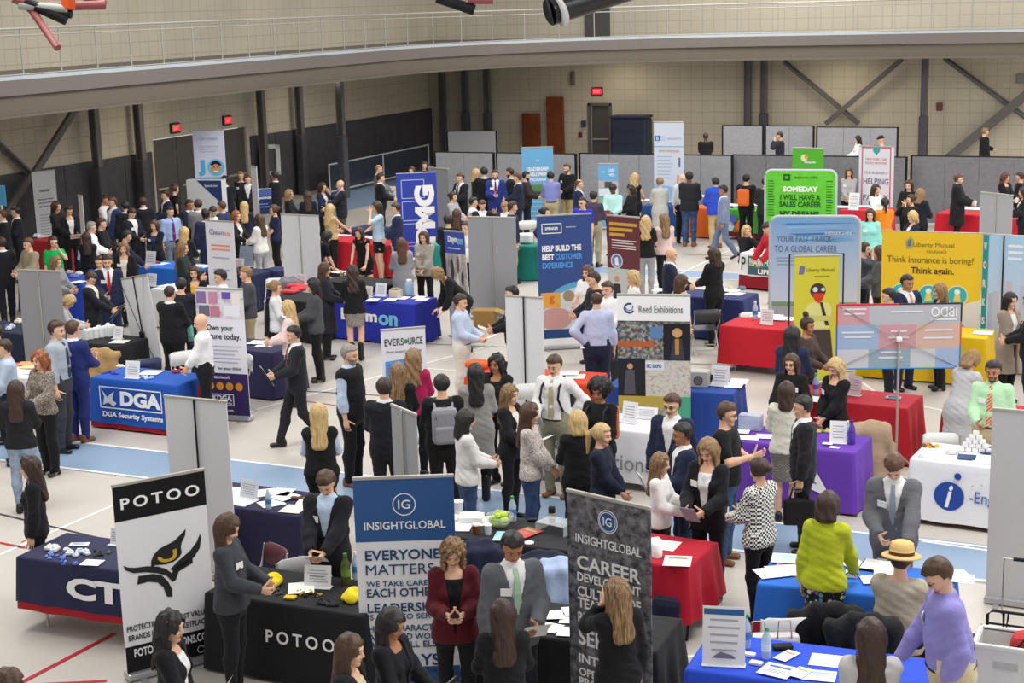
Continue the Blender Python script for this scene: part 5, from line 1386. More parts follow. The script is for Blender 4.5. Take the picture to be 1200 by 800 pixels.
shape(o, rect(-w * .12, .98, w * .14, 1.1), flat('#dfe3ea'), y=-.006); text(o, 'ISC EXPO', 0, 1.04, .2, .05, m_txt_b, y=-.008, bold=.02)
shape(o, rect(-w / 2, .45, w / 2, .62), flat('#b9a24a'), y=-.003); shape(o, [(w * .26, .62), (w / 2, .62), (w / 2, .3), (w * .34, .3)], flat('#4aa884'), y=-.005)
for c_ in o.children:
    if c_.name.split('.')[0] in ('lettering', 'emblem'): c_.location.z += .13
# far row
o, w = banner((611, 173), (648, 172), 2.2, mat('sky_banner', '#6db2e0', .5), 'light blue leadership roll-up banner before the far partition')
text(o, 'LEADERSHIP', 0, 1.62, w * .7, .1, m_txt_w, bold=.04); text(o, 'DEVELOPMENT', 0, 1.48, w * .78, .1, m_txt_w, bold=.04); text(o, 'PROGRAM', 0, 1.34, w * .5, .09, m_txt_w, bold=.03); text(o, 'adp', 0, 1.85, .1, .06, m_txt_w)
for (x, c) in ((-.35, '#a06a72'), (0, '#5a8f4a'), (.3, '#c9c4d0')): shape(o, rect(x * w - .14, 1.0, x * w + .16, 1.2), flat(c)); 
shape(o, rect(-.15, .9, .16, 1.02), flat('#3a3f60')); lines(o, -w * .3, w * .4, .3, .8, 4, flat('#a6d2ee'), fill=.2)
o, w = banner((701, 192), (724, 192), 1.75, mat('sky_banner', '#6db2e0', .5), 'smaller light blue banner with photo strip before the far partition')
text(o, 'LEAD', .1, 1.58, w * .3, .09, m_txt_w, bold=.03); text(o, 'WELL', .1, 1.46, w * .3, .08, m_txt_w, bold=.03); text(o, 'adp', -.13, 1.54, .1, .06, m_txt_w); shape(o, rect(-w / 2, 1.12, w / 2, 1.3), flat('#c9b4b8')); shape(o, rect(-.1, 1.12, .1, 1.28), flat('#4a5f4a'), y=-.005); shape(o, rect(-w / 2, .9, w / 2, 1.1), flat('#dfe9f2')); shape(o, rect(-w / 2, .55, 0, .85), flat('#8fb48a'))
o, w = banner((766, 143), (801, 143), 2.85, mat('banner_cool3', '#d2dcec', .5), 'very tall pale banner listing points before the far partition')
shape(o, rect(-w * .47, 2.36, -w * .28, 2.5), flat('#3f6ab8')); text(o, 'B', -w * .375, 2.43, .06, .1, m_txt_w, y=-.006); shape(o, rect(-w * .26, 2.36, -w * .1, 2.5), flat('#c3cfe4')); text(o, 'BENEFITS', w * .2, 2.42, w * .45, .05, flat('#9fb2d4')); shape(o, rect(-w / 2, 2.2, w / 2, 2.23), flat('#8fbfe0')); text(o, 'OPPORTUNITIES INSIDE', 0, 2.1, w * .7, .06, flat('#d8a070')); lines(o, -w * .4, w * .15, 1.35, 2.0, 7, flat('#a9bcd6'), fill=.25); shape(o, [(-w / 2, .9), (w / 2, .7), (w / 2, 1.0), (.1, 1.16), (-.1, 1.2), (-w / 2, 1.24)], flat('#8fc3e6')); shape(o, rect(-w / 2, .1, w / 2, .9), flat('#b4d6ee'), y=-.002)
for (x, z, c) in ((.36, 1.8, '#5a6fa0'), (.3, 1.35, '#d89a6a'), (.42, 1.35, '#5a6fa0')): shape(o, circle(x * w, z + .1, .03, 10), flat(c)); shape(o, rect(x * w - .025, z - .12, x * w + .025, z + .07), flat(c))
# green pop-up and friends
def popup(tl, tr, H, m, lab, rad=.14, name='pop_up_display'):
    A = gp(tl[0], tl[1], H); B = gp(tr[0], tr[1], H); d = B - A; w = d.length; ang = math.atan2(d.y, d.x); c = (A + B) / 2
    o = empty(name, (c.x, c.y, 0), ang); tag(o, lab, 'display')
    pts = []
    for (cx, cz, a0) in ((w / 2 - rad, H - rad, 0), (-w / 2 + rad, H - rad, 90), (-w / 2 + .04, .08, 180), (w / 2 - .04, .08, 270)):
        r_ = rad if cz > 1 else .04
        for k in range(7): pts.append((cx + r_ * math.cos(R(a0 + 15 * k)), cz + r_ * math.sin(R(a0 + 15 * k))))
    MB().poly(pts, 0, .05).build('fabric_face', m, o)
    b = MB(); b.tube([(p[0], .025, p[1]) for p in pts + pts[:1]], .03, 8, False); b.build('tube_frame', m if False else flat('#b9c2c8'), o)
    for s in (-1, 1): MB().box((s * w * .36, .02, .02), (.06, .6, .04)).build('foot', m_rail, o)
    return o, w
o, w = popup((897, 199.5), (980, 200), 2.3, mat('green_fabric', '#68c83a', .6, kind='noise', col2='#5fbe33', scale=1.5), 'bright green rounded pop-up display at right of centre')
m_gt = flat('#1f5a22')
shape(o, rect(-.37, 2.08, -.22, 2.22), m_gt); shape(o, rect(-.33, 2.12, -.26, 2.18), flat('#57b52c'), y=-.006); text(o, 'paycom jobs', .12, 2.15, .5, .07, m_gt); text(o, 'SOMEDAY', 0, 1.9, .76, .12, flat('#e6f2da'), bold=.05); text(o, 'I WILL HAVE A', 0, 1.72, .86, .12, m_gt, bold=.03); text(o, 'SALES CAREER', 0, 1.57, .9, .12, m_gt, bold=.03); text(o, 'MY DREAMS.', 0, 1.36, .88, .13, m_gt, bold=.06); text(o, 'START TODAY.', 0, 1.12, .9, .12, flat('#d5ecc0'), bold=.03); lines(o, -.7, -.55, 1.3, 2.1, 14, m_gt, fill=.3); lines(o, .55, .7, 1.3, 2.1, 14, m_gt, fill=.3)
o, w = popup((903, 254), (1008, 254), 2.3, mat('sky_gradient', '#cfd6ea', .55, kind='gradient', col2='#4f97d8', scale=2.9), 'sky blue and white pop-up display about a global career')
text(o, 'YOUR FAST-TRACK', -w * .12, 1.92, w * .62, .11, flat('#5f6f92'), bold=.0); text(o, 'TO A GLOBAL CAREER', -w * .1, 1.75, w * .7, .11, flat('#5f6f92'), bold=.0); lines(o, -w * .43, w * .08, 1.45, 1.62, 3, flat('#8f9ab4'), fill=.3); text(o, 'infosys jobs', w * .26, 2.02, w * .3, .07, flat('#e9eef8'), shear=.3)
for i in range(7): z = 2.26 - i * .06; shape(o, [(-w * .45 + i * .1, z - .04), (w * .4, z - .02 + .01 * i), (w * .45, z), (-w * .3, z - .01)], flat(('#6fb4ea', '#3f86cc', '#8fc4ee')[i % 3]), y=-.002 - .0004 * i)
shape(o, rect(-w * .48, .75, w * .48, .83), flat('#7f9a78')); shape(o, rect(-w * .48, .45, w * .48, .75), flat('#a9a9b4'), y=-.002)
o, w = banner((929, 173), (965, 174), 2.2, mat('green2', '#55b32f', .5), 'small lime green banner above the green pop-up display')
shape(o, circle(-.1, 1.95, .09), flat('#e6e3c0')); shape(o, circle(-.04, 1.98, .05), flat('#e0a040'), y=-.006); text(o, 'sunpath', .06, 1.84, .3, .07, m_txt_w, bold=.03); text(o, 'Grow Care Serve', 0, 1.6, w * .9, .1, flat('#dff0cc'), bold=.02)
o, w = banner((1007, 171), (1048, 172), 2.22, mat('banner_lilac2', '#dfe0ea', .5), 'white bordered banner topped by a teal shield at right')
frame_rect(o, -w * .42, .1, w * .42, 2.2, .03, flat('#c9647a'), -.003); shape(o, [(-.09, 2.26), (.09, 2.26), (.09, 2.1), (0, 2.0), (-.09, 2.1)], flat('#4aa0a0'), y=-.006)
text(o, 'NEW YORK CARE', 0, 1.9, w * .6, .06, flat('#d88a94')); text(o, 'PEOPLE NETWORK', 0, 1.8, w * .62, .06, flat('#d88a94')); text(o, 'OUR BUSINESS IS', 0, 1.56, w * .66, .07, flat('#8f90a4')); text(o, 'HELPING', 0, 1.34, w * .72, .15, flat('#5f6578'), bold=.01); text(o, 'A', 0, 1.14, .1, .12, flat('#5f6578')); text(o, 'FAMILY', 0, .93, w * .72, .15, flat('#5f6578'), bold=.01)
# big yellow banner, its teal edge, city print
o, w = banner((1034, 271), (1152, 274), 2.21, mat('yellow_print', '#edc72a', .5), 'big yellow banner about boring insurance at right', th=.04, name='wall_display')
k = w / 1.53
shape(o, [(w * .25, 1.02), (w / 2, 1.15), (w / 2, .1), (-w / 2, .1), (-w / 2, .5), (0, .55)], flat('#e3e1dc'), y=-.002)
text(o, 'Liberty Mutual', .03, 2.0, .62 * k, .09, flat('#8a7430')); text(o, 'INSURANCE', .08, 1.9, .3 * k, .045, flat('#a08838')); shape(o, [(-.40, 1.94), (-.30, 1.94), (-.28, 2.08), (-.34, 2.14), (-.42, 2.06)], flat('#b5a96a')); shape(o, [(-.38, 1.98), (-.33, 1.98), (-.33, 2.1), (-.38, 2.06)], flat('#5f72a0'), y=-.006)
text(o, 'Think insurance is boring?', -.02, 1.75, 1.32 * k, .14, flat('#6f5c22')); text(o, 'Think again.', .02, 1.575, .66 * k, .14, flat('#4c4024'), bold=.02)
for (x, z) in ((-.47, 1.2), (-.03, 1.2), (.42, 1.2), (.42, .62), (-.03, .62)): shape(o, circle(x, z, .165), flat('#e9e6d0'), y=-.004); shape(o, circle(x, z, .15), flat('#3fb6c4'), y=-.006); shape(o, [(x - .06, z - .1), (x + .06, z - .1), (x + .035, z + .02), (x - .035, z + .02)], flat('#e9d26a'), y=-.008); shape(o, circle(x, z + .06, .045), flat('#f2efe2'), y=-.0085)
o2, w2 = banner((1153, 274), (1158.5, 275), 2.21, flat('#2fa0ac'), 'narrow teal edge panel with white letters beside the yellow banner', name='edge_panel', base=True, wid=.12, pole=False)
for i, c in enumerate('WORKS'): text(o2, c, 0, 2.02 - .3 * i, .07, .12, m_txt_w, bold=.03, roll=R(-90) if False else 0)
o, w = banner((1160, 275), (1262, 280), 2.21, mat('city_print', '#c2c9dc', .5, kind='gradient', col2='#a9d0ee', scale=2.3), 'pale blue city skyline display cut by the right edge', name='wall_display', th=.04)
rr = random.Random(3)
x = -w / 2
while x < w / 2 - .1:
    ww = rr.uniform(.06, .14); hh = rr.uniform(.9, 1.6); shape(o, rect(x, .3, x + ww, hh), flat(rr.choice(['#b9bed0', '#c9ccd8', '#aeb6ca', '#c4bcc4'])), y=-.002 - rr.random() * .002); x += ww
MB().tube([(-w * .33, -.012, .1), (-w * .33, -.012, 2.2)], .012, 6).build('seam_bar', m_black, o); lines(o, -w * .28, -w * .1, 1.8, 2.1, 3, flat('#e9f2fa'))
# slim yellow banner with masked figure in a black tube frame
o, w = banner((931, 300), (984, 299), 2.05, mat('yellow_slim', '#d6d03a', .5), 'slim yellow banner with a figure in a yellow shirt before the blue display')
text(o, 'Liberty Mutual', .05, 1.82, w * .62, .07, flat('#7d7430')); lines(o, -w * .05, w * .3, 1.7, 1.75, 1, flat('#9a9030')); shape(o, [(-.28, 1.76), (-.2, 1.76), (-.18, 1.88), (-.26, 1.9)], flat('#6f79a0'))
shape(o, [(-.16, .9), (.2, .9), (.24, 1.2), (.2, 1.3), (.06, 1.34), (-.12, 1.3), (-.2, 1.15)], flat('#e2df8c'), y=-.004); shape(o, circle(.02, 1.5, .12), flat('#4a3a34'), y=-.005); shape(o, [(-.06, 1.46), (.12, 1.46), (.1, 1.36), (.03, 1.3), (-.03, 1.36)], flat('#d8402c'), y=-.007); shape(o, circle(-.02, 1.52, .04), flat('#d9dbe6'), y=-.008); shape(o, circle(.1, 1.52, .03), flat('#d9dbe6'), y=-.008)
shape(o, [(.05, 1.32), (.09, 1.32), (.2, .95), (.14, .95)], flat('#3a3630'), y=-.007); shape(o, [(-.18, .88), (.22, .88), (.28, .3), (.05, .3)], flat('#4c423c'), y=-.005); shape(o, [(-.2, 1.04), (.22, 1.02), (.22, 1.1), (-.16, 1.12)], flat('#d2cf78'), y=-.008)
b = MB(); b.tube([(-w / 2 - .06, .12, .02), (-w / 2 - .06, .12, 2.06), (w / 2 + .08, .12, 2.06), (w / 2 + .08, .12, .02)], .014, 8); b.build('tube_frame', m_black, o)
# translucent back of a framed fabric board on a pole
A = gp(981, 357, 2.16); B = gp(1127, 355, 2.16); d = B - A; w = d.length; ang = math.atan2(d.y, d.x); c = (A + B) / 2
o = empty('fabric_board', (c.x, c.y, 0), ang); tag(o, 'see-through fabric board of pastel blocks on a pole, seen from behind', 'display board')
z0, z1 = 1.33, 2.16
def tm(c):
    c = c.lstrip('#'); v = [int(int(c[i:i + 2], 16) * .72 + 225 * .28) for i in (0, 2, 4)]
    return mat('voile_' + c, '%02x%02x%02x' % tuple(v), .7, alpha=.85)
MB().poly(rect(-w / 2, z0, w / 2, z1), 0, .004).build('fabric', mat('voile_base', '#c9ced8', .7, alpha=.6), o)
for (x0, x1, r0_, r1_, c) in ((-.5, -.24, .68, 1, '#d88f9a'), (-.24, .5, .68, 1, '#b7bac6'), (-.5, -.16, .3, .68, '#93b4e0'), (-.16, .14, .3, .68, '#d68c98'), (.14, .5, .3, .68, '#dcae9c'), (-.5, -.24, 0, .3, '#d5d6e0'), (-.24, .1, 0, .3, '#86a8bc'), (.1, .3, 0, .3, '#d3d5de'), (.3, .5, 0, .3, '#9ab8e8')): MB().poly(rect(x0 * w, z0 + r0_ * (z1 - z0), x1 * w, z0 + r1_ * (z1 - z0)), 0, .002).build('colour_block', tm(c), o, (0, -.004, 0))
text(o, 'IBDO', .36 * w, z0 + .84 * .86, .32, .12, m_txt_w, y=-.010, mirror=True, bold=.0); shape(o, rect(.26 * w, z0 + .62, .46 * w, z0 + .635), m_txt_w, y=-.010)
for (x, z, ww) in ((-.36, .76, .3), (-.36, .7, .26), (.06, .72, .4), (-.33, .46, .4), (-.33, .4, .34), (0, .47, .2), (0, .39, .26), (.32, .48, .34), (.32, .38, .36), (-.06, .2, .26), (-.06, .13, .3)): shape(o, rect(x * w - ww / 2, z0 + z, x * w + ww / 2, z0 + z + .022), flat('#e3e4ea'), y=-.009)
for (q, c) in ((((-w / 2, z1), (0, z1)), '#c8323a'), (((0, z1), (w / 2, z1)), '#2a2a30'), (((-w / 2, z0), (-w / 2, z0 + .55)), '#2f6fd0'), (((-w / 2, z0 + .55), (-w / 2, z1)), '#c8323a'), (((w / 2, z0), (w / 2, z0 + .3)), '#2f8fd0'), (((w / 2, z0 + .3), (w / 2, z0 + .6)), '#e0653a'), (((w / 2, z0 + .6), (w / 2, z1)), '#2a2a30'), (((-w / 2, z0), (w / 2, z0)), '#4a8fd0')): MB().tube([(q[0][0], -.004, q[0][1]), (q[1][0], -.004, q[1][1])], .011, 6).build('edge_trim', flat(c), o)
MB().tube([(0, -.05, .0), (0, -.05, 1.84)], .016, 10).build('pole', m_rail, o); MB().box((0, -.06, 1.72), (.07, .06, .06), bev=.015).build('clamp', m_white, o)
b = MB()
for (x, z) in ((-w / 2, z0), (w / 2, z0), (-w / 2, z1), (w / 2, z1)): b.tube([(0, -.05, 1.72), (x, -.006, z)], .006, 5)
b.build('brace_rod', m_rail, o); b = MB()
for a in (30, 150, 270): b.tube([(0, -.05, .25), (.26 * math.cos(R(a)), -.05 + .26 * math.sin(R(a)), .01)], .012, 6)
b.build('tripod_foot', m_rail, o)
# small round sign at left edge
p = gp(2, 240, 1.6); o = empty('pole_sign', (p.x, p.y, 0)); tag(o, 'light blue paddle sign on a white pole at the left edge', 'sign')
MB().box((0, 0, 1.82), (.3, .03, .5), bev=.012).build('sign_board', flat('#5ab0e8'), o)
MB().tube([(0.02, 0, 0), (0, 0, 1.6)], .03, 8).build('pole', m_white, o); MB().lathe([(.2, 0), (.2, .02), (.04, .04)], 16).build('foot', m_white, o)
# ------------------------------------------------------------------ chairs, coats, bags and what lies on the tables
m_chair_w = mat('chair_white', '#dedfdd', .45); m_chair_m = mat('chair_frame', '#b9babb', .4, .3)
def chair(px, py, face, label, col='#dedfdd', zref=.82, seat_col=None, group=None, at=None):
    """folding chair; (px, py) is the middle of the top of its backrest"""
    p = gp(px, py, zref) if at is None else Vector(at)
    fv = facing_vec(p, face); rz = math.atan2(fv.y, fv.x) - math.pi / 2
    off = Matrix.Rotation(rz, 3, 'Z') @ Vector((0, -.26, 0))
    o = empty('folding_chair', (p.x - off.x, p.y - off.y, 0), rz); tag(o, label, 'chair', group)
    m = flat(col, .45)
    MB().box((0, .0, .44), (.40, .40, .03), bev=.014).build('seat', m, o)
    b = MB(); n = 8; vs = []
    for i in range(n + 1):
        x = -.215 + .43 * i / n; y = -.25 - .03 * math.cos((i / n - .5) * 3.1) ; r_ = .0 if 0 < i < n else .03
        for (yy, z) in ((0, .60 + r_), (-.018, .60 + r_), (-.018 - .02, .82 - r_), (-.02, .82 - r_)): vs.append((x, y + yy, z))
    fs = [(i * 4 + k, i * 4 + (k + 1) % 4, (i + 1) * 4 + (k + 1) % 4, (i + 1) * 4 + k) for i in range(n) for k in range(4)] + [(0, 1, 2, 3), (n * 4 + 3, n * 4 + 2, n * 4 + 1, n * 4)]
    b.add(vs, fs, True); b.build('backrest', m, o)
    for s in (-1, 1):
        MB().tube([(s * .215, -.27, .80), (s * .215, -.22, .58), (s * .21, .0, .42), (s * .21, .24, .0)], .012, 6).build('leg', m_chair_m, o)
        MB().tube([(s * .195, .14, .43), (s * .195, -.30, .0)], .012, 6).build('leg', m_chair_m, o)
    b = MB(); b.tube([(-.195, -.22, .1), (.195, -.22, .1)], .009, 6); b.tube([(-.21, .19, .1), (.21, .19, .1)], .009, 6); b.build('stretcher', m_chair_m, o)
    return o
def coat_mesh(seed, w=.52, long_=.55):
    f = Field((-.4, -.48, .1), (.4, .08, .98), .02)
    f.prim(P((0, -.30, .80), (0, -.30, .80), (w / 2, .10), side=SX), k=.05)
    f.prim(P((0, -.34, .82), (0, -.36, .82 - long_), (w / 2 * .95, .06), (w / 2 * 1.1, .075)), k=.05)
    f.prim(P((0, -.21, .82), (0, -.18, .55), (w / 2 * .9, .05), (w / 2 * .8, .04)), k=.05)
    for s in (-1, 1): f.prim(P((s * .2, -.36, .78), (s * .27, -.38, .45), .055, .045), k=.04)
    f.prim(P((-.1, -.33, .88), (.1, -.33, .88), .045), k=.04)
    G = f.grid(); f.F += .009 * np.sin(G[0] * 33 + 2.2 * np.sin(G[2] * 6 + seed)) + .005 * np.sin(G[2] * 23 + G[0] * 9 + seed)
    return f.mesh()
def coat(ch, label, col, seed=1, **kw):
    V, Q = coat_mesh(seed, **kw)
    o = link('coat', mesh_np('coat', V, Q, [cloth_mat(col)]), None, ch.location.copy(), ch.rotation_euler.copy()); tag(o, label, 'coat'); return o
def item_at(px, py, T=None, z=None):
    z = z if z is not None else TH + .008
    return gp(px, py, z)
def rz_of(T, extra=0): return (TABLES[T]['ang'] if T else 0) + R(extra)
NP = 0
def paper(px, py, label, group=None, T=None, rot=0, w=.216, h=.28, col='#f4f4f2', z=None, name='paper_sheet', cat='paper', th=.003, mark=None):
    global NP; NP += 1
    p = item_at(px, py, z=z); p.z += .0038 * (NP % 5); o = empty(name, p, rz_of(T, rot + random.uniform(-6, 6))); tag(o, label, cat, group)
    MB().box((0, 0, th / 2), (w, h, th)).build('sheet', flat(col), o)
    if mark:
        b = MB(); b.box((0, h * .25, th + .0006), (w * .7, h * .14, .001)); 
        for k in range(3): b.box((-.01, -h * .02 - k * h * .1, th + .0006), (w * .6, h * .03, .001))
        b.build('print', flat(mark), o)
    return o
def sign(px, py, label, T=None, w=.22, h=.29, rot=0, col='#e9e9ec', z=None, mark='#9a9aa4', lean=-12, txt=None, head=None, name='sign_holder'):
    """clear stand with a printed sheet; (px, py) is the middle of its foot"""
    p = item_at(px, py, z=z); o = empty(name, p, rz_of(T, rot)); tag(o, label, 'sign')
    q = MB().box((0, 0, h / 2 + .006), (w, .004, h)).build('sheet', flat(col), o); q.rotation_euler = (R(lean), 0, 0)
    MB().box((0, .0, .004), (w + .01, .1, .008), bev=.003).build('foot', flat('#d5d7da', .2), o)
    e = empty_mesh = None
    b = MB(); n = 5
    for k in range(n):
        ww = w * (.55 + .25 * random.random()); zc = h * (.78 - .13 * k); b.box((0, -.003, zc), (ww, .001, h * .035))
    b.build('print', flat(mark), q)
    if head:
        g = MB().box((0, -.0035, h * .92), (w * .94, .001, h * .1)).build('heading_band', flat(head), q)
    if txt:
        t = text(o, txt, 0, h * .55, w * .5, h * .09, m_txt_k, y=-.006); t.rotation_euler = (R(90 + lean), 0, 0); t.location = (0, -.005 + math.sin(R(-lean)) * 0, h * .55)
    return o
def bottle(px, py, label, z=None, col='#bcd3e6', cap='#f0f0f0', s=1.0, lab='#4a7fc0'):
    p = item_at(px, py, z=z); o = empty('water_bottle', p); tag(o, label, 'bottle')
    MB().lathe([(.030 * s, 0), (.033 * s, .01), (.033 * s, .13 * s), (.028 * s, .155 * s), (.013 * s, .19 * s), (.013 * s, .2 * s)], 14).build('bottle_body', mat('pet' + col, col, .1, alpha=.75), o)
    MB().lathe([(.0335 * s, .06 * s), (.0335 * s, .11 * s)], 14).build('wrap_label', flat(lab), o); MB().lathe([(.015 * s, .198 * s), (.015 * s, .222 * s)], 12).build('cap', flat(cap), o); return o
def heap(px, py, label, cat, name, n, cols, T=None, spread=.12, size=(.03, .05), z=None, group=None, each=None):
    """n separate small giveaways scattered round a spot on a table"""
    c = item_at(px, py, z=z)
    for i in range(n):
        a = random.random() * 6.28; r_ = spread * math.sqrt(random.random()); col = random.choice(cols); s = random.uniform(*size)
        p = c + Vector((math.cos(a) * r_ * 1.3, math.sin(a) * r_ * .7, 0))
        b = MB(); b.box((0, 0, s * .2), (s, s * .7, s * .4), bev=s * .12); b.tube([(-s * .3, 0, s * .45), (s * .3, 0, s * .45)], s * .16, 6)
        o = b.build(name, flat(col), None, p, (0, 0, random.random() * 3)); tag(o, label, cat, group or label)
# ---- bottom left: table with CTG
heap(58, 644, 'small white giveaway on the left end of the navy CTG-lettered cloth'.replace('CTG-lettered', 'far left'), 'giveaway', 'giveaway_pouch', 4, ['#eeeeee'], size=(.08, .1), spread=.08)
heap(62, 653, 'tiny blue giveaway clip on the navy cloth at far left', 'giveaway', 'clip', 10, ['#6c86d8', '#8ea2e0'], size=(.03, .05), spread=.13)
paper(93, 638, 'leaflet lying on the navy cloth at far left, behind the giveaways', T='ctg', rot=20, mark='#3f5aa8', w=.2, h=.1)
heap(88, 648, 'small white folded card on the navy cloth at far left', 'card', 'folded_card', 7, ['#e9ecf0', '#d6e0ea'], size=(.06, .09), spread=.12)
heap(112, 649, 'dark green and gold trinket on the navy cloth at far left', 'giveaway', 'trinket', 12, ['#3e4a2c', '#6f7436', '#2c3326'], size=(.035, .05), spread=.13)
paper(108, 660, 'white folded leaflet at the front edge of the navy cloth at far left', T='ctg', rot=15, w=.2, h=.16)
heap(80, 660, 'small blue pen case on the navy cloth at far left', 'giveaway', 'pen_case', 6, ['#4a66c0', '#7f9ae0'], size=(.03, .045), spread=.08)
sign(134, 638, 'white upright card half hidden by the owl eye banner', T='ctg', w=.1, h=.16)
# ---- POTOO table
for (px, py, c, lab) in ((318, 686, '#f2d822', 'folded bright yellow shirt at the left of the black cloth'), (412, 703, '#f2dc2a', 'folded bright yellow shirt at the right of the black cloth, by the slogan banner')):
    p = item_at(px, py); f = Field((-.2, -.2, -.02), (.2, .2, .16), .014); f.prim(P((-.05, 0, .03), (.05, 0, .03), (.1, .035), side=np.array([0, 1., 0])), k=.03); f.prim(P((0, -.03, .05), (0, .05, .07), .045), k=.05)
    G = f.grid(); f.F += .01 * np.sin(G[0] * 40) * np.sin(G[1] * 36 + 1); f.F = np.maximum(f.F, -G[2]); V, Q = f.mesh()
    o = link('folded_shirt', mesh_np('folded_shirt', V, Q, [cloth_mat(c)]), None, p); tag(o, lab, 'shirt')
sign(372, 688, 'white sign holder with small print on the black cloth beside the person writing', T='potoo', rot=12, w=.26, h=.2, txt='Potoo')
paper(353, 690, 'white sheet on the black cloth in front of the sign holder', T='potoo', rot=35, w=.24, h=.28)
heap(362, 696, 'small yellow and black badge on the black cloth by the owl eye banner', 'badge', 'pin_badge', 16, ['#e2c229', '#caa51f', '#1c1c1e'], spread=.1, size=(.03, .045))
heap(320, 694, 'dark grey keyring on the left of the black cloth', 'giveaway', 'keyring', 9, ['#3b3b40', '#55555c'], spread=.11, size=(.03, .04))
heap(382, 706, 'black and silver giveaway at the front of the black cloth', 'giveaway', 'giveaway_pen', 12, ['#2a2a2e', '#a9a9ae', '#3f3f46'], spread=.11, size=(.035, .055))
o = MB().box((0, 0, .012), (.11, .08, .024), bev=.01).build('sponge', flat('#d8b52c'), None, item_at(340, 701), (0, 0, .2)); tag(o, 'mustard yellow block on the front of the black cloth', 'sponge')
bottle(406, 684, 'tall green labelled drink bottle on the black cloth by the slogan banner', lab='#6f8a3a', col='#59632f', cap='#4a7a3a', s=1.35)
bottle(418, 678, 'clear bottle with blue label partly behind the slogan banner', s=1.2)
chair(350, 655, 10, 'white folding chair behind the black cloth with the spaced capitals')
chair(322, 640, 300, 'metal framed folding chair before the dark navy cloth table', col='#5b2a30')
# ---- navy table left
for (px, py, r_, c) in ((330, 578, 10, '#f4f4f2'), (312, 577, 40, '#f4f4f2'), (318, 590, -30, '#f2efe6'), (344, 597, 12, '#f1ecd8'), (362, 588, 20, '#f4f4f2'), (334, 583, -20, '#f4f4f2'), (285, 588, 0, '#dfeaf2'), (278, 583, 30, '#f4f4f2'), (277, 576, 20, '#ffffff')):
    paper(px, py, 'white paper strewn over the dark navy cloth behind the owl eye banner', 'papers on the dark navy cloth', T='navyleft', rot=r_, col=c, w=.24, h=.26)
sign(291, 584, 'clear tilted sign holder at the left of the paper strewn navy cloth', T='navyleft', w=.26, h=.2, rot=-8, col='#d3d6dc')
bottle(315, 596, 'small water bottle with blue label on the paper strewn navy cloth')
o = MB().box((0, 0, .015), (.14, .06, .03), bev=.008).build('wallet', flat('#5a4030'), None, item_at(348, 585), (0, 0, .1)); tag(o, 'brown wallet on the papers on the dark navy cloth', 'wallet')
# ---- insight back table
for (px, py, r_, mk) in ((552, 608, 30, '#c7ccd4'), (545, 606, 20, None), (572, 610, 35, None), (538, 617, 10, None)): paper(px, py, 'white printed sheet left of the bowl of green balls', 'sheets left of the green balls', T='igback', rot=r_, w=.26, h=.3, mark=mk)
o = MB().box((0, 0, .03), (.26, .2, .05), bev=.01).build('white_box', flat('#efefec'), None, item_at(552, 609), (0, 0, .3)); tag(o, 'flat white box on the charcoal cloth beside the slogan banner', 'box')
p = item_at(586, 617); o = empty('glass_bowl', p); tag(o, 'clear bowl holding green foam balls on the charcoal cloth', 'bowl')
MB().lathe([(.06, 0), (.07, .005), (.13, .07), (.145, .13), (.14, .13), (.125, .072), (.065, .012)], 24).build('bowl_wall', mat('clear_plastic', '#e6ecea', .08, alpha=.28), o)
rb = random.Random(5)
for i in range(30):
    lev = i // 11; a = rb.random() * 6.28; rr_ = (.075, .095, .06)[lev] * math.sqrt(rb.random()) ; q = p + Vector((rr_ * math.cos(a), rr_ * math.sin(a), .045 + lev * .045))
    b = MB(); b.lathe([(.004, -.032), (.02, -.026), (.031, -.01), (.033, .0), (.031, .012), (.02, .026), (.004, .032)], 12)
    ob = b.build('foam_ball', flat(rb.choice(['#b9d848', '#c6e25a', '#a9cc3c'])), None, q); tag(ob, 'small lime green foam ball heaped in the clear bowl', 'ball', 'green balls in the bowl')
for (px, py, lab) in ((572, 626, 'clear plastic tumbler in front of the green balls'), (537, 603, 'larger clear tumbler at the edge of the slogan banner')):
    o = empty('tumbler', item_at(px, py)); tag(o, lab, 'cup'); s_ = 1.0 if px == 572 else 1.5
    MB().lathe([(.03 * s_, 0), (.04 * s_, .1 * s_), (.037 * s_, .1 * s_), (.028 * s_, .006)], 16).build('cup_wall', mat('clear_cup', '#dfe6e8', .08, alpha=.4), o); MB().lathe([(.041 * s_, .097 * s_), (.041 * s_, .103 * s_)], 16).build('rim', flat('#e9eeee', .2), o)
o = empty('coffee_cup', item_at(558, 625)); tag(o, 'brown takeaway cup with white lid in front of the sheets', 'cup'); MB().lathe([(.032, 0), (.042, .09)], 14).build('cup_wall', flat('#7a4a30'), o); MB().lathe([(.045, .09), (.045, .105), (.035, .11)], 14).build('lid', m_white, o)
paper(592, 629, 'pale blue flyer under the bowl of green balls', T='igback', rot=8, col='#a9d4dc'); paper(617, 625, 'red and green magazine on the charcoal cloth', T='igback', rot=-18, col='#c2474c', mark='#8fae6a')
bottle(601, 610, 'water bottle behind the bowl of green balls', cap='#4a9a5a', s=1.2)
o = empty('travel_mug', item_at(647, 614)); tag(o, 'black and steel travel mug on the clear riser', 'mug'); MB().lathe([(.034, 0), (.036, .13), (.034, .16)], 16).build('mug_body', m_black, o); MB().lathe([(.0375, .07), (.0375, .125)], 16).build('window_band', flat('#a9a08c'), o); MB().lathe([(.037, .16), (.034, .185), (.02, .19)], 16).build('lid', m_black, o)
o = empty('clear_riser', item_at(652, 622), R(-12)); tag(o, 'bent clear acrylic riser on the right of the charcoal cloth', 'riser'); mc = mat('acrylic', '#dfe6ea', .05, alpha=.35)
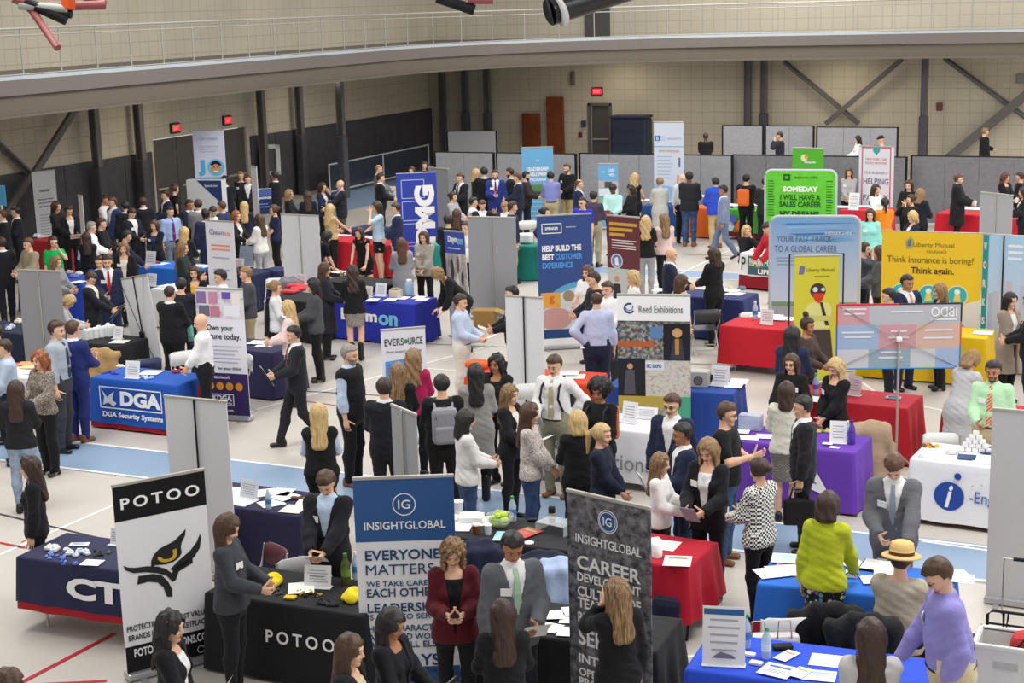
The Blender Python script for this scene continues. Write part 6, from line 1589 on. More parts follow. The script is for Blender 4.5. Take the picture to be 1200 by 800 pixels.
MB().box((0, 0, .10), (.34, .24, .006)).build('shelf', mc, o)
for s in (-1, 1): MB().box((s * .17, 0, .05), (.006, .24, .1)).build('side', mc, o)
o = MB().box((0, 0, .012), (.1, .07, .024), bev=.008).build('wallet', m_black, None, item_at(624, 610), (0, 0, .3)); tag(o, 'black wallet behind the clear riser', 'wallet')
o = MB().lathe([(.05, 0), (.05, .008), (.03, .01)], 16).build('saucer', m_white, None, item_at(620, 636)); tag(o, 'small white round lid at the front edge of the charcoal cloth', 'lid')
for (px, py, lab, col, fc) in ((562, 643, 'chair hidden under a navy coat behind the person in a maroon blazer', '#20243c', 12), (634, 655, 'chair under a dark blue coat behind the person in a grey suit', '#1f2338', 5)):
    c = chair(px, py + 4, fc, lab); coat(c, lab.replace('chair hidden under a navy coat', 'navy coat draped on a chair').replace('chair under a dark blue coat', 'dark blue coat draped on a chair'), col, px, w=.56)
c = chair(652, 668, 5, 'white folding chair left of the grey photo banner'); coat(c, 'pale blue shirt hung on the white chair left of the grey photo banner', '#a9bcdc', 4, w=.36, long_=.4)
# ---- insight front table
for (px, py, r_) in ((648, 722, 20), (668, 725, 10), (645, 736, 0), (666, 741, 15), (672, 717, 30)): paper(px, py, 'white sheet on the black cloth beside the person in a grey suit', 'sheets by the grey suit', T='igfront', rot=r_, w=.18, h=.2)
# crimson end table
paper(794, 659, 'white leaflet with a brown picture on the crimson cloth', T='igred', rot=20, mark='#a58f80', w=.26, h=.28); paper(782, 639, 'white sheets behind the crimson cloth', T='igred', rot=5)
o = MB().lathe([(.05, 0), (.055, .12), (.02, .14)], 14).build('white_jug', m_white, None, item_at(770, 652)); tag(o, 'white jug at the edge of the grey photo banner', 'jug')
paper(767, 634, 'white paper poking out beside the grey photo banner', T='igred', rot=40, w=.15, h=.2)
# bright blue table
for (px, py, r_, c, mk) in ((918, 669, 25, '#efe9d2', None), (905, 672, 35, '#f2f2ee', None), (923, 656, 10, '#dfeef4', '#a9d6e4'), (928, 664, 0, '#d8a0a4', None), (936, 670, 0, '#d8b070', None)): paper(px, py, 'folder or leaflet left of the person in lime green on the bright blue cloth', 'papers left of the lime cardigan', T='bluered', rot=r_, col=c, mark=mk, w=.3, h=.26)
for (px, py, r_) in ((1001, 662, 30), (1022, 680, 20), (1037, 672, 10), (1121, 672, 20), (1128, 678, 0)): paper(px, py, 'white paper near the straw hat on the bright blue cloth', 'papers near the straw hat', T='bluered', rot=r_, w=.2, h=.22)
o = empty('clipboard', item_at(1030, 664), rz_of('bluered', -6)); tag(o, 'black clipboard with a white form before the person in a grey suit', 'clipboard'); MB().box((0, 0, .008), (.33, .30, .014), bev=.004).build('board', m_black, o); MB().box((0, 0, .018), (.3, .27, .004)).build('form', m_white, o); MB().box((0, .14, .024), (.1, .03, .012), bev=.004).build('clip', m_rail, o)
o = MB().box((0, 0, .03), (.1, .08, .06), bev=.01).build('tissue_pack', flat('#e3e3df'), None, item_at(997, 676), (0, 0, .2)); tag(o, 'small white pack beside the lime green cardigan', 'pack')
# royal blue table bottom right
o = sign(848, 779, 'big framed white notice standing on the royal blue cloth', T='bluebot', w=.34, h=.47, rot=10, head='#2f5f9a', lean=-8, mark='#a9abb4', name='notice_stand')
shape(o, [(-.1, .06), (.1, .06), (.07, .09), (.02, .1), (-.02, .115), (-.06, .09)], flat('#7d7d84'), y=-.008)
bottle(874, 758, 'water bottle with green cap behind the framed notice', cap='#2fa060', s=1.3); bottle(898, 771, 'clear empty bottle with green cap on the royal blue cloth', cap='#3fa070', lab='#cfe0ea', s=1.2)
o = MB().box((0, 0, .02), (.17, .09, .04), bev=.018).build('glasses_case', m_black, None, item_at(917, 760), (0, 0, .5)); tag(o, 'black glasses case on the royal blue cloth', 'case')
for (px, py, w, h, r_, mk) in ((922, 769, .12, .22, -20, '#d89a7a'), (911, 787, .26, .24, -10, '#5a6fa8'), (938, 790, .12, .2, -14, '#a9b86a'), (970, 774, .28, .24, 4, None), (960, 792, .26, .2, 0, '#9fc3e4')): paper(px, py, 'printed card or sheet on the royal blue cloth at bottom right', 'cards on the royal blue cloth', T='bluebot', rot=r_, w=w, h=h, mark=mk)
for (px, py) in ((878, 768), (886, 778)): 
    o = MB().box((0, 0, .012), (.1, .06, .024), bev=.004).build('card_stack', m_white, None, item_at(px, py), (0, 0, -.1)); tag(o, 'small stack of white cards beside the framed notice', 'cards', 'card stacks by the notice')
c = chair(922, 722, 190, 'white folding chair with a tan bag behind the royal blue cloth', zref=.82)
o = empty('handbag', c.location + Vector((0, -.36, .5)), c.rotation_euler.z); tag(o, 'white and tan handbag hung on the white chair at bottom right', 'bag'); MB().box((0, 0, .05), (.5, .14, .3), bev=.05).build('bag_body', cloth_mat('#e6e2da'), o); MB().box((0, -.02, -.08), (.5, .15, .12), bev=.02).build('tan_base', flat('#c9a98c'), o)
for s in (-.11, .11): MB().tube([(s - .06, -.06, .18), (s - .05, -.05, .33), (s + .05, -.05, .33), (s + .06, -.06, .18)], .008, 6).build('handle', flat('#c9b59c'), o)
c = chair(1012, 728, 185, 'chair buried under a black coat behind the long straight hair at bottom right'); coat(c, 'black coat over the chair beside the lavender shirt', '#1f1f23', 3, w=.6, long_=.5)
c = chair(968, 716, 190, 'chair under a black jacket below the floral skirt'); coat(c, 'black jacket over the chair below the floral skirt', '#18181b', 9, w=.6, long_=.5)
# luggage cart, crate, black box at right
p = gp(1184, 800, 0.0); p = gp(1183, 748, .55); o = empty('storage_crate', (p.x, p.y, 0)); tag(o, 'translucent white storage crate with a red bag at bottom right', 'crate')
b = MB(); mcr = mat('crate_white', '#d9dbd9', .4)
for (x, y, sx, sy) in ((0, -.2, .5, .02), (0, .2, .5, .02), (-.25, 0, .02, .4), (.25, 0, .02, .4)): b.box((x, y, .36), (sx, sy, .36))
b.box((0, 0, .19), (.5, .4, .02)); b.build('crate_wall', mcr, o); b = MB()
for (x, y, sx, sy) in ((0, -.21, .56, .04), (0, .21, .56, .04), (-.265, 0, .04, .46), (.265, 0, .04, .46)): b.box((x, y, .54), (sx, sy, .04), bev=.01)
b.build('rim', mcr, o); MB().box((0, -.215, .38), (.2, .005, .06)).build('label_plate', flat('#b9bab8'), o); c0 = o.location.copy()
o = empty('red_bag', c0 + Vector((.14, 0, .36))); tag(o, 'red bag with black straps in the white crate', 'bag'); MB().box((0, 0, .12), (.26, .26, .3), bev=.09).build('bag_body', cloth_mat('#c23a3c'), o); MB().tube([(-.1, -.13, .1), (0, -.13, .26), (.1, -.13, .1)], .012, 6).build('strap', m_black, o)
o = empty('luggage_cart', c0 + Vector((.02, .42, 0))); tag(o, 'folding luggage cart with a black bungee behind the white crate', 'cart')
b = MB(); b.tube([(-.26, 0, .05), (-.26, 0, .58), (-.22, 0, .62), (.22, 0, .62), (.26, 0, .58), (.26, 0, .05)], .014, 8); b.tube([(-.26, 0, .5), (.26, 0, .5)], .01, 6); b.build('cart_frame', m_black, o)
b = MB(); b.tube([(-.14, 0, .6), (-.14, 0, 1.12), (.16, 0, 1.12), (.16, 0, .6)], .01, 6); b.build('pull_handle', m_rail, o); MB().tube([(-.06, 0, 1.12), (.16, 0, 1.12)], .018, 8).build('grip', m_black, o); b = MB(); b.tube([(-.12, -.03, .62), (-.11, -.04, .3), (-.08, -.03, .62), (-.05, -.04, .34)], .014, 6); b.build('bungee', m_black, o); MB().box((0, -.2, .1), (.5, .4, .03), bev=.01).build('platform', m_black, o)
for s in (-1, 1): MB().tube([(s * .27, 0, .06), (s * .30, 0, .06)], .06, 14).build('wheel', m_black, o)
o = MB().box((0, 0, .17), (.5, .34, .34), bev=.02).build('black_case', flat('#232327'), None, gp(1148, 792, 0)); o.rotation_euler = (0, 0, R(8)); tag(o, 'black case on the floor beside the white crate', 'case')
# dark backpack by the crimson table
o = empty('backpack', gp(783, 752, 0)); tag(o, 'navy backpack on the floor beside the grey photo banner', 'backpack'); MB().box((0, 0, .24), (.3, .2, .46), bev=.07).build('main_pocket', cloth_mat('#20243a'), o); MB().box((0, -.11, .16), (.24, .08, .24), bev=.03).build('front_pocket', cloth_mat('#20243a'), o); MB().tube([(.12, .02, .45), (.22, -.02, .3), (.2, -.05, .06)], .014, 6).build('shoulder_strap', m_black, o)
# ---- i table
for k in range(5):
    for j in range(5 - k):
        q = item_at(1143, 529) + Vector((.075 * (j - (4 - k) / 2), 0, .05 * k)); o = MB().box((0, 0, .025), (.066, .066, .048), bev=.004).build('gift_box', m_white, None, q); tag(o, 'tiny white box of the pyramid on the white cloth', 'box', 'pyramid of white boxes')
o = MB().lathe([(.06, 0), (.09, .06), (.085, .06), (.055, .006)], 18).build('bowl', m_white, None, item_at(1117, 531)); tag(o, 'white bowl left of the box pyramid', 'bowl')
heap(1090, 523, 'orange wrapped sweet on the red corner of the table at right', 'sweet', 'sweet', 8, ['#d87a2a', '#e0b04a', '#8f5a2a'], spread=.07, size=(.04, .06)); o = MB().lathe([(.04, 0), (.045, .05), (.03, .055)], 14).build('small_pot', m_white, None, item_at(1081, 535)); tag(o, 'small white pot at the corner of the white cloth', 'pot')
for (px, py, c) in ((1133, 536, '#2f4a78'), (1160, 530, '#2f4a78'), (1165, 522, '#e9e9ee'), (1150, 541, '#dfe6f0')): paper(px, py, 'dark blue or white brochure in front of the box pyramid', 'brochures by the box pyramid', T='ieng', col=c, rot=10, w=.2, h=.2)
chair(1103, 508, 5, 'white folding chair behind the white cloth with the blue i')
# ---- purple table
sign(982, 519, 'white upright flyer card at the right of the purple cloth', T='purple', w=.2, h=.26, rot=12)
for (px, py) in ((877, 513), (898, 512), (866, 506)): paper(px, py, 'white paper on the left of the purple cloth', 'papers on the purple cloth', T='purple', rot=15, w=.26, h=.2, mark='#c9cbd2')
o = empty('acrylic_box', item_at(880, 503), rz_of('purple', 4)); tag(o, 'clear box of blue and white items on the purple cloth', 'box'); MB().box((0, 0, .1), (.28, .16, .19), bev=.006).build('box_wall', mat('acrylic_blue', '#b9c3dc', .1, alpha=.6), o); MB().box((0, 0, .08), (.24, .12, .12), bev=.02).build('contents', mat('pastel_mix', '#8f9ccc', .6, kind='noise', col2='#d6dbe8', scale=9), o)
heap(960, 505, 'green and pink wrapped sweet near the white blouse', 'sweet', 'sweet', 12, ['#7fae5a', '#d89aa0', '#e0d08a'], spread=.1, size=(.05, .07)); bottle(998, 520, 'purple bottle at the right end of the purple cloth', lab='#5b3fb0', col='#5b3fb0', cap='#4a2fa0', s=1.3); bottle(993, 516, 'clear bottle beside the purple one', s=1.1)
for (px, py) in ((970, 521), (978, 524)): paper(px, py, 'small white card at the foot of the upright flyer', 'cards by the upright flyer', T='purple', w=.12, h=.08)
c = chair(1017, 500, 200, 'folding chair under a tan coat right of the purple cloth'); coat(c, 'tan camel coat over the chair right of the purple cloth', '#b39b80', 6, w=.56, long_=.6)
# red mid table
sign(1000, 463, 'clear sign holder on the red cloth beside the long blond hair', T='redmid', w=.2, h=.26, rot=-10, col='#d9c6cc'); bottle(956, 462, 'bottle with green cap between the two people in black at right', cap='#4ab060', lab='#6a5ac0', s=1.3); paper(956, 468, 'white sheet on the red cloth between the two people in black', T='redmid')
o = empty('card_tray', item_at(1047, 467)); tag(o, 'small grey tray on the red cloth behind the board pole', 'tray'); MB().box((0, 0, .012), (.2, .1, .024), bev=.006).build('tray_base', flat('#a9b4bc'), o); MB().box((0, 0, .032), (.12, .06, .016)).build('card', flat('#5f86a8'), o)
# ---- DGA
sign(155, 443, 'white sign holder in the middle of the eagle logo table', T='dga', w=.24, h=.25, rot=6); paper(177, 437, 'white sheet with green corner on the eagle logo table', T='dga', rot=20, w=.3, h=.28)
heap(131, 437, 'purple and blue small pen on the eagle logo table', 'pen', 'giveaway_pen', 14, ['#4a3fb0', '#6f62d0', '#3a5ac8'], spread=.12, size=(.04, .06)); heap(140, 430, 'white tissue giveaway on the eagle logo table', 'giveaway', 'tissue', 4, ['#f0f0f0'], spread=.05, size=(.06, .08)); heap(176, 443, 'pale blue and white sticker on the eagle logo table', 'sticker', 'sticker', 9, ['#cfe0f4', '#a9c8ee'], spread=.12, size=(.05, .07)); heap(208, 436, 'red and white striped sweet at the right end of the eagle logo table', 'sweet', 'sweet', 6, ['#c23a4a', '#e6e0e2', '#b02f3c'], spread=.06, size=(.06, .09))
o = MB().lathe([(.03, 0), (.04, .1), (.036, .1), (.026, .008)], 14).build('clear_cup', mat('clear_cup', '#dfe6e8', .08, alpha=.4), None, item_at(222, 437)); tag(o, 'clear cup near the hands of the person in a white shirt', 'cup')
chair(172, 419, 190, 'navy folding chair behind the eagle logo table', col='#2a3154')
c = chair(118, 404, 170, 'folding chair under a tan coat left of the eagle logo table', zref=.96); coat(c, 'tan coat over the chair beside the bright blue suit', '#b08f5f', 2, w=.5, long_=.6)
# black table with bags
for i, (px, py) in enumerate(((101, 398), (107, 397), (113, 396), (119, 395), (124, 394), (129, 394), (133, 393), (104, 396), (116, 394), (127, 391))):
    o = empty('paper_bag', item_at(px, py), .2 * i); tag(o, 'small white paper bag in the row on the black cloth at left', 'bag', 'white bags on the black cloth'); MB().box((0, 0, .08), (.1, .07, .16), bev=.008).build('bag_body', flat('#e6eae6'), o); MB().box((0, 0, .17), (.08, .05, .03), bev=.01).build('tissue_top', flat('#f4f6f2'), o)
sign(138, 397, 'white sign card at the right end of the white bags', T='blackbags', w=.2, h=.2); paper(140, 401, 'white sheet on the black cloth right of the white bags', T='blackbags', w=.28, h=.26, rot=20)
# left edge tables
heap(10, 385, 'blue and white parcel on the dark navy cloth at the left edge', 'parcel', 'parcel', 5, ['#4f6fb0', '#e0e4ea', '#8fa4cc'], spread=.12, size=(.1, .14)); heap(22, 378, 'small cream box on the dark navy cloth at the left edge', 'box', 'small_box', 3, ['#e6ddd0'], spread=.04, size=(.12, .14))
for (px, py, c) in ((30, 427, '#e2a870'), (22, 432, '#e9e6e0'), (40, 436, '#e9e9ec'), (12, 428, '#cf6a5a'), (34, 430, '#f0d8a8')): paper(px, py, 'bright leaflet on the white cloth left of the red haired person', 'leaflets on the white cloth at left', T='whiteleft', rot=20, col=c)
for (px, py, c, nm) in ((88, 325, '#8f8fd6', 'purple'), (94, 322, '#eef0f0', 'white'), (82, 320, '#dfe4ea', 'pale')): heap(px, py, nm + ' cloth giveaway on the blue cloth behind the grey banner back', 'giveaway', 'giveaway_cloth', 3, [c], spread=.06, size=(.1, .13))
paper(92, 331, 'white sheets on the blue cloth behind the grey banner back', T='bluemid', w=.24); sign(176, 311, 'white sign holder on the bright blue cloth in the left crowd', T='blueback', w=.28, h=.3); heap(183, 309, 'red and blue tin on the bright blue cloth', 'tin', 'drink_tin', 2, ['#b83a4a', '#4a62b0'], spread=.06, size=(.09, .1)); paper(190, 309, 'white papers on the bright blue cloth in the left crowd', T='blueback')
sign(178, 335, 'white sign holder on the white cloth behind the leaning banner back', T='whitemid', w=.22, h=.24); paper(196, 335, 'papers on the white cloth behind the leaning banner back', T='whitemid', w=.3)
o = empty('flyer_stack', item_at(233, 313)); tag(o, 'white flyers on the navy cloth beside the orange lettered banner', 'flyers'); MB().box((0, 0, .02), (.4, .25, .04), bev=.01).build('flyer_pile', m_white, o)
sign(277, 314, 'small red footed display sign right of the orange lettered banner', w=.36, h=.2, col='#dcdcdf', mark='#c2303a'); sign(288, 312, 'grey blue back of a sign holder in the left crowd', w=.34, h=.42, col='#8a93a4', mark='#7c8598')
o = MB().box((0, 0, .2), (.42, .1, .4), bev=.01).build('snack_display', mat('snack_print', '#3a3a34', .5, kind='collage', scale=26), None, item_at(277, 334, z=.5)); tag(o, 'dark framed panel of yellow and green pictures by the young blond person', 'display')
# red left
paper(50, 277, 'white papers on the red cloth near the left wall', T='redleft', w=.4, h=.3); sign(64, 275, 'white card on the red cloth near the left wall', T='redleft', w=.3, h=.2); heap(44, 277, 'light blue cup on the red cloth near the left wall', 'cup', 'small_cup', 2, ['#6fb0d8', '#e6eef2'], spread=.05, size=(.1, .12))
# black with red
for (px, py) in ((340, 343), (350, 340), (357, 338), (346, 336)):
    o = MB().box((0, 0, .03), (.3, .24, .06), bev=.028).build('folded_shirt', cloth_mat('#d8404a'), None, item_at(px, py), (0, 0, random.random())); tag(o, 'folded bright red shirt on the black cloth left of the royal blue table', 'shirt', 'folded red shirts')
sign(352, 333, 'pink white card standing behind the folded red shirts', T='blackred', w=.28, h=.2, col='#ead8de'); chair(324, 326, 350, 'white folding chair beside the white two panel banner back'); c = chair(339, 331, 10, 'chair under a grey jacket beside the folded red shirts'); coat(c, 'grey jacket on the chair beside the folded red shirts', '#77777b', 8)
# daymon table
sign(446, 347, 'white sign holder in the middle of the royal blue lettered table', T='daymon', w=.24, h=.24); sign(432, 348, 'cream leaflet stand beside the person in a grey skirt', T='daymon', w=.16, h=.2, col='#e4dfd4', mark='#b8705a')
o = empty('snack_bin', item_at(464, 348), .2); tag(o, 'cream box of snacks on the royal blue lettered table', 'box'); MB().box((0, 0, .07), (.22, .16, .14), bev=.01).build('box_wall', flat('#d9d0b8'), o); MB().box((0, 0, .15), (.18, .12, .04), bev=.015).build('snacks', flat('#a08a6a'), o)
o = empty('water_jug', item_at(480, 345)); tag(o, 'clear jug with light blue label on the royal blue lettered table', 'jug'); MB().lathe([(.08, 0), (.085, .02), (.085, .2), (.06, .24), (.05, .25)], 16).build('jug_body', mat('jug_blue', '#a9cbe6', .15, alpha=.8), o); MB().lathe([(.052, .25), (.052, .28), (.04, .285)], 14).build('lid', flat('#e6eef4'), o)
for (px, py) in ((437, 352), (458, 352), (472, 349), (495, 351), (491, 349)): paper(px, py, 'white sheet on the royal blue lettered table', 'sheets on the royal blue lettered table', T='daymon', rot=15)
heap(392, 344, 'green and white pack at the left end of the royal blue lettered table', 'pack', 'snack_pack', 5, ['#7a9a4a', '#e6e6e0', '#3a3a3a'], spread=.12, size=(.07, .1)); heap(404, 322, 'green and white item on the black cloth', 'pack', 'snack_pack', 6, ['#8fae5a', '#ececea'], spread=.2, size=(.08, .1)); paper(396, 319, 'white sheet on the black cloth behind the royal blue table', T='blackcup', w=.3)
o = empty('cardboard_box', gp(569, 383, 0), .25); tag(o, 'open cardboard box on the floor by the grey banner back', 'box'); MB().box((0, 0, .17), (.4, .32, .34)).build('box_wall', flat('#b08a52'), o); q = MB().box((.14, 0, 0), (.28, .32, .006)).build('flap', flat('#bd985f'), o, (.2, 0, .34), (0, R(20), 0)); q = MB().box((-.1, 0, 0), (.2, .32, .006)).build('flap', flat('#bd985f'), o, (-.2, 0, .34), (0, R(-30), 0))
# navy round etc
for (px, py) in ((302, 402), (311, 404), (318, 400)): paper(px, py, 'white sheets on the navy cloth behind the person in a striding black suit', 'sheets on that navy cloth', T='navyround', w=.28, rot=20)
chair(214, 412, 20, 'white folding chair right of the eagle logo table, behind the person in a white shirt'); bottle(224, 399, 'mint green bottle in front of the person in a white shirt', col='#8fd6c4', lab='#8fd6c4', cap='#cfeae2', s=1.5)
chair(291, 417, 280, 'white folding chair seen from the side beside the purple footed banner')
# kmg
for (px, py) in ((402, 276), (430, 278), (442, 280)): paper(px, py, 'white and red leaflets on the red cloth left of the blue tower', 'leaflets on the red cloth', T='redkmg', w=.34, h=.26, mark='#c2404c')
chair(463, 284, 70, 'white folding chair left of the blue tower banner'); o = empty('flyer_stand', item_at(460, 229, z=.9)); tag(o, 'small white flyer stand left of the blue tower', 'flyer stand'); MB().box((0, 0, .12), (.2, .02, .26)).build('sheet', m_white, o); MB().box((0, 0, .0), (.22, .12, .02)).build('foot', m_dgrey, o); shape(o, circle(0, .13, .06), flat('#7fb6c4'), y=-.015)
sign(509, 195, 'white card on top of the grey banner back near the far corner', z=1.9, w=.24, h=.16) if False else None
# orange table
chair(621, 450, 5, 'white folding chair in front of the orange red cloth, left of the backpacked person'); chair(633, 472, 355, 'second white folding chair lower down by the orange red cloth')
for (px, py, c) in ((607, 438, '#cfe0d8'), (616, 436, '#f0f0f0'), (625, 437, '#e6e2e6'), (604, 434, '#8fb4a4'), (667, 438, '#f2f2f2'), (674, 441, '#e9e9ee')): paper(px, py, 'leaflet on the orange red cloth', 'leaflets on the orange red cloth', T='orange', col=c, rot=20, w=.28)
heap(631, 437, 'purple roll on the orange red cloth', 'roll', 'tape_roll', 2, ['#5a4fc0'], spread=.03, size=(.08, .1)); o = MB().box((0, 0, .05), (.36, .28, .1), bev=.05).build('orange_bag', cloth_mat('#e2642c'), None, item_at(561, 430)); tag(o, 'orange bag on the left end of the orange red cloth', 'bag')
# reed tables
sign(737, 495, 'white upright sheet on the white cloth before the collage board', T='reedwhite', w=.22, h=.26, rot=-10); sign(757, 490, 'white fold-over card on the white cloth before the collage board', T='reedwhite', w=.3, h=.14, rot=4); sign(843, 452, 'white upright sign holder on the blue cloth right of the collage board', T='reedblue', w=.26, h=.28, rot=-6)
o = empty('speaker', item_at(820, 452), .1); tag(o, 'silver box with a round dark dial on the blue cloth', 'speaker'); MB().box((0, 0, .11), (.26, .2, .22), bev=.012).build('case', flat('#b9b8b2'), o); shape(o, circle(0, .1, .06), flat('#77736c'), y=-.103); ring(o, 0, .1, .065, .01, m_dgrey, y=-.105)
o = MB().lathe([(.05, 0), (.055, .08), (.05, .14), (.04, .145)], 16).build('black_canister', m_black, None, item_at(833, 450)); tag(o, 'black canister behind the silver box', 'canister'); 
for (px, py) in ((866, 447), (860, 452)): paper(px, py, 'white sheet at the right end of the blue cloth', 'sheets at the end of the blue cloth', T='reedblue', w=.24)
# red back table and navy behind
for (px, py, c) in ((905, 371, '#f0f0f0'), (910, 374, '#e2dfe2'), (920, 373, '#f4f4f4'), (892, 370, '#f0f0f0')): paper(px, py, 'white papers on the red cloth before the sky blue display', 'papers on the red cloth', T='redback', col=c, w=.34, rot=8)
bottle(885, 374, 'water bottle with blue label on the red cloth', s=1.4); sign(898, 380, 'white sign holder at the front of the red cloth', T='redback', w=.22, h=.24); chair(882, 366, 5, 'white folding chair behind the red cloth with the water bottle')
for (px, py) in ((775, 340), (792, 343), (857, 341), (861, 344)): paper(px, py, 'white sheet on the navy cloth behind the collage board', 'sheets on the navy cloth at right', T='navyhart', w=.3)
heap(864, 339, 'pale yellow and grey item on the navy cloth behind the collage board', 'giveaway', 'giveaway_pack', 6, ['#d9cf9a', '#9aa6c0', '#6f7f9f'], spread=.12, size=(.08, .1))
chair(829, 362, 190, 'grey legged folding chair below the navy cloth at right', col='#3a3a40')
# far tables
for (k, px, py) in (('bluegov', 778, 236), ('bluegov', 790, 235), ('bluegov', 760, 235), ('orangegov', 822, 230), ('green', 858, 240), ('green', 890, 240), ('redhelp', 1010, 242), ('redcoat', 1142, 245), ('redhelp', 990, 243)): 
    paper(px, py, {'bluegov': 'white papers on the navy cloth with white print', 'orangegov': 'white papers above the orange cloth', 'green': 'white papers on the green cloth with blobs', 'redhelp': 'white papers by the shield topped banner', 'redcoat': 'white papers beside the long black coat'}[k], 'papers on ' + k.replace('gov', ' cloth').replace('redhelp', 'the red cloth by the shield').replace('redcoat', 'the red cloth by the coat'), T=k, w=.5, h=.4)
sign(1000, 246, 'white upright card before the person in a grey blouse', T='redhelp', w=.26, h=.42); heap(884, 295, 'pink and white cup on the white cloth with the green panel', 'cup', 'small_cup', 3, ['#d8707c', '#f0f0f0'], spread=.1, size=(.09, .12))
chair(618, 258, 190, 'white folding chair behind the teal stand'); o = MB().box((0, 0, .1), (.3, .25, .2), bev=.03).build('white_bag', m_white, None, item_at(616, 284, z=.78)); tag(o, 'white packet on the teal stand', 'packet')
# yellow table
for (px, py) in ((1012, 379), (1152, 390), (1030, 381)): paper(px, py, 'white paper on the yellow cloth', 'papers on the yellow cloth', T='yellow', w=.3)
sign(1011, 376, 'blank white card left of the person in a navy suit', T='yellow', w=.28, h=.2)
o = MB().box((0, 0, .06), (.3, .18, .12), bev=.05).build('red_bag', cloth_mat('#d23a34'), None, gp(990, 352, .8)); tag(o, 'small red bag beside the slim yellow banner', 'bag')
# ------------------------------------------------------------------ the people, nearest first
p_ = person
BK, NV, GY, DG = '#1b1b20', '#232a48', '#6b6b71', '#3b3c42'
# bottom row
p_(200, 717, 70, 'person with wavy black hair in a blazer holding a sheet at the bottom left', 'f', hair='wavy', hc='k', top='blazer', tc=BK, sc='#efefef', arms=('hold', 'down'), bot='slim', hy=-10, hold=('paper', 'white folded sheet held at the chest of the black haired person at bottom left', 'R', '#f6f6f4', 70))
p_(10, 784, 100, 'person whose brown hair just shows in the bottom left corner', 'f', hair='long', hc='b', top='sweater', tc=GY)
p_(272, 604, 70, 'person with long brown hair in a grey sweatshirt looking down beside the owl eye banner', 'f', H=1.7, hair='half', hc='b', top='sweater', tc='#3e4046', bot='slim', bc=BK, arms='hold', hp=28, badge=2, build=1.15)
p_(379, 556, 340, 'young person in a dark badged jacket writing behind the black cloth', hair='short', hc='b', top='suit', tc='#1c1d24', sc='#b9cbe2', bc=BK, arms='write', hp=38, badge=2, hold=[('paper', 'white sheet held flat by the young person writing', 'L'), ('pen', 'thin pen in the writing hand behind the black cloth', 'R')])
p_(411, 744, 70, 'person with long light-brown hair seen from the side at bottom, left of the slogan banner', 'f', hair='long', hc='b', top='blazer', tc=BK, sc='#d8c9a0', bot='slim')
p_(463, 715, 60, 'sleek black haired person in a black blazer with phone and folder before the slogan banner', 'f', hair='half', hc='k', skin='t', top='blazer', tc=BK, sc='#1b1b20', bot='slim', arms='hold', hp=22, hold=[('folder', 'black folder held under the arm before the slogan banner', 'L', '#17171a', 60), ('phone', 'phone held out by the person with sleek black hair', 'R')])
p_(530, 635, 0, 'person in a maroon blazer looking down at a phone before the slogan banner', 'f', H=1.68, hair='wavy', hc='o', top='blazer', tc='#55141f', sc='#16161a', bot='slim', bc='#17171b', arms='phone', hp=30, shoe='boot', hold=('phone', 'dark phone in the hands of the person in the maroon blazer', 'R'))
p_(602, 627, 15, 'person in a grey suit with a pale green tie looking down at papers', H=1.80, hair='slick', hc='k', skin='t', top='suit', tc='#62656c', bc='#1e1f25', tie='#a8c4aa', arms=('down', 'hold'), hp=28, badge=2, hold=('paper', 'white curled sheet in the hand of the person in the grey suit', 'L', '#f4f4f2', 40))
p_(588, 703, 185, 'person with black-to-auburn hair from behind at the bottom, next to the grey suit', 'f', H=1.62, hair='half', hc='n', top='blazer', tc=BK, bot='slim', arms='hold')
p_(722, 678, 205, 'person with long ombre brown hair from behind before the grey photo banner', 'f', H=1.66, hair='long', hc='o', top='sweater', tc='#17171b', bot='slim', arms=('down', 'face'))
p_(1021, 725, 185, 'seated person with long straight dark hair in a light grey top at bottom right', 'f', H=1.78, hair='half', hc='n', top='sweater', tc='#c9c8c6', legs='sit', arms='lap', bot='slim')
p_(1088, 658, 285, 'person in a lavender shirt leaning a hand on the royal blue cloth at bottom right', H=1.80, hair='slick', hc='b', top='shirt', tc='#8f88cc', bc='#d0c29c', arms=('lean', 'pocket'), hp=34, glasses=1, badge=2, build=1.22, lean=8)
p_(1057, 641, 165, 'seated person in a straw fedora and beige jacket from behind at right', hair='cap', hc='n', top='closed', tc='#b5ab98', legs='sit', arms='lap', H=1.78, build=1.1)
p_(972, 576, 165, 'person with dark bob, lime green cardigan and floral skirt at the bright blue table', 'f', H=1.58, hair='bob', hc='n', top='sweater', tc='#b9c42a', bot='longskirt', bc='floral', arms=('lean', 'down'), lean=8)
p_(1047, 539, 355, 'broad person in a grey suit and grey tie bending over the bright blue table', H=1.80, hair='slick', hc='a', top='suit', tc='#67676d', tie='#8f9aa8', arms=('hold', 'reach'), hp=38, badge=2, build=1.12, lean=10)
p_(889, 537, 230, 'person with a dark bun in a houndstooth jacket and black trousers from behind', 'f', H=1.66, hair='bun', hc='n', top='closed', tc='houndstooth', bot='slim', bc='#1a1a1e', arms=('hold', 'hold'), shoe='pump', shc='k')
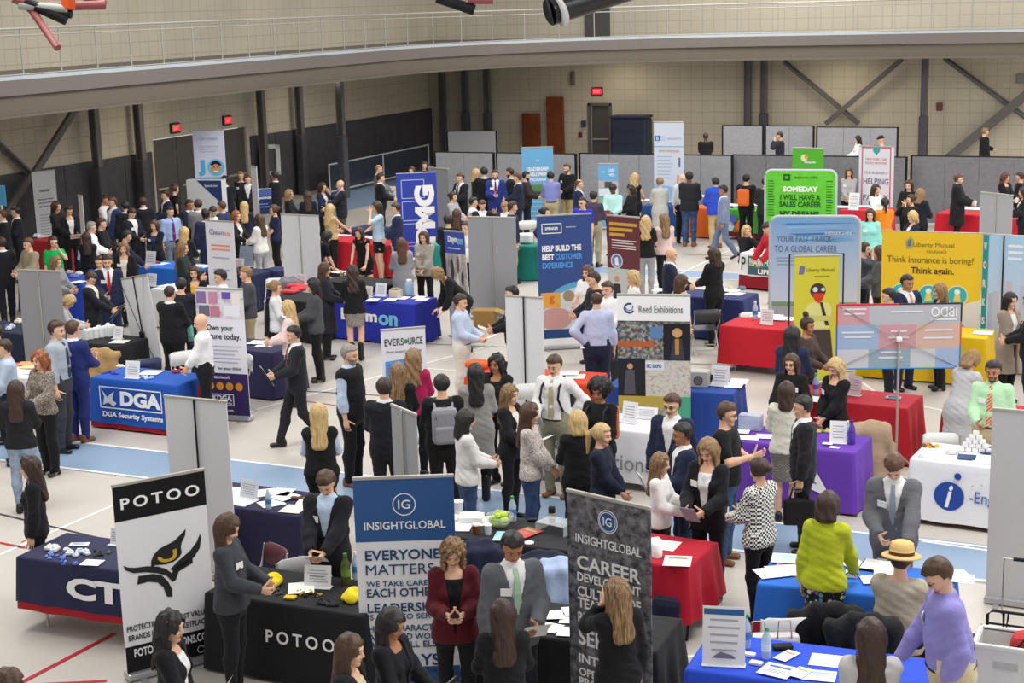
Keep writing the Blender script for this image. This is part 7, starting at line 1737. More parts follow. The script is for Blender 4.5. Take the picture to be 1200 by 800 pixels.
# centre foreground
p_(775, 531, 75, 'person with long brown hair in a white blouse with folder behind the grey photo banner', 'f', hair='half', hc='o', top='blouse', tc='#eeedeb', bot='slim', arms='hold', hold=('folder', 'slim dark folder held upright by the person in the white blouse', 'R', '#26262a', 75))
p_(827, 516, 335, 'person with long light-brown hair in a black blazer reading a grey leaflet', 'f', H=1.70, hair='half', hc='l', top='blazer', tc=BK, sc='#eceaea', bot='slim', arms='hold', hp=28, badge=2, hold=('booklet', 'grey leaflet held open by the person in the black blazer', 'R', '#8c8f98', 50))
p_(853, 472, 75, 'person with glasses in a black tee and jeans left of the purple table', H=1.78, hair='short', hc='b', top='tee', tc='#19191d', bot='trousers', bc='jeans', arms=('talk', 'hold'), glasses=1, build=1.1, shc='b')
p_(799, 496, 285, 'person with short black hair in a navy suit from behind, facing the one with glasses', H=1.72, hair='short', hc='k', skin='t', top='suit', tc='#1f2740', arms='hold', hold=('clipboard', 'white edged tablet held up beside the navy suit', 'R', '#d9dadd', 65))
p_(787, 462, 335, 'person with glasses in a navy blazer and open white shirt before the collage board', H=1.78, hair='short', hc='b', top='suit', tc='#232c48', bc='#2a2c38', arms='down', glasses=1)
p_(706, 497, 70, 'person with a blond ponytail in a navy cardigan standing by the white cloth', 'f', H=1.66, hair='pony', hc='y', top='sweater', tc='#1d2233', bot='slim', arms='clasp')
p_(677, 481, 185, 'person with a blond bob in a black top from behind by the white cloth', 'f', H=1.66, hair='bob', hc='y', top='sweater', tc='#1a1a1e', bot='slim', arms='hold')
p_(701, 447, 335, 'person with big curly black hair in a black top with an orange bag', 'f', H=1.70, hair='afro', hc='k', skin='t', top='sweater', tc='#17171b', bot='slim', arms='hold', hp=15, hold=('backpack', 'orange drawstring sack on the back of the curly haired person', 'R', '#e0662a', 'sack'))
p_(648, 417, 335, 'person in a white shirt and beige tie with dark backpack straps at centre', H=1.80, hair='short', hc='b', top='shirt', tc='#eeeeee', tie='#b3aa86', bc='#94907a', arms=('hold', 'hip'), hp=18, badge=2, shc='b', hold=[('backpack', 'dark backpack worn by the person in a white shirt', 'R', '#26272c'), ('booklet', 'open booklet in the hand of the backpacked person', 'R', '#c9c3bd', 50)])
p_(622, 472, 80, 'person with half tied brown hair in a speckled white blouse and jeans', 'f', H=1.70, hair='half', hc='b', top='blouse', tc='whiteprint', bot='slim', bc='jeans', arms='clasp')
p_(598, 451, 60, 'person with long dark blond hair in a black blazer left of the speckled blouse', 'f', hair='long', hc='o', top='blazer', tc=BK, sc='#e8e6e2', bot='slim', arms='hold', hold=('paper', 'white sheet held by the dark blond person at centre', 'R'))
p_(581, 415, 330, 'smiling person with long black wavy hair in a black blazer by the orange red cloth', 'f', H=1.70, hair='wavy', hc='k', skin='t', top='blazer', tc=BK, sc='#1d1d20', bot='slim', arms='clasp', badge=2)
p_(557, 426, 180, 'person with very long black hair in a long grey cardigan from behind', 'f', H=1.72, hair='half', hc='k', skin='t', top='coat', tc='#9c9a96', bot='slim', arms='hold', shoe='boot')
p_(546, 480, 105, 'person with shoulder length black hair in a white and grey raglan top and jeans', 'f', H=1.64, hair='lob', hc='k', top='sweater', tc='#e4e2df', bot='slim', bc='jeans', arms='hold')
p_(517, 439, 185, 'person in black with a grey backpack from behind at centre', H=1.76, hair='short', hc='k', top='sweater', tc='#17171a', bc='#1a1a1e', arms='hold', build=1.1, hold=('backpack', 'grey backpack with front pocket on the person in black', 'R', '#8f8f95'))
p_(484, 409, 172, 'person with strawberry blond half tied hair in a magenta blouse', 'f', H=1.70, hair='wavy', hc='l', top='blouse', tc='#b81f5c', bot='slim', arms='hold')
p_(466, 425, 172, 'person with long straight dark blond hair in black, left of the magenta blouse', 'f', H=1.68, hair='half', hc='o', top='sweater', tc='#1c1c20', bot='slim', arms='hold')
p_(450, 443, 172, 'person with short dark hair in a black suit from behind below the white wordmark banner', H=1.76, hair='short', hc='n', top='suit', tc='#1f2128', arms='hold', hold=('folder', 'dark folder leaning on the shoulder of the black suit at centre left', 'L', '#2a2a2e', 75))
p_(410, 404, 60, 'grey bearded person in a black vest over a pale blue shirt, hand on hip', H=1.84, hair='slick', hc='g', top='vest', tc='#1b1b1f', sc='#b7c9e4', bc='#1a1a1e', arms=('down', 'hip'), beard=1, shc='b', build=1.1)
p_(373, 473, 175, 'person with long blond hair in a black vest over pale blue sleeves from behind', 'f', H=1.68, hair='half', hc='y', top='vest', tc='#1a1a1d', sc='#c3d1ea', bot='skirt', bc='#1a1a1d', arms='hold')
p_(343, 382, 280, 'person in a black suit and red tie striding left past the navy table', H=1.72, hair='short', hc='k', top='suit', tc='#25262b', tie='#b01f34', arms='hold', legs='walk', badge=2, hold=('folder', 'black padfolio carried by the striding person in a red tie', 'R', '#1b1b1e', 60))
# left foreground
p_(33, 535, 265, 'person with long dark-brown hair in a blazer above the navy cloth at far left', 'f', hair='half', hc='n', top='blazer', tc=BK, sc='#e9e9e9', bot='slim', arms='down')
p_(18, 446, 165, 'person with long dark-brown hair in speckled jumper and jeans from behind at left', 'f', H=1.66, hair='half', hc='n', top='sweater', tc='blackdot', bot='slim', bc='jeanslight', arms='hold', shoe='oxford', shc='k')
p_(45, 411, 310, 'person with long red hair in a grey leopard blouse clutching folders', 'f', H=1.70, hair='wavy', hc='r', top='blouse', tc='leopard', bot='trousers', bc='#18181b', arms='hold', shoe='pump', hold=('clipboard', 'cream folder clutched by the red haired person', 'R', '#e6dfb8', 75))
p_(85, 376, 135, 'person in a bright blue suit from behind before the eagle logo table', H=1.76, hair='short', hc='b', top='suit', tc='#27306e', arms=('hold', 'down'), shc='b')
p_(66, 376, 65, 'person in a grey shirt and tie stretching an arm beside the bright blue suit', H=1.78, hair='short', hc='n', top='shirt', tc='#a3adb8', tie='#22304a', bc=DG, arms=('down', 'side'))
p_(3, 398, 270, 'person in a pale blue shirt from behind at the left edge', H=1.74, hair='short', hc='n', top='shirt', tc='#b4c3da', bc='#1f2740', arms='hold')
p_(-8, 380, 255, 'person in a blue shirt mostly outside the left edge', H=1.74, hair='short', hc='n', top='shirt', tc='#a9bcd8', arms='hold')
p_(233, 368, 272, 'bald person in a white shirt and black trousers before the purple footed banner', H=1.76, hair='bald', hc='g', top='shirt', tc='#f1f1f1', bc='#1a1a1d', arms='clasp', hp=14)
# right foreground
p_(922, 447, 175, 'person with dark hair in cream sweater and plaid skirt from behind at the purple table', 'f', H=1.66, hair='lob', hc='n', top='sweater', tc='#dedacb', bot='skirt', bc='plaid', arms='hold')
p_(940, 464, 275, 'person in a black suit seen in profile with a black bag at the purple table', H=1.76, hair='slick', hc='k', top='suit', tc='#212228', arms='down', hold=('bag', 'black bag held by the person in a black suit at the purple table', 'L', '#17171a'))
p_(927, 415, 340, 'person with glasses and long brown hair in a black top behind the purple table', 'f', H=1.68, hair='long', hc='b', top='sweater', tc='#17171a', bot='slim', arms=('table', 'talk'), glasses=1, badge=1)
p_(976, 421, 315, 'person with long blond hair in black looking down by the red cloth', 'f', H=1.68, hair='long', hc='y', top='blazer', tc='#18181b', sc='#1b1b1e', bot='slim', arms='clasp', hp=28, badge=2)
p_(1164, 423, 350, 'bearded person in a mint green shirt and striped tie at right', H=1.80, hair='short', hc='k', skin='t', top='shirt', tc='#b5dcb4', tie='redstripe', bc='#bfae88', arms=('hold', 'down'), beard=1, badge=2, build=1.1)
p_(1144, 412, 140, 'person with short light-brown hair in a long pale grey cardigan left of the mint shirt', 'f', H=1.66, hair='bob', hc='l', top='coat', tc='#bcbcc0', bot='slim', arms='table', lean=20, hp=20)
p_(929, 382, 165, 'person with long black hair in a navy top from behind by the slim yellow banner', 'f', H=1.68, hair='long', hc='k', top='sweater', tc='#2c3252', bot='slim', arms='hold')
p_(947, 372, 60, 'person with a dark topknot beside the navy top at the slim yellow banner', 'f', H=1.66, hair='topknot', hc='n', skin='t', top='blouse', tc='#4a3e38', bot='slim', arms='hold')
p_(1064, 322, 40, 'person in a navy suit and orange tie before the big yellow banner', H=1.80, hair='slick', hc='k', skin='t', top='suit', tc='#242a48', tie='#d99a7c', arms='hold', build=1.1)
p_(1041, 338, 275, 'person with black hair behind the see-through board, beside the navy suit', 'm', H=1.66, hair='short', hc='k', top='suit', tc='#1c1c22', arms='hold')
p_(1101, 332, 285, 'person with grey brown hair facing the navy suit before the yellow banner', 'f', H=1.66, hair='lob', hc='l', top='blazer', tc='#1b1b20', sc='#b03040', bot='slim', arms='hold', shoe='boot')
p_(1185, 343, 50, 'person with long black hair in a tan cardigan and black trousers at right', 'f', H=1.66, hair='half', hc='k', top='cardigan', tc='#9c8f80', sc='#eeeeee', bot='slim', bc='#17171a', arms='clasp')
p_(1207, 345, 270, 'person in black trousers cut off by the right edge beside the tan cardigan', 'f', H=1.68, hair='long', hc='b', top='blazer', tc=BK, sc='#dddddd', bot='slim', arms='hold')
# middle
p_(699, 342, 182, 'balding person in a pale blue shirt and navy trousers from behind before the navy banner', H=1.80, hair='sparse', hc='b', top='shirt', tc='#bcc6e2', bc='#22283f', arms=('down', 'hip'), hold=('paper', 'white paper sticking out from the hand of the pale blue shirt', 'L', '#f4f4f2', 10), build=1.08)
p_(711, 330, 330, 'person in a white shirt with a grey shoulder strap facing the pale blue shirt', H=1.74, hair='short', hc='b', top='shirt', tc='#efefef', bc='#2a2c34', arms='hold')
p_(695, 319, 285, 'person with dark hair and a black jacket in profile before the navy banner', H=1.76, hair='short', hc='n', top='closed', tc='#26272e', bc='#1d1d22', arms='hold')
p_(688, 311, 325, 'person with long brown hair in a white tee before the navy banner', 'f', H=1.68, hair='long', hc='a', top='tee', tc='#efeeee', bot='slim', arms='hold')
p_(741, 317, 275, 'person with a blond bob in a white top behind the collage board', 'f', H=1.66, hair='bob', hc='y', top='blouse', tc='#f1f0ee', bot='slim', arms='hold')
p_(800, 322, 115, 'person with long brown hair in a tan blouse right of the collage board', 'f', H=1.68, hair='half', hc='b', top='blouse', tc='#c9ae8c', bot='slim', bc='#17171a', arms='down', hp=15)
p_(836, 290, 225, 'person with dark hair in a black trouser suit from behind at right of centre', 'f', H=1.74, hair='lob', hc='n', top='closed', tc='#1a1a1e', bot='trousers', bc='#17171a', arms='hold')
p_(787, 290, 85, 'bald person in a navy suit above the collage board', H=1.78, hair='bald', hc='b', top='suit', tc='#20263e', arms='hold')
p_(540, 345, 70, 'person in a pale blue shirt and cream trousers by the slanting collage banner', H=1.72, hair='short', hc='n', top='shirt', tc='#bccbe2', bc='#dcd8d0', arms='hold', hold=('paper', 'white sheet held by the person in cream trousers', 'R'))
p_(599, 335, 275, 'person in black reading pink papers half hidden by the white two-panel banner back', H=1.74, hair='short', hc='k', top='suit', tc='#1d1d22', arms='hold', hold=('paper', 'pinkish papers sticking out past the white banner back', 'R', '#ecd8d8'))
p_(506, 318, 285, 'person with light-brown hair in a black dress bending over the royal blue lettered table', 'f', H=1.72, hair='lob', hc='l', top='blazer', tc='#1a1a1d', sc='#1a1a1d', bot='trousers', bc='#18181b', arms='table', lean=42, hp=25)
p_(413, 311, 178, 'person with long wavy dark hair in a black top and grey mini skirt from behind', 'f', H=1.66, hair='wavy', hc='n', top='sweater', tc='#1a1a1d', bot='mini', bc='greyplaid', arms='hold', shoe='boot')
p_(381, 308, 80, 'person with long light-brown hair in dark top with cup by the royal blue table', 'f', H=1.70, hair='half', hc='b', top='coat', tc='#23232c', bot='slim', arms='hold', shoe='boot', hold=('cup', 'white cup held near the royal blue table', 'R'))
p_(366, 326, 268, 'person with dark hair in a grey blazer and flared black trousers holding a notepad', 'f', H=1.72, hair='lob', hc='k', top='closed', tc='#4a4b50', bot='trousers', bc='#18181b', arms='hold', shoe='boot', hold=('clipboard', 'white notepad in a black holder of the person in the grey blazer', 'R', '#1d1d20', 30))
p_(323, 329, 82, 'person with tied light-brown hair in a white sweater by the folded red shirts', 'f', H=1.66, hair='bun', hc='l', top='sweater', tc='#e2e3e6', bot='slim', arms='hold')
p_(336, 352, 262, 'person with long blond hair in a pale pink blouse behind the striding suit', 'f', H=1.66, hair='half', hc='y', top='blouse', tc='#e8cfcc', bot='slim', arms='hold')
p_(287, 313, 275, 'young blond person in a charcoal vest and khaki trousers right of the photo collage banner', H=1.74, hair='short', hc='l', top='sweater', tc='#4a4c54', bot='trousers', bc='#b3a684', arms='hold')
p_(257, 316, 275, 'person with black hair in a white shirt behind the photo collage banner', H=1.72, hair='short', hc='k', top='shirt', tc='#e6eaf0', arms='hold')
p_(227, 312, 350, 'smiling person with brown hair in a yellow top and black cardigan left of centre', 'f', H=1.66, hair='long', hc='b', top='blazer', tc='#1b1b1e', sc='#e0a81c', bot='slim', arms='clasp')
p_(212, 326, 160, 'person in dark navy next to the yellow top, from behind', H=1.70, hair='short', hc='k', top='closed', tc='#22232e', arms='hold')
p_(199, 335, 145, 'broad person in a black suit from behind beside the leaning banner back', H=1.74, hair='buzz', hc='n', top='suit', tc='#1a1b1f', arms='hold', build=1.15)
p_(125, 299, 0, 'person in a navy suit and red tie facing the camera in the left crowd', H=1.78, hair='short', hc='n', top='suit', tc='#232a46', tie='#a82a38', arms=('hold', 'down'), badge=2)
p_(116, 300, 350, 'person in a blue blazer half hidden behind the navy suit and red tie', H=1.74, hair='short', hc='n', top='suit', tc='#33508c', arms='down')
p_(110, 320, 70, 'person in a black suit looking down at an open folder in the left crowd', H=1.68, hair='short', hc='n', top='suit', tc='#20222a', sc='#e9e2d2', arms='write', hp=40, badge=2, hold=('folder', 'open black folder with a cream edge in the left crowd', 'R', '#1b1b1e', 45))
p_(86, 347, 85, 'person with a blond bob in a pale grey sweater leaning at the grey banner back', 'f', H=1.62, hair='bob', hc='y', top='sweater', tc='#c9c9cc', bot='slim', arms='hold', lean=28, hp=20)
# left crowd
p_(66, 300, 55, 'light-brown haired person in grey at the blue cloth behind the grey banner back', 'f', H=1.64, hair='lob', hc='o', top='sweater', tc='#8f8f92', bot='slim', arms='hold')
p_(62, 277, 15, 'person with glasses and an emerald green top in the left crowd', 'f', H=1.68, hair='bun', hc='n', top='tee', tc='#1fae5a', bot='slim', arms=('down', 'face'), glasses=1)
p_(32, 279, 300, 'person with brown hair in a khaki jacket at far left', H=1.74, hair='short', hc='a', top='closed', tc='#9c9078', bc=DG, arms='hold')
p_(1, 278, 180, 'person in a dark suit cut by the left edge', H=1.76, hair='short', hc='n', top='suit', tc='#1e1f26', arms='hold', legs='walk')
p_(17, 242, 270, 'person with black hair in a black suit near the left wall', H=1.76, hair='short', hc='k', top='suit', tc='#1d1f28', arms='hold')
p_(1, 246, 265, 'person behind the paddle sign at the left edge', H=1.74, hair='short', hc='a', top='suit', tc='#1b1c22', arms='hold')
p_(66, 236, 60, 'person with long dark hair, black track top with white stripes by the left wall', 'f', H=1.68, hair='long', hc='n', top='closed', tc='#222226', bot='slim', arms='hold')
p_(81, 241, 15, 'person in a black blazer and white top reading papers by the left wall', 'f', H=1.66, hair='bun', hc='n', top='blazer', tc='#1c1c21', sc='#efefef', bot='slim', arms='hold', hp=30, hold=('paper', 'pale papers held by the left wall', 'R'))
p_(107, 260, 85, 'grey haired person in a white shirt in the left crowd', H=1.72, hair='short', hc='g', top='shirt', tc='#eaeef0', arms='hold')
p_(101, 272, 175, 'person with dark hair, black vest over a white blouse in the left crowd', 'f', H=1.70, hair='half', hc='n', top='vest', tc='#1b1b1e', sc='#ebebea', bot='trousers', arms='hold', badge=0)
p_(119, 256, 75, 'person in a black coat showing white papers in the left crowd', H=1.74, hair='short', hc='n', top='closed', tc='#1c1c20', arms='hold', hold=('paper', 'white papers shown by the person in a black coat', 'R', '#f2f4f8'))
p_(131, 231, 300, 'person in a blue blazer from behind by the left columns', H=1.78, hair='short', hc='a', top='suit', tc='#3a4a78', arms='back')
p_(122, 229, 70, 'person with dark hair in a white shirt facing the blue blazer', H=1.74, hair='short', hc='k', skin='t', top='shirt', tc='#e6e4e2', arms='talk')
p_(146, 236, 200, 'person with dark hair in black at the middle of the left crowd', H=1.72, hair='short', hc='k', top='suit', tc='#1d1d22')
p_(144, 284, 350, 'person with wavy light-brown hair and a badged black top in the left crowd', 'f', H=1.66, hair='wavy', hc='o', top='blazer', tc='#1a1a1d', sc='#e4d9cc', bot='slim', arms='down', badge=2)
p_(150, 270, 95, 'person with black hair in a navy sweater reaching over the bright blue cloth', H=1.70, hair='short', hc='k', top='sweater', tc='#23263e', arms=('reach', 'hold'), lean=12)
p_(167, 231, 180, 'person with brown hair in a black suit from behind near the left columns', H=1.76, hair='short', hc='b', top='suit', tc='#22232a')
p_(156, 245, 45, 'person in a black suit and white scarf collar looking down, near the left columns', H=1.74, hair='short', hc='n', top='suit', tc='#1f2129', arms='hold', hp=35, badge=2)
p_(193, 223, 285, 'person with neat dark hair in a navy suit before the left doors', H=1.74, hair='short', hc='n', top='suit', tc='#232a44', arms='hold')
p_(205, 216, 110, 'person with brown curls and a black top before the left doors', 'f', H=1.70, hair='bun', hc='b', top='tee', tc='#1b1b1f', bot='trousers', arms='hip')
p_(199, 242, 25, 'person in a light blue shirt and purple tie in the left crowd', H=1.74, hair='short', hc='k', top='shirt', tc='#a4b9e4', tie='#6b2f6a', bot='trousers', bc='#7f8a9c', arms='down')
p_(180, 258, 335, 'person with long light-brown hair in a badged black blazer left of the purple tie', 'f', H=1.66, hair='long', hc='b', top='blazer', tc='#1b1c22', sc='#3a3f60', bot='slim', arms='clasp', badge=2)
p_(222, 234, 40, 'person with dark hair in navy by the white and navy counter panel', H=1.72, hair='short', hc='n', skin='t', top='suit', tc='#20263c', arms='hold')
p_(232, 234, 170, 'person in a grey suit from behind by the counter panel', H=1.74, hair='short', hc='n', top='suit', tc='#8a8a8c', arms='hold')
p_(240, 245, 195, 'person with black hair in a long navy suit left of the orange lettered banner', H=1.76, hair='short', hc='k', skin='d', top='suit', tc='#262d4c', arms='down')
p_(250, 243, 10, 'person with dark hair looking down behind the orange lettered banner', H=1.72, hair='short', hc='n', top='suit', tc='#2a2c3a', hp=35, arms='hold')
p_(259, 236, 240, 'person with auburn hair in a navy top behind the orange lettered banner', H=1.74, hair='short', hc='a', top='closed', tc='#2a3560', arms='hold')
p_(263, 206, 185, 'person in a black suit with a white collar below the smiling portrait', H=1.76, hair='short', hc='k', top='suit', tc='#1f222c', arms='hold')
p_(282, 201, 0, 'person with fair hair all in black facing the camera right of the smiling portrait', 'f', H=1.70, hair='bun', hc='l', top='blouse', tc='#1b1b1e', bot='trousers', arms='clasp', badge=2)
p_(290, 205, 350, 'person partly hidden behind the white edge-on banner', H=1.72, hair='buzz', hc='b', top='suit', tc='#2b2c34')
p_(286, 236, 175, 'person with long pale blond hair from behind in the left crowd', 'f', H=1.66, hair='half', hc='y', top='sweater', tc='#23243a', bot='slim', arms='hold')
p_(277, 247, 55, 'person with strawberry blond hair and a black blazer reading papers', 'f', H=1.68, hair='lob', hc='r', top='blazer', tc='#1c1c20', sc='#e9e4e0', bot='slim', arms='hold', hold=('paper', 'white papers held by the strawberry blond person', 'R'))
p_(303, 251, 230, 'person with long brown hair in a white sweater and grey trousers from behind', 'f', H=1.66, hair='half', hc='b', top='sweater', tc='#eae8e2', bot='slim', bc='#a4a8ae', arms='hold')
p_(216, 266, 150, 'person with long blond hair holding a leaflet beside the navy suit', 'f', H=1.66, hair='half', hc='y', top='sweater', tc='#26262a', bot='slim', arms='hold', hold=('booklet', 'red and green leaflet held by the blond person', 'R', '#8fae7a', 60))
p_(214, 283, 75, 'person with long dark blond hair and a dark green top above the yellow top', 'f', H=1.66, hair='half', hc='o', top='sweater', tc='#26302c', bot='slim', arms='hold')
# centre rear
p_(320, 240, 280, 'person with tied auburn hair in a navy polo by the white two-panel banner back', 'f', H=1.68, hair='bun', hc='a', top='tee', tc='#1f2444', bot='trousers', bc='#18181c', arms='clasp')
p_(321, 201, 235, 'person in a black suit with a white collar near the wall cabinet', H=1.76, hair='short', hc='k', skin='t', top='suit', tc='#1c1d22', arms='hold')
p_(339, 222, 75, 'person with light-brown hair in a black top left of the white two-panel banner back', 'f', H=1.66, hair='half', hc='l', top='sweater', tc='#1d1d21', bot='slim', arms='hold')
p_(360, 224, 182, 'person with long dark-brown hair from behind above the white two-panel banner back', 'f', H=1.66, hair='half', hc='n', top='blazer', tc='#1c1d26', bot='slim', arms='hold')
p_(378, 214, 55, 'person in a navy blazer with hand at mouth, left of the dark jacketed bald one', 'f', H=1.66, hair='lob', hc='n', top='blazer', tc='#242b48', sc='#eeeeee', bot='slim', arms=('hold', 'face'))
p_(398, 211, 278, 'bald person in a dark jacket and olive trousers before the corner lanes', H=1.76, hair='bald', hc='g', top='suit', tc='#26282c', bc='#4c4a38', sc='#9c93b0', arms=('hold', 'reach'))
p_(444, 193, 85, 'balding person in a grey suit in front of the low barrier', H=1.76, hair='sparse', hc='l', top='suit', tc='#74757c', arms='hold')
p_(446, 203, 92, 'person in a black suit holding papers left of the blue tower banner', H=1.76, hair='short', hc='n', top='suit', tc='#1b1c20', arms='hold', hold=('paper', 'white papers by the blue tower banner', 'R'))
p_(387, 239, 130, 'person with long blond hair in a tan top reaching over the red cloth', 'f', H=1.66, hair='half', hc='y', top='sleeveless', tc='#c2a878', bot='slim', arms=('reach', 'hold'))
p_(386, 271, 110, 'person with black hair in a black tee bending right by the white two-panel banner back', 'f', H=1.66, hair='long', hc='k', top='tee', tc='#17171b', bot='trousers', arms='table', lean=26)
p_(420, 267, 335, 'person in a black sleeveless dress laughing and bending forward by the red cloth', 'f', H=1.66, hair='half', hc='n', top='sleeveless', tc='#19191c', bot='mini', bc='#19191c', arms='table', lean=22, hp=-10)
p_(441, 236, 285, 'person in a pale blue top and black mini skirt with a hand at the chin', 'f', H=1.70, hair='lob', hc='n', top='tee', tc='#bcd4ec', bot='mini', bc='#1a1a1d', arms=('hold', 'face'))
p_(463, 238, 272, 'person with dark hair in a navy suit and badge before the blue tower banner', H=1.72, hair='short', hc='n', top='suit', tc='#2a3050', arms='clasp', badge=1)
p_(470, 279, 185, 'person with auburn hair in a long grey coat from behind', 'f', H=1.66, hair='long', hc='a', top='coat', tc='#97979a', bot='slim', arms='hold')
p_(496, 271, 340, 'person with brown hair in a tweed jacket facing the camera below the blue tower', 'f', H=1.68, hair='lob', hc='b', top='closed', tc='tweed', bot='slim', arms='clasp', badge=2)
p_(482, 195, 350, 'person with light-brown hair peeking over the blue tower banner, left one', 'f', H=1.68, hair='bob', hc='b', top='sweater', tc='#3c3c40')
p_(497, 189, 10, 'person with dark hair peeking over the blue tower banner, right one', 'f', H=1.68, hair='lob', hc='n', top='sweater', tc='#4a4a4c')
p_(539, 203, 310, 'badged person in a black suit and dark tie left of the bright blue smiling suit', H=1.76, hair='short', hc='a', top='suit', tc='#202127', tie='#3c3f4a', arms='hold', badge=2)
p_(558, 198, 110, 'person with blond hair behind the black suits near the far corner', 'f', H=1.72, hair='lob', hc='y', top='sweater', tc='#24252a', arms='hold')
p_(567, 196, 190, 'person in a black suit from behind, left of the bright blue smiling suit', H=1.80, hair='short', hc='k', top='suit', tc='#1c1d22', arms='hold')
p_(580, 199, 0, 'smiling bearded person in a bright blue suit and red tie near the far partition', H=1.78, hair='short', hc='n', top='suit', tc='#2a3a86', tie='#7a2430', arms=('phone', 'down'), badge=2, beard=1)
p_(597, 197, 260, 'bearded person in a dark suit facing the bright blue suit', H=1.78, hair='short', hc='n', top='suit', tc='#26272e', arms='hold', beard=1, badge=1)
p_(531, 225, 60, 'person with tied dark hair in a pale grey sweater by the steel banner back', 'f', H=1.66, hair='bun', hc='n', top='sweater', tc='#a8a8aa', bot='slim', arms='hold')
p_(535, 245, 172, 'person with long brown hair in navy from behind above the slanting collage banner', 'f', H=1.66, hair='half', hc='b', top='sweater', tc='#25283e', bot='slim', arms='hold')
p_(525, 252, 175, 'person with black hair in black next to the navy top by the slanting banner', H=1.68, hair='curlyshort', hc='k', top='sweater', tc='#1c1c20', arms='hold')
p_(555, 231, 90, 'person with black hair in a white shirt above the grey two-panel banner back', H=1.68, hair='short', hc='k', top='shirt', tc='#e4e4e4', arms='reach')
p_(565, 235, 5, 'person in a dark suit holding a hand to the forehead over the grey banner back', H=1.68, hair='short', hc='a', top='suit', tc='#22242a', arms=('hold', 'up'), hp=20)
p_(590, 238, 335, 'blond person with the head bowed over the grey banner back', H=1.68, hair='short', hc='l', top='suit', tc='#262a40', hp=40, arms='hold')
p_(545, 260, 335, 'person with dark hair in a white blouse between the slanting and grey banners', 'f', H=1.66, hair='bun', hc='n', top='blouse', tc='#ececea', bot='slim', arms='clasp')
p_(606, 203, 265, 'fair haired person in a navy suit left of the light blue leadership banner', H=1.76, hair='short', hc='a', top='suit', tc='#22283c', arms='hold')
p_(617, 201, 80, 'bearded person in a long dark coat before the light blue leadership banner', H=1.78, hair='short', hc='k', top='closed', tc='#33302f', beard=1, bc='#22242e', arms='hold')
p_(645, 201, 182, 'person in a periwinkle shirt and khaki trousers from behind near the far partition', H=1.76, hair='short', hc='k', top='shirt', tc='#8389c8', bc='#b0a57e', arms='hold')
p_(664, 192, 320, 'bearded person in a black zip jacket and khaki trousers near the far partition', H=1.80, hair='short', hc='a', top='closed', tc='#1b1b1f', bc='#a9966c', beard=1, badge=2, arms='hold')
p_(679, 210, 85, 'balding person in a navy suit in profile near the far partition', H=1.76, hair='sparse', hc='a', top='suit', tc='#22294a', arms='hold')
p_(682, 231, 330, 'smiling person with glasses in a royal blue tee above the navy customer banner', H=1.76, hair='buzz', hc='n', top='tee', tc='#2a33b0', bot='trousers', bc='#22264a', glasses=1, arms='down')
p_(696, 224, 155, 'person in a plum grey shirt and khaki trousers from behind left of the maroon banner', H=1.74, hair='short', hc='k', top='shirt', tc='#4a3f52', bc='#a79c80', arms='hold')
p_(717, 217, 340, 'person with black hair in a mint shirt looking down above the maroon banner', H=1.72, hair='short', hc='k', skin='d', top='shirt', tc='#b4e0dc', arms='hold', hp=38, hold=('booklet', 'red booklet held by the person in the mint shirt', 'R', '#c23440', 60))
p_(739, 217, 295, 'person with black hair in black reading a paper right of the mint shirt', 'f', H=1.66, hair='long', hc='k', skin='t', top='sweater', tc='#1b1b1e', bot='slim', arms='hold', hold=('paper', 'white paper held right of the mint shirt', 'R'))
p_(744, 203, 150, 'person with long pale blond hair in a black sleeveless top by the small blue banner', 'f', H=1.72, hair='wavy', hc='y', top='sleeveless', tc='#1c1c20', bot='skirt', arms='hold')
p_(639, 243, 70, 'person with black hair in a navy suit beside the teal stand', 'f', H=1.66, hair='bun', hc='k', top='closed', tc='#23284a', bot='trousers', bc='#20243e', arms='hip')
p_(601, 236, 95, 'person in a navy sweater and khaki trousers left of the teal stand', H=1.70, hair='short', hc='n', top='sweater', tc='#262c50', bc='#b8a988', arms='down')
p_(757, 253, 175, 'person with long blond hair in black top and grey trousers right of the maroon banner', 'f', H=1.70, hair='wavy', hc='y', top='tee', tc='#1a1a1d', bot='slim', bc='#9a9b9f', arms='hold', shc='k')
p_(778, 250, 200, 'person with ombre blond hair in a pale pink blouse right of the black top', 'f', H=1.70, hair='half', hc='o', top='blouse', tc='#dfc6c4', bot='slim', bc='#18181b', arms='hold')
p_(773, 208, 195, 'person with fair hair in long pale-grey cardigan at the navy cloth with white print', 'f', H=1.72, hair='bun', hc='l', top='coat', tc='#bfbdb6', bot='slim', arms='hold')
p_(808, 201, 168, 'tall person in a charcoal jacket and jeans from behind before the far partition', H=1.84, hair='short', hc='k', skin='d', top='closed', tc='#26272a', bot='trousers', bc='jeans', arms='hold', build=1.1, shc='b')
p_(800, 204, 20, 'bald person peeking out behind the charcoal jacket', H=1.72, hair='bald', hc='g', skin='p', top='shirt', tc='#d5d9e0')
p_(838, 208, 205, 'person in a cobalt blue puffer jacket and beige trousers', H=1.72, hair='short', hc='k', top='puffer', tc='#3350c8', bot='trousers', bc='#c4ae84', arms='hold', shc='b')
p_(847, 217, 275, 'person in a grey blue suit walking left past the blue puffer jacket', H=1.74, hair='short', hc='k', skin='t', top='suit', tc='#8089a8', bc='#6a7798', legs='walk', arms='down')
p_(875, 204, 160, 'person in black with an orange drawstring sack from behind', H=1.74, hair='short', hc='k', top='closed', tc='#1c1c20', bc='#18181b', arms='hold', hold=('backpack', 'orange drawstring sack on the person in black at the green cloth', 'R', '#e8702c', 'sack'))
p_(897, 208, 182, 'person in dark clothes at the left edge of the green pop-up display', H=1.72, hair='short', hc='n', top='closed', tc='#2a2a2c', arms='hold')
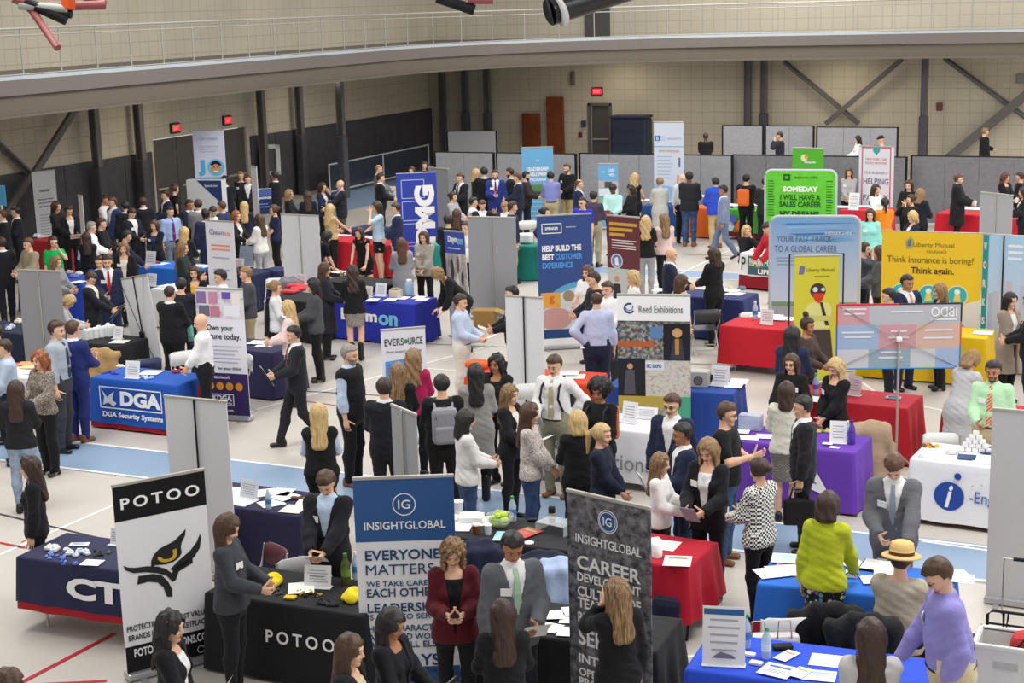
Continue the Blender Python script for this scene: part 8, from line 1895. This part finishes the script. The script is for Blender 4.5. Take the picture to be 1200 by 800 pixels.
p_(875, 264, 20, 'person with a blond bob in black seated behind the white cloth with the green panel', 'f', H=1.62, hair='lob', hc='y', top='sweater', tc='#1b1b1e', arms=('lap', 'face'), legs='sit', bot='slim')
p_(896, 262, 300, 'person in a bright red jacket bending at the white cloth with the green panel', H=1.70, hair='short', hc='n', top='closed', tc='#c02434', bc='#18181b', arms='reach', lean=18, hp=20)
# far right
p_(827, 156, 182, 'person in black from behind over the long mid grey partition', H=1.74, hair='buzz', hc='n', skin='d', top='tee', tc='#1b1b1f', arms='hold')
p_(913, 155, 275, 'person in a dark jacket eating behind the dark grey partition', H=1.74, hair='short', hc='n', top='closed', tc='#2c2e38', arms='face', hp=15)
p_(1005, 159, 285, 'person with black hair in white behind the dark grey partition', 'f', H=1.66, hair='lob', hc='k', top='blouse', tc='#ececea', arms='hold')
p_(1032, 159, 275, 'person in a dark cap and pink shirt above the shield topped banner', H=1.70, hair='cap', hc='k', top='tee', tc='#d9a9a4', arms='hold')
p_(1155, 150, 110, 'person with fair hair in a black jacket standing behind the right partition', H=1.78, hair='short', hc='l', top='closed', tc='#1b1b1f', arms=('down', 'hold'))
p_(995, 197, 355, 'person with long brown hair in a grey blouse right of the green pop-up display', 'f', H=1.68, hair='long', hc='a', top='blouse', tc='#b0b0b3', bot='slim', arms='clasp', badge=2)
p_(1027, 216, 55, 'person with long brown hair in a white blouse under the shield topped banner', 'f', H=1.66, hair='half', hc='n', top='blouse', tc='#efeeea', bot='slim', arms='hold')
p_(1037, 232, 190, 'person with a black ponytail in an orange tee from behind', 'f', H=1.62, hair='pony', hc='k', skin='t', top='tee', tc='#ec8a24', bot='slim', arms='hold')
p_(1065, 211, 345, 'tall person with long brown hair in long black top right of the shield topped banner', 'f', H=1.74, hair='long', hc='n', top='sweater', tc='#1a1a1d', bot='trousers', arms='hold')
p_(1067, 228, 300, 'person with tied dark hair in black below the tall one in a long black top', 'f', H=1.64, hair='bun', hc='n', top='closed', tc='#1d1d21', arms='face')
p_(1079, 221, 150, 'person with light-brown hair in a black blazer from behind at right', 'f', H=1.70, hair='lob', hc='l', top='closed', tc='#20222c', bot='trousers', arms='hold')
p_(1069, 247, 295, 'person with a blond bob in a dark blazer above the big yellow banner', 'f', H=1.66, hair='bob', hc='y', top='blazer', tc='#22243a', sc='#f0f0f0', arms='hold')
p_(1020, 245, 355, 'person with long dark hair in a turquoise sweater between the blue and yellow displays', 'f', H=1.68, hair='long', hc='n', top='sweater', tc='#8fd9d0', bot='slim', arms='down', badge=2)
p_(1014, 284, 75, 'person with dark tied hair touching the face below the turquoise sweater', 'f', H=1.66, hair='bun', hc='n', top='blouse', tc='#4a4a50', arms='face')
p_(1030, 288, 265, 'person with brown hair in a grey jacket beside the yellow banner', 'f', H=1.66, hair='lob', hc='b', top='closed', tc='#55585c', arms='hold')
p_(1124, 204, 85, 'person with short brown hair in a long black puffer coat at right', 'f', H=1.77, hair='short', hc='a', top='puffercoat', tc='#1d1e22', bot='slim', arms='hold', hold=('cup', 'white cup held by the person in the long black puffer coat', 'R'))
p_(1179, 202, 55, 'person with wavy brown hair in black above the grey banner back at far right', 'f', H=1.68, hair='wavy', hc='a', top='blazer', tc='#1b1b1e', sc='#2b2b2e', bot='slim', arms='hold', hold=('cup', 'white cup held above the grey banner back at far right', 'R'))
p_(1199, 219, 280, 'person in black at the right edge beside the red cloth', 'f', H=1.68, hair='long', hc='n', top='blazer', tc='#1b1b1f', sc='#eeeeee', bot='slim', arms='hold')
p_(1195, 202, 265, 'person in a dark jacket cut by the right edge, farther back', H=1.72, hair='short', hc='n', top='closed', tc='#22232a', arms='hold')
# straw fedora for the seated person in beige
hat = [i for i in PEOPLE if 'straw fedora' in i['root']['label']][0]
for ch in list(hat['root'].children):
    if ch.name.startswith('cap'): bpy.data.objects.remove(ch)
hc_, RM = hat['res']['head']
M4 = Matrix.Translation(Vector(hc_)) @ Matrix(RM.tolist()).to_4x4()
hd_ = hair_data('buzz', .0085)
if not hd_.materials: hd_.materials.append(None)
o = link('hair', hd_, hat['root']); o.matrix_local = M4; o.material_slots[0].link = 'OBJECT'; o.material_slots[0].material = mat('hair_n', HAIR['n'][0], .5, kind='hair', col2=HAIR['n'][1])
b = MB(); b.lathe([(.165, .045), (.17, .05), (.16, .062), (.105, .065), (.102, .12), (.092, .165), (.06, .182), (.02, .17)], 28); o = b.build('hat', flat('#d9b878', .8), hat['root']); o.matrix_local = M4 @ Matrix.Diagonal((1, 1.12, 1, 1))
b = MB(); b.lathe([(.1065, .068), (.1060, .095)], 28); o = b.build('hat_band', flat('#5a3a24'), hat['root']); o.matrix_local = M4 @ Matrix.Diagonal((1, 1.12, 1, 1))

# print belongs to the sheet it is on, and badges, ties and belts to the garment that carries them
for o in list(bpy.data.objects):
    if o.parent is None or o.parent.parent is not None: continue
    n = o.name.split('.')[0]; sib = {c.name.split('.')[0]: c for c in o.parent.children} if n in ('lettering', 'emblem', 'name_badge', 'tie', 'belt', 'hat_band') else {}
    for host in {'lettering': ('panel', 'fabric_face', 'fabric', 'sign_face'), 'emblem': ('panel', 'fabric_face'), 'name_badge': ('jacket', 'vest', 'coat', 'top'), 'tie': ('shirt', 'top'), 'belt': ('trousers',), 'hat_band': ('hat',)}.get(n, ()):
        if host in sib:
            m = o.matrix_basis.copy(); o.parent = sib[host]
            if n == 'hat_band': o.matrix_basis = Matrix()
            break
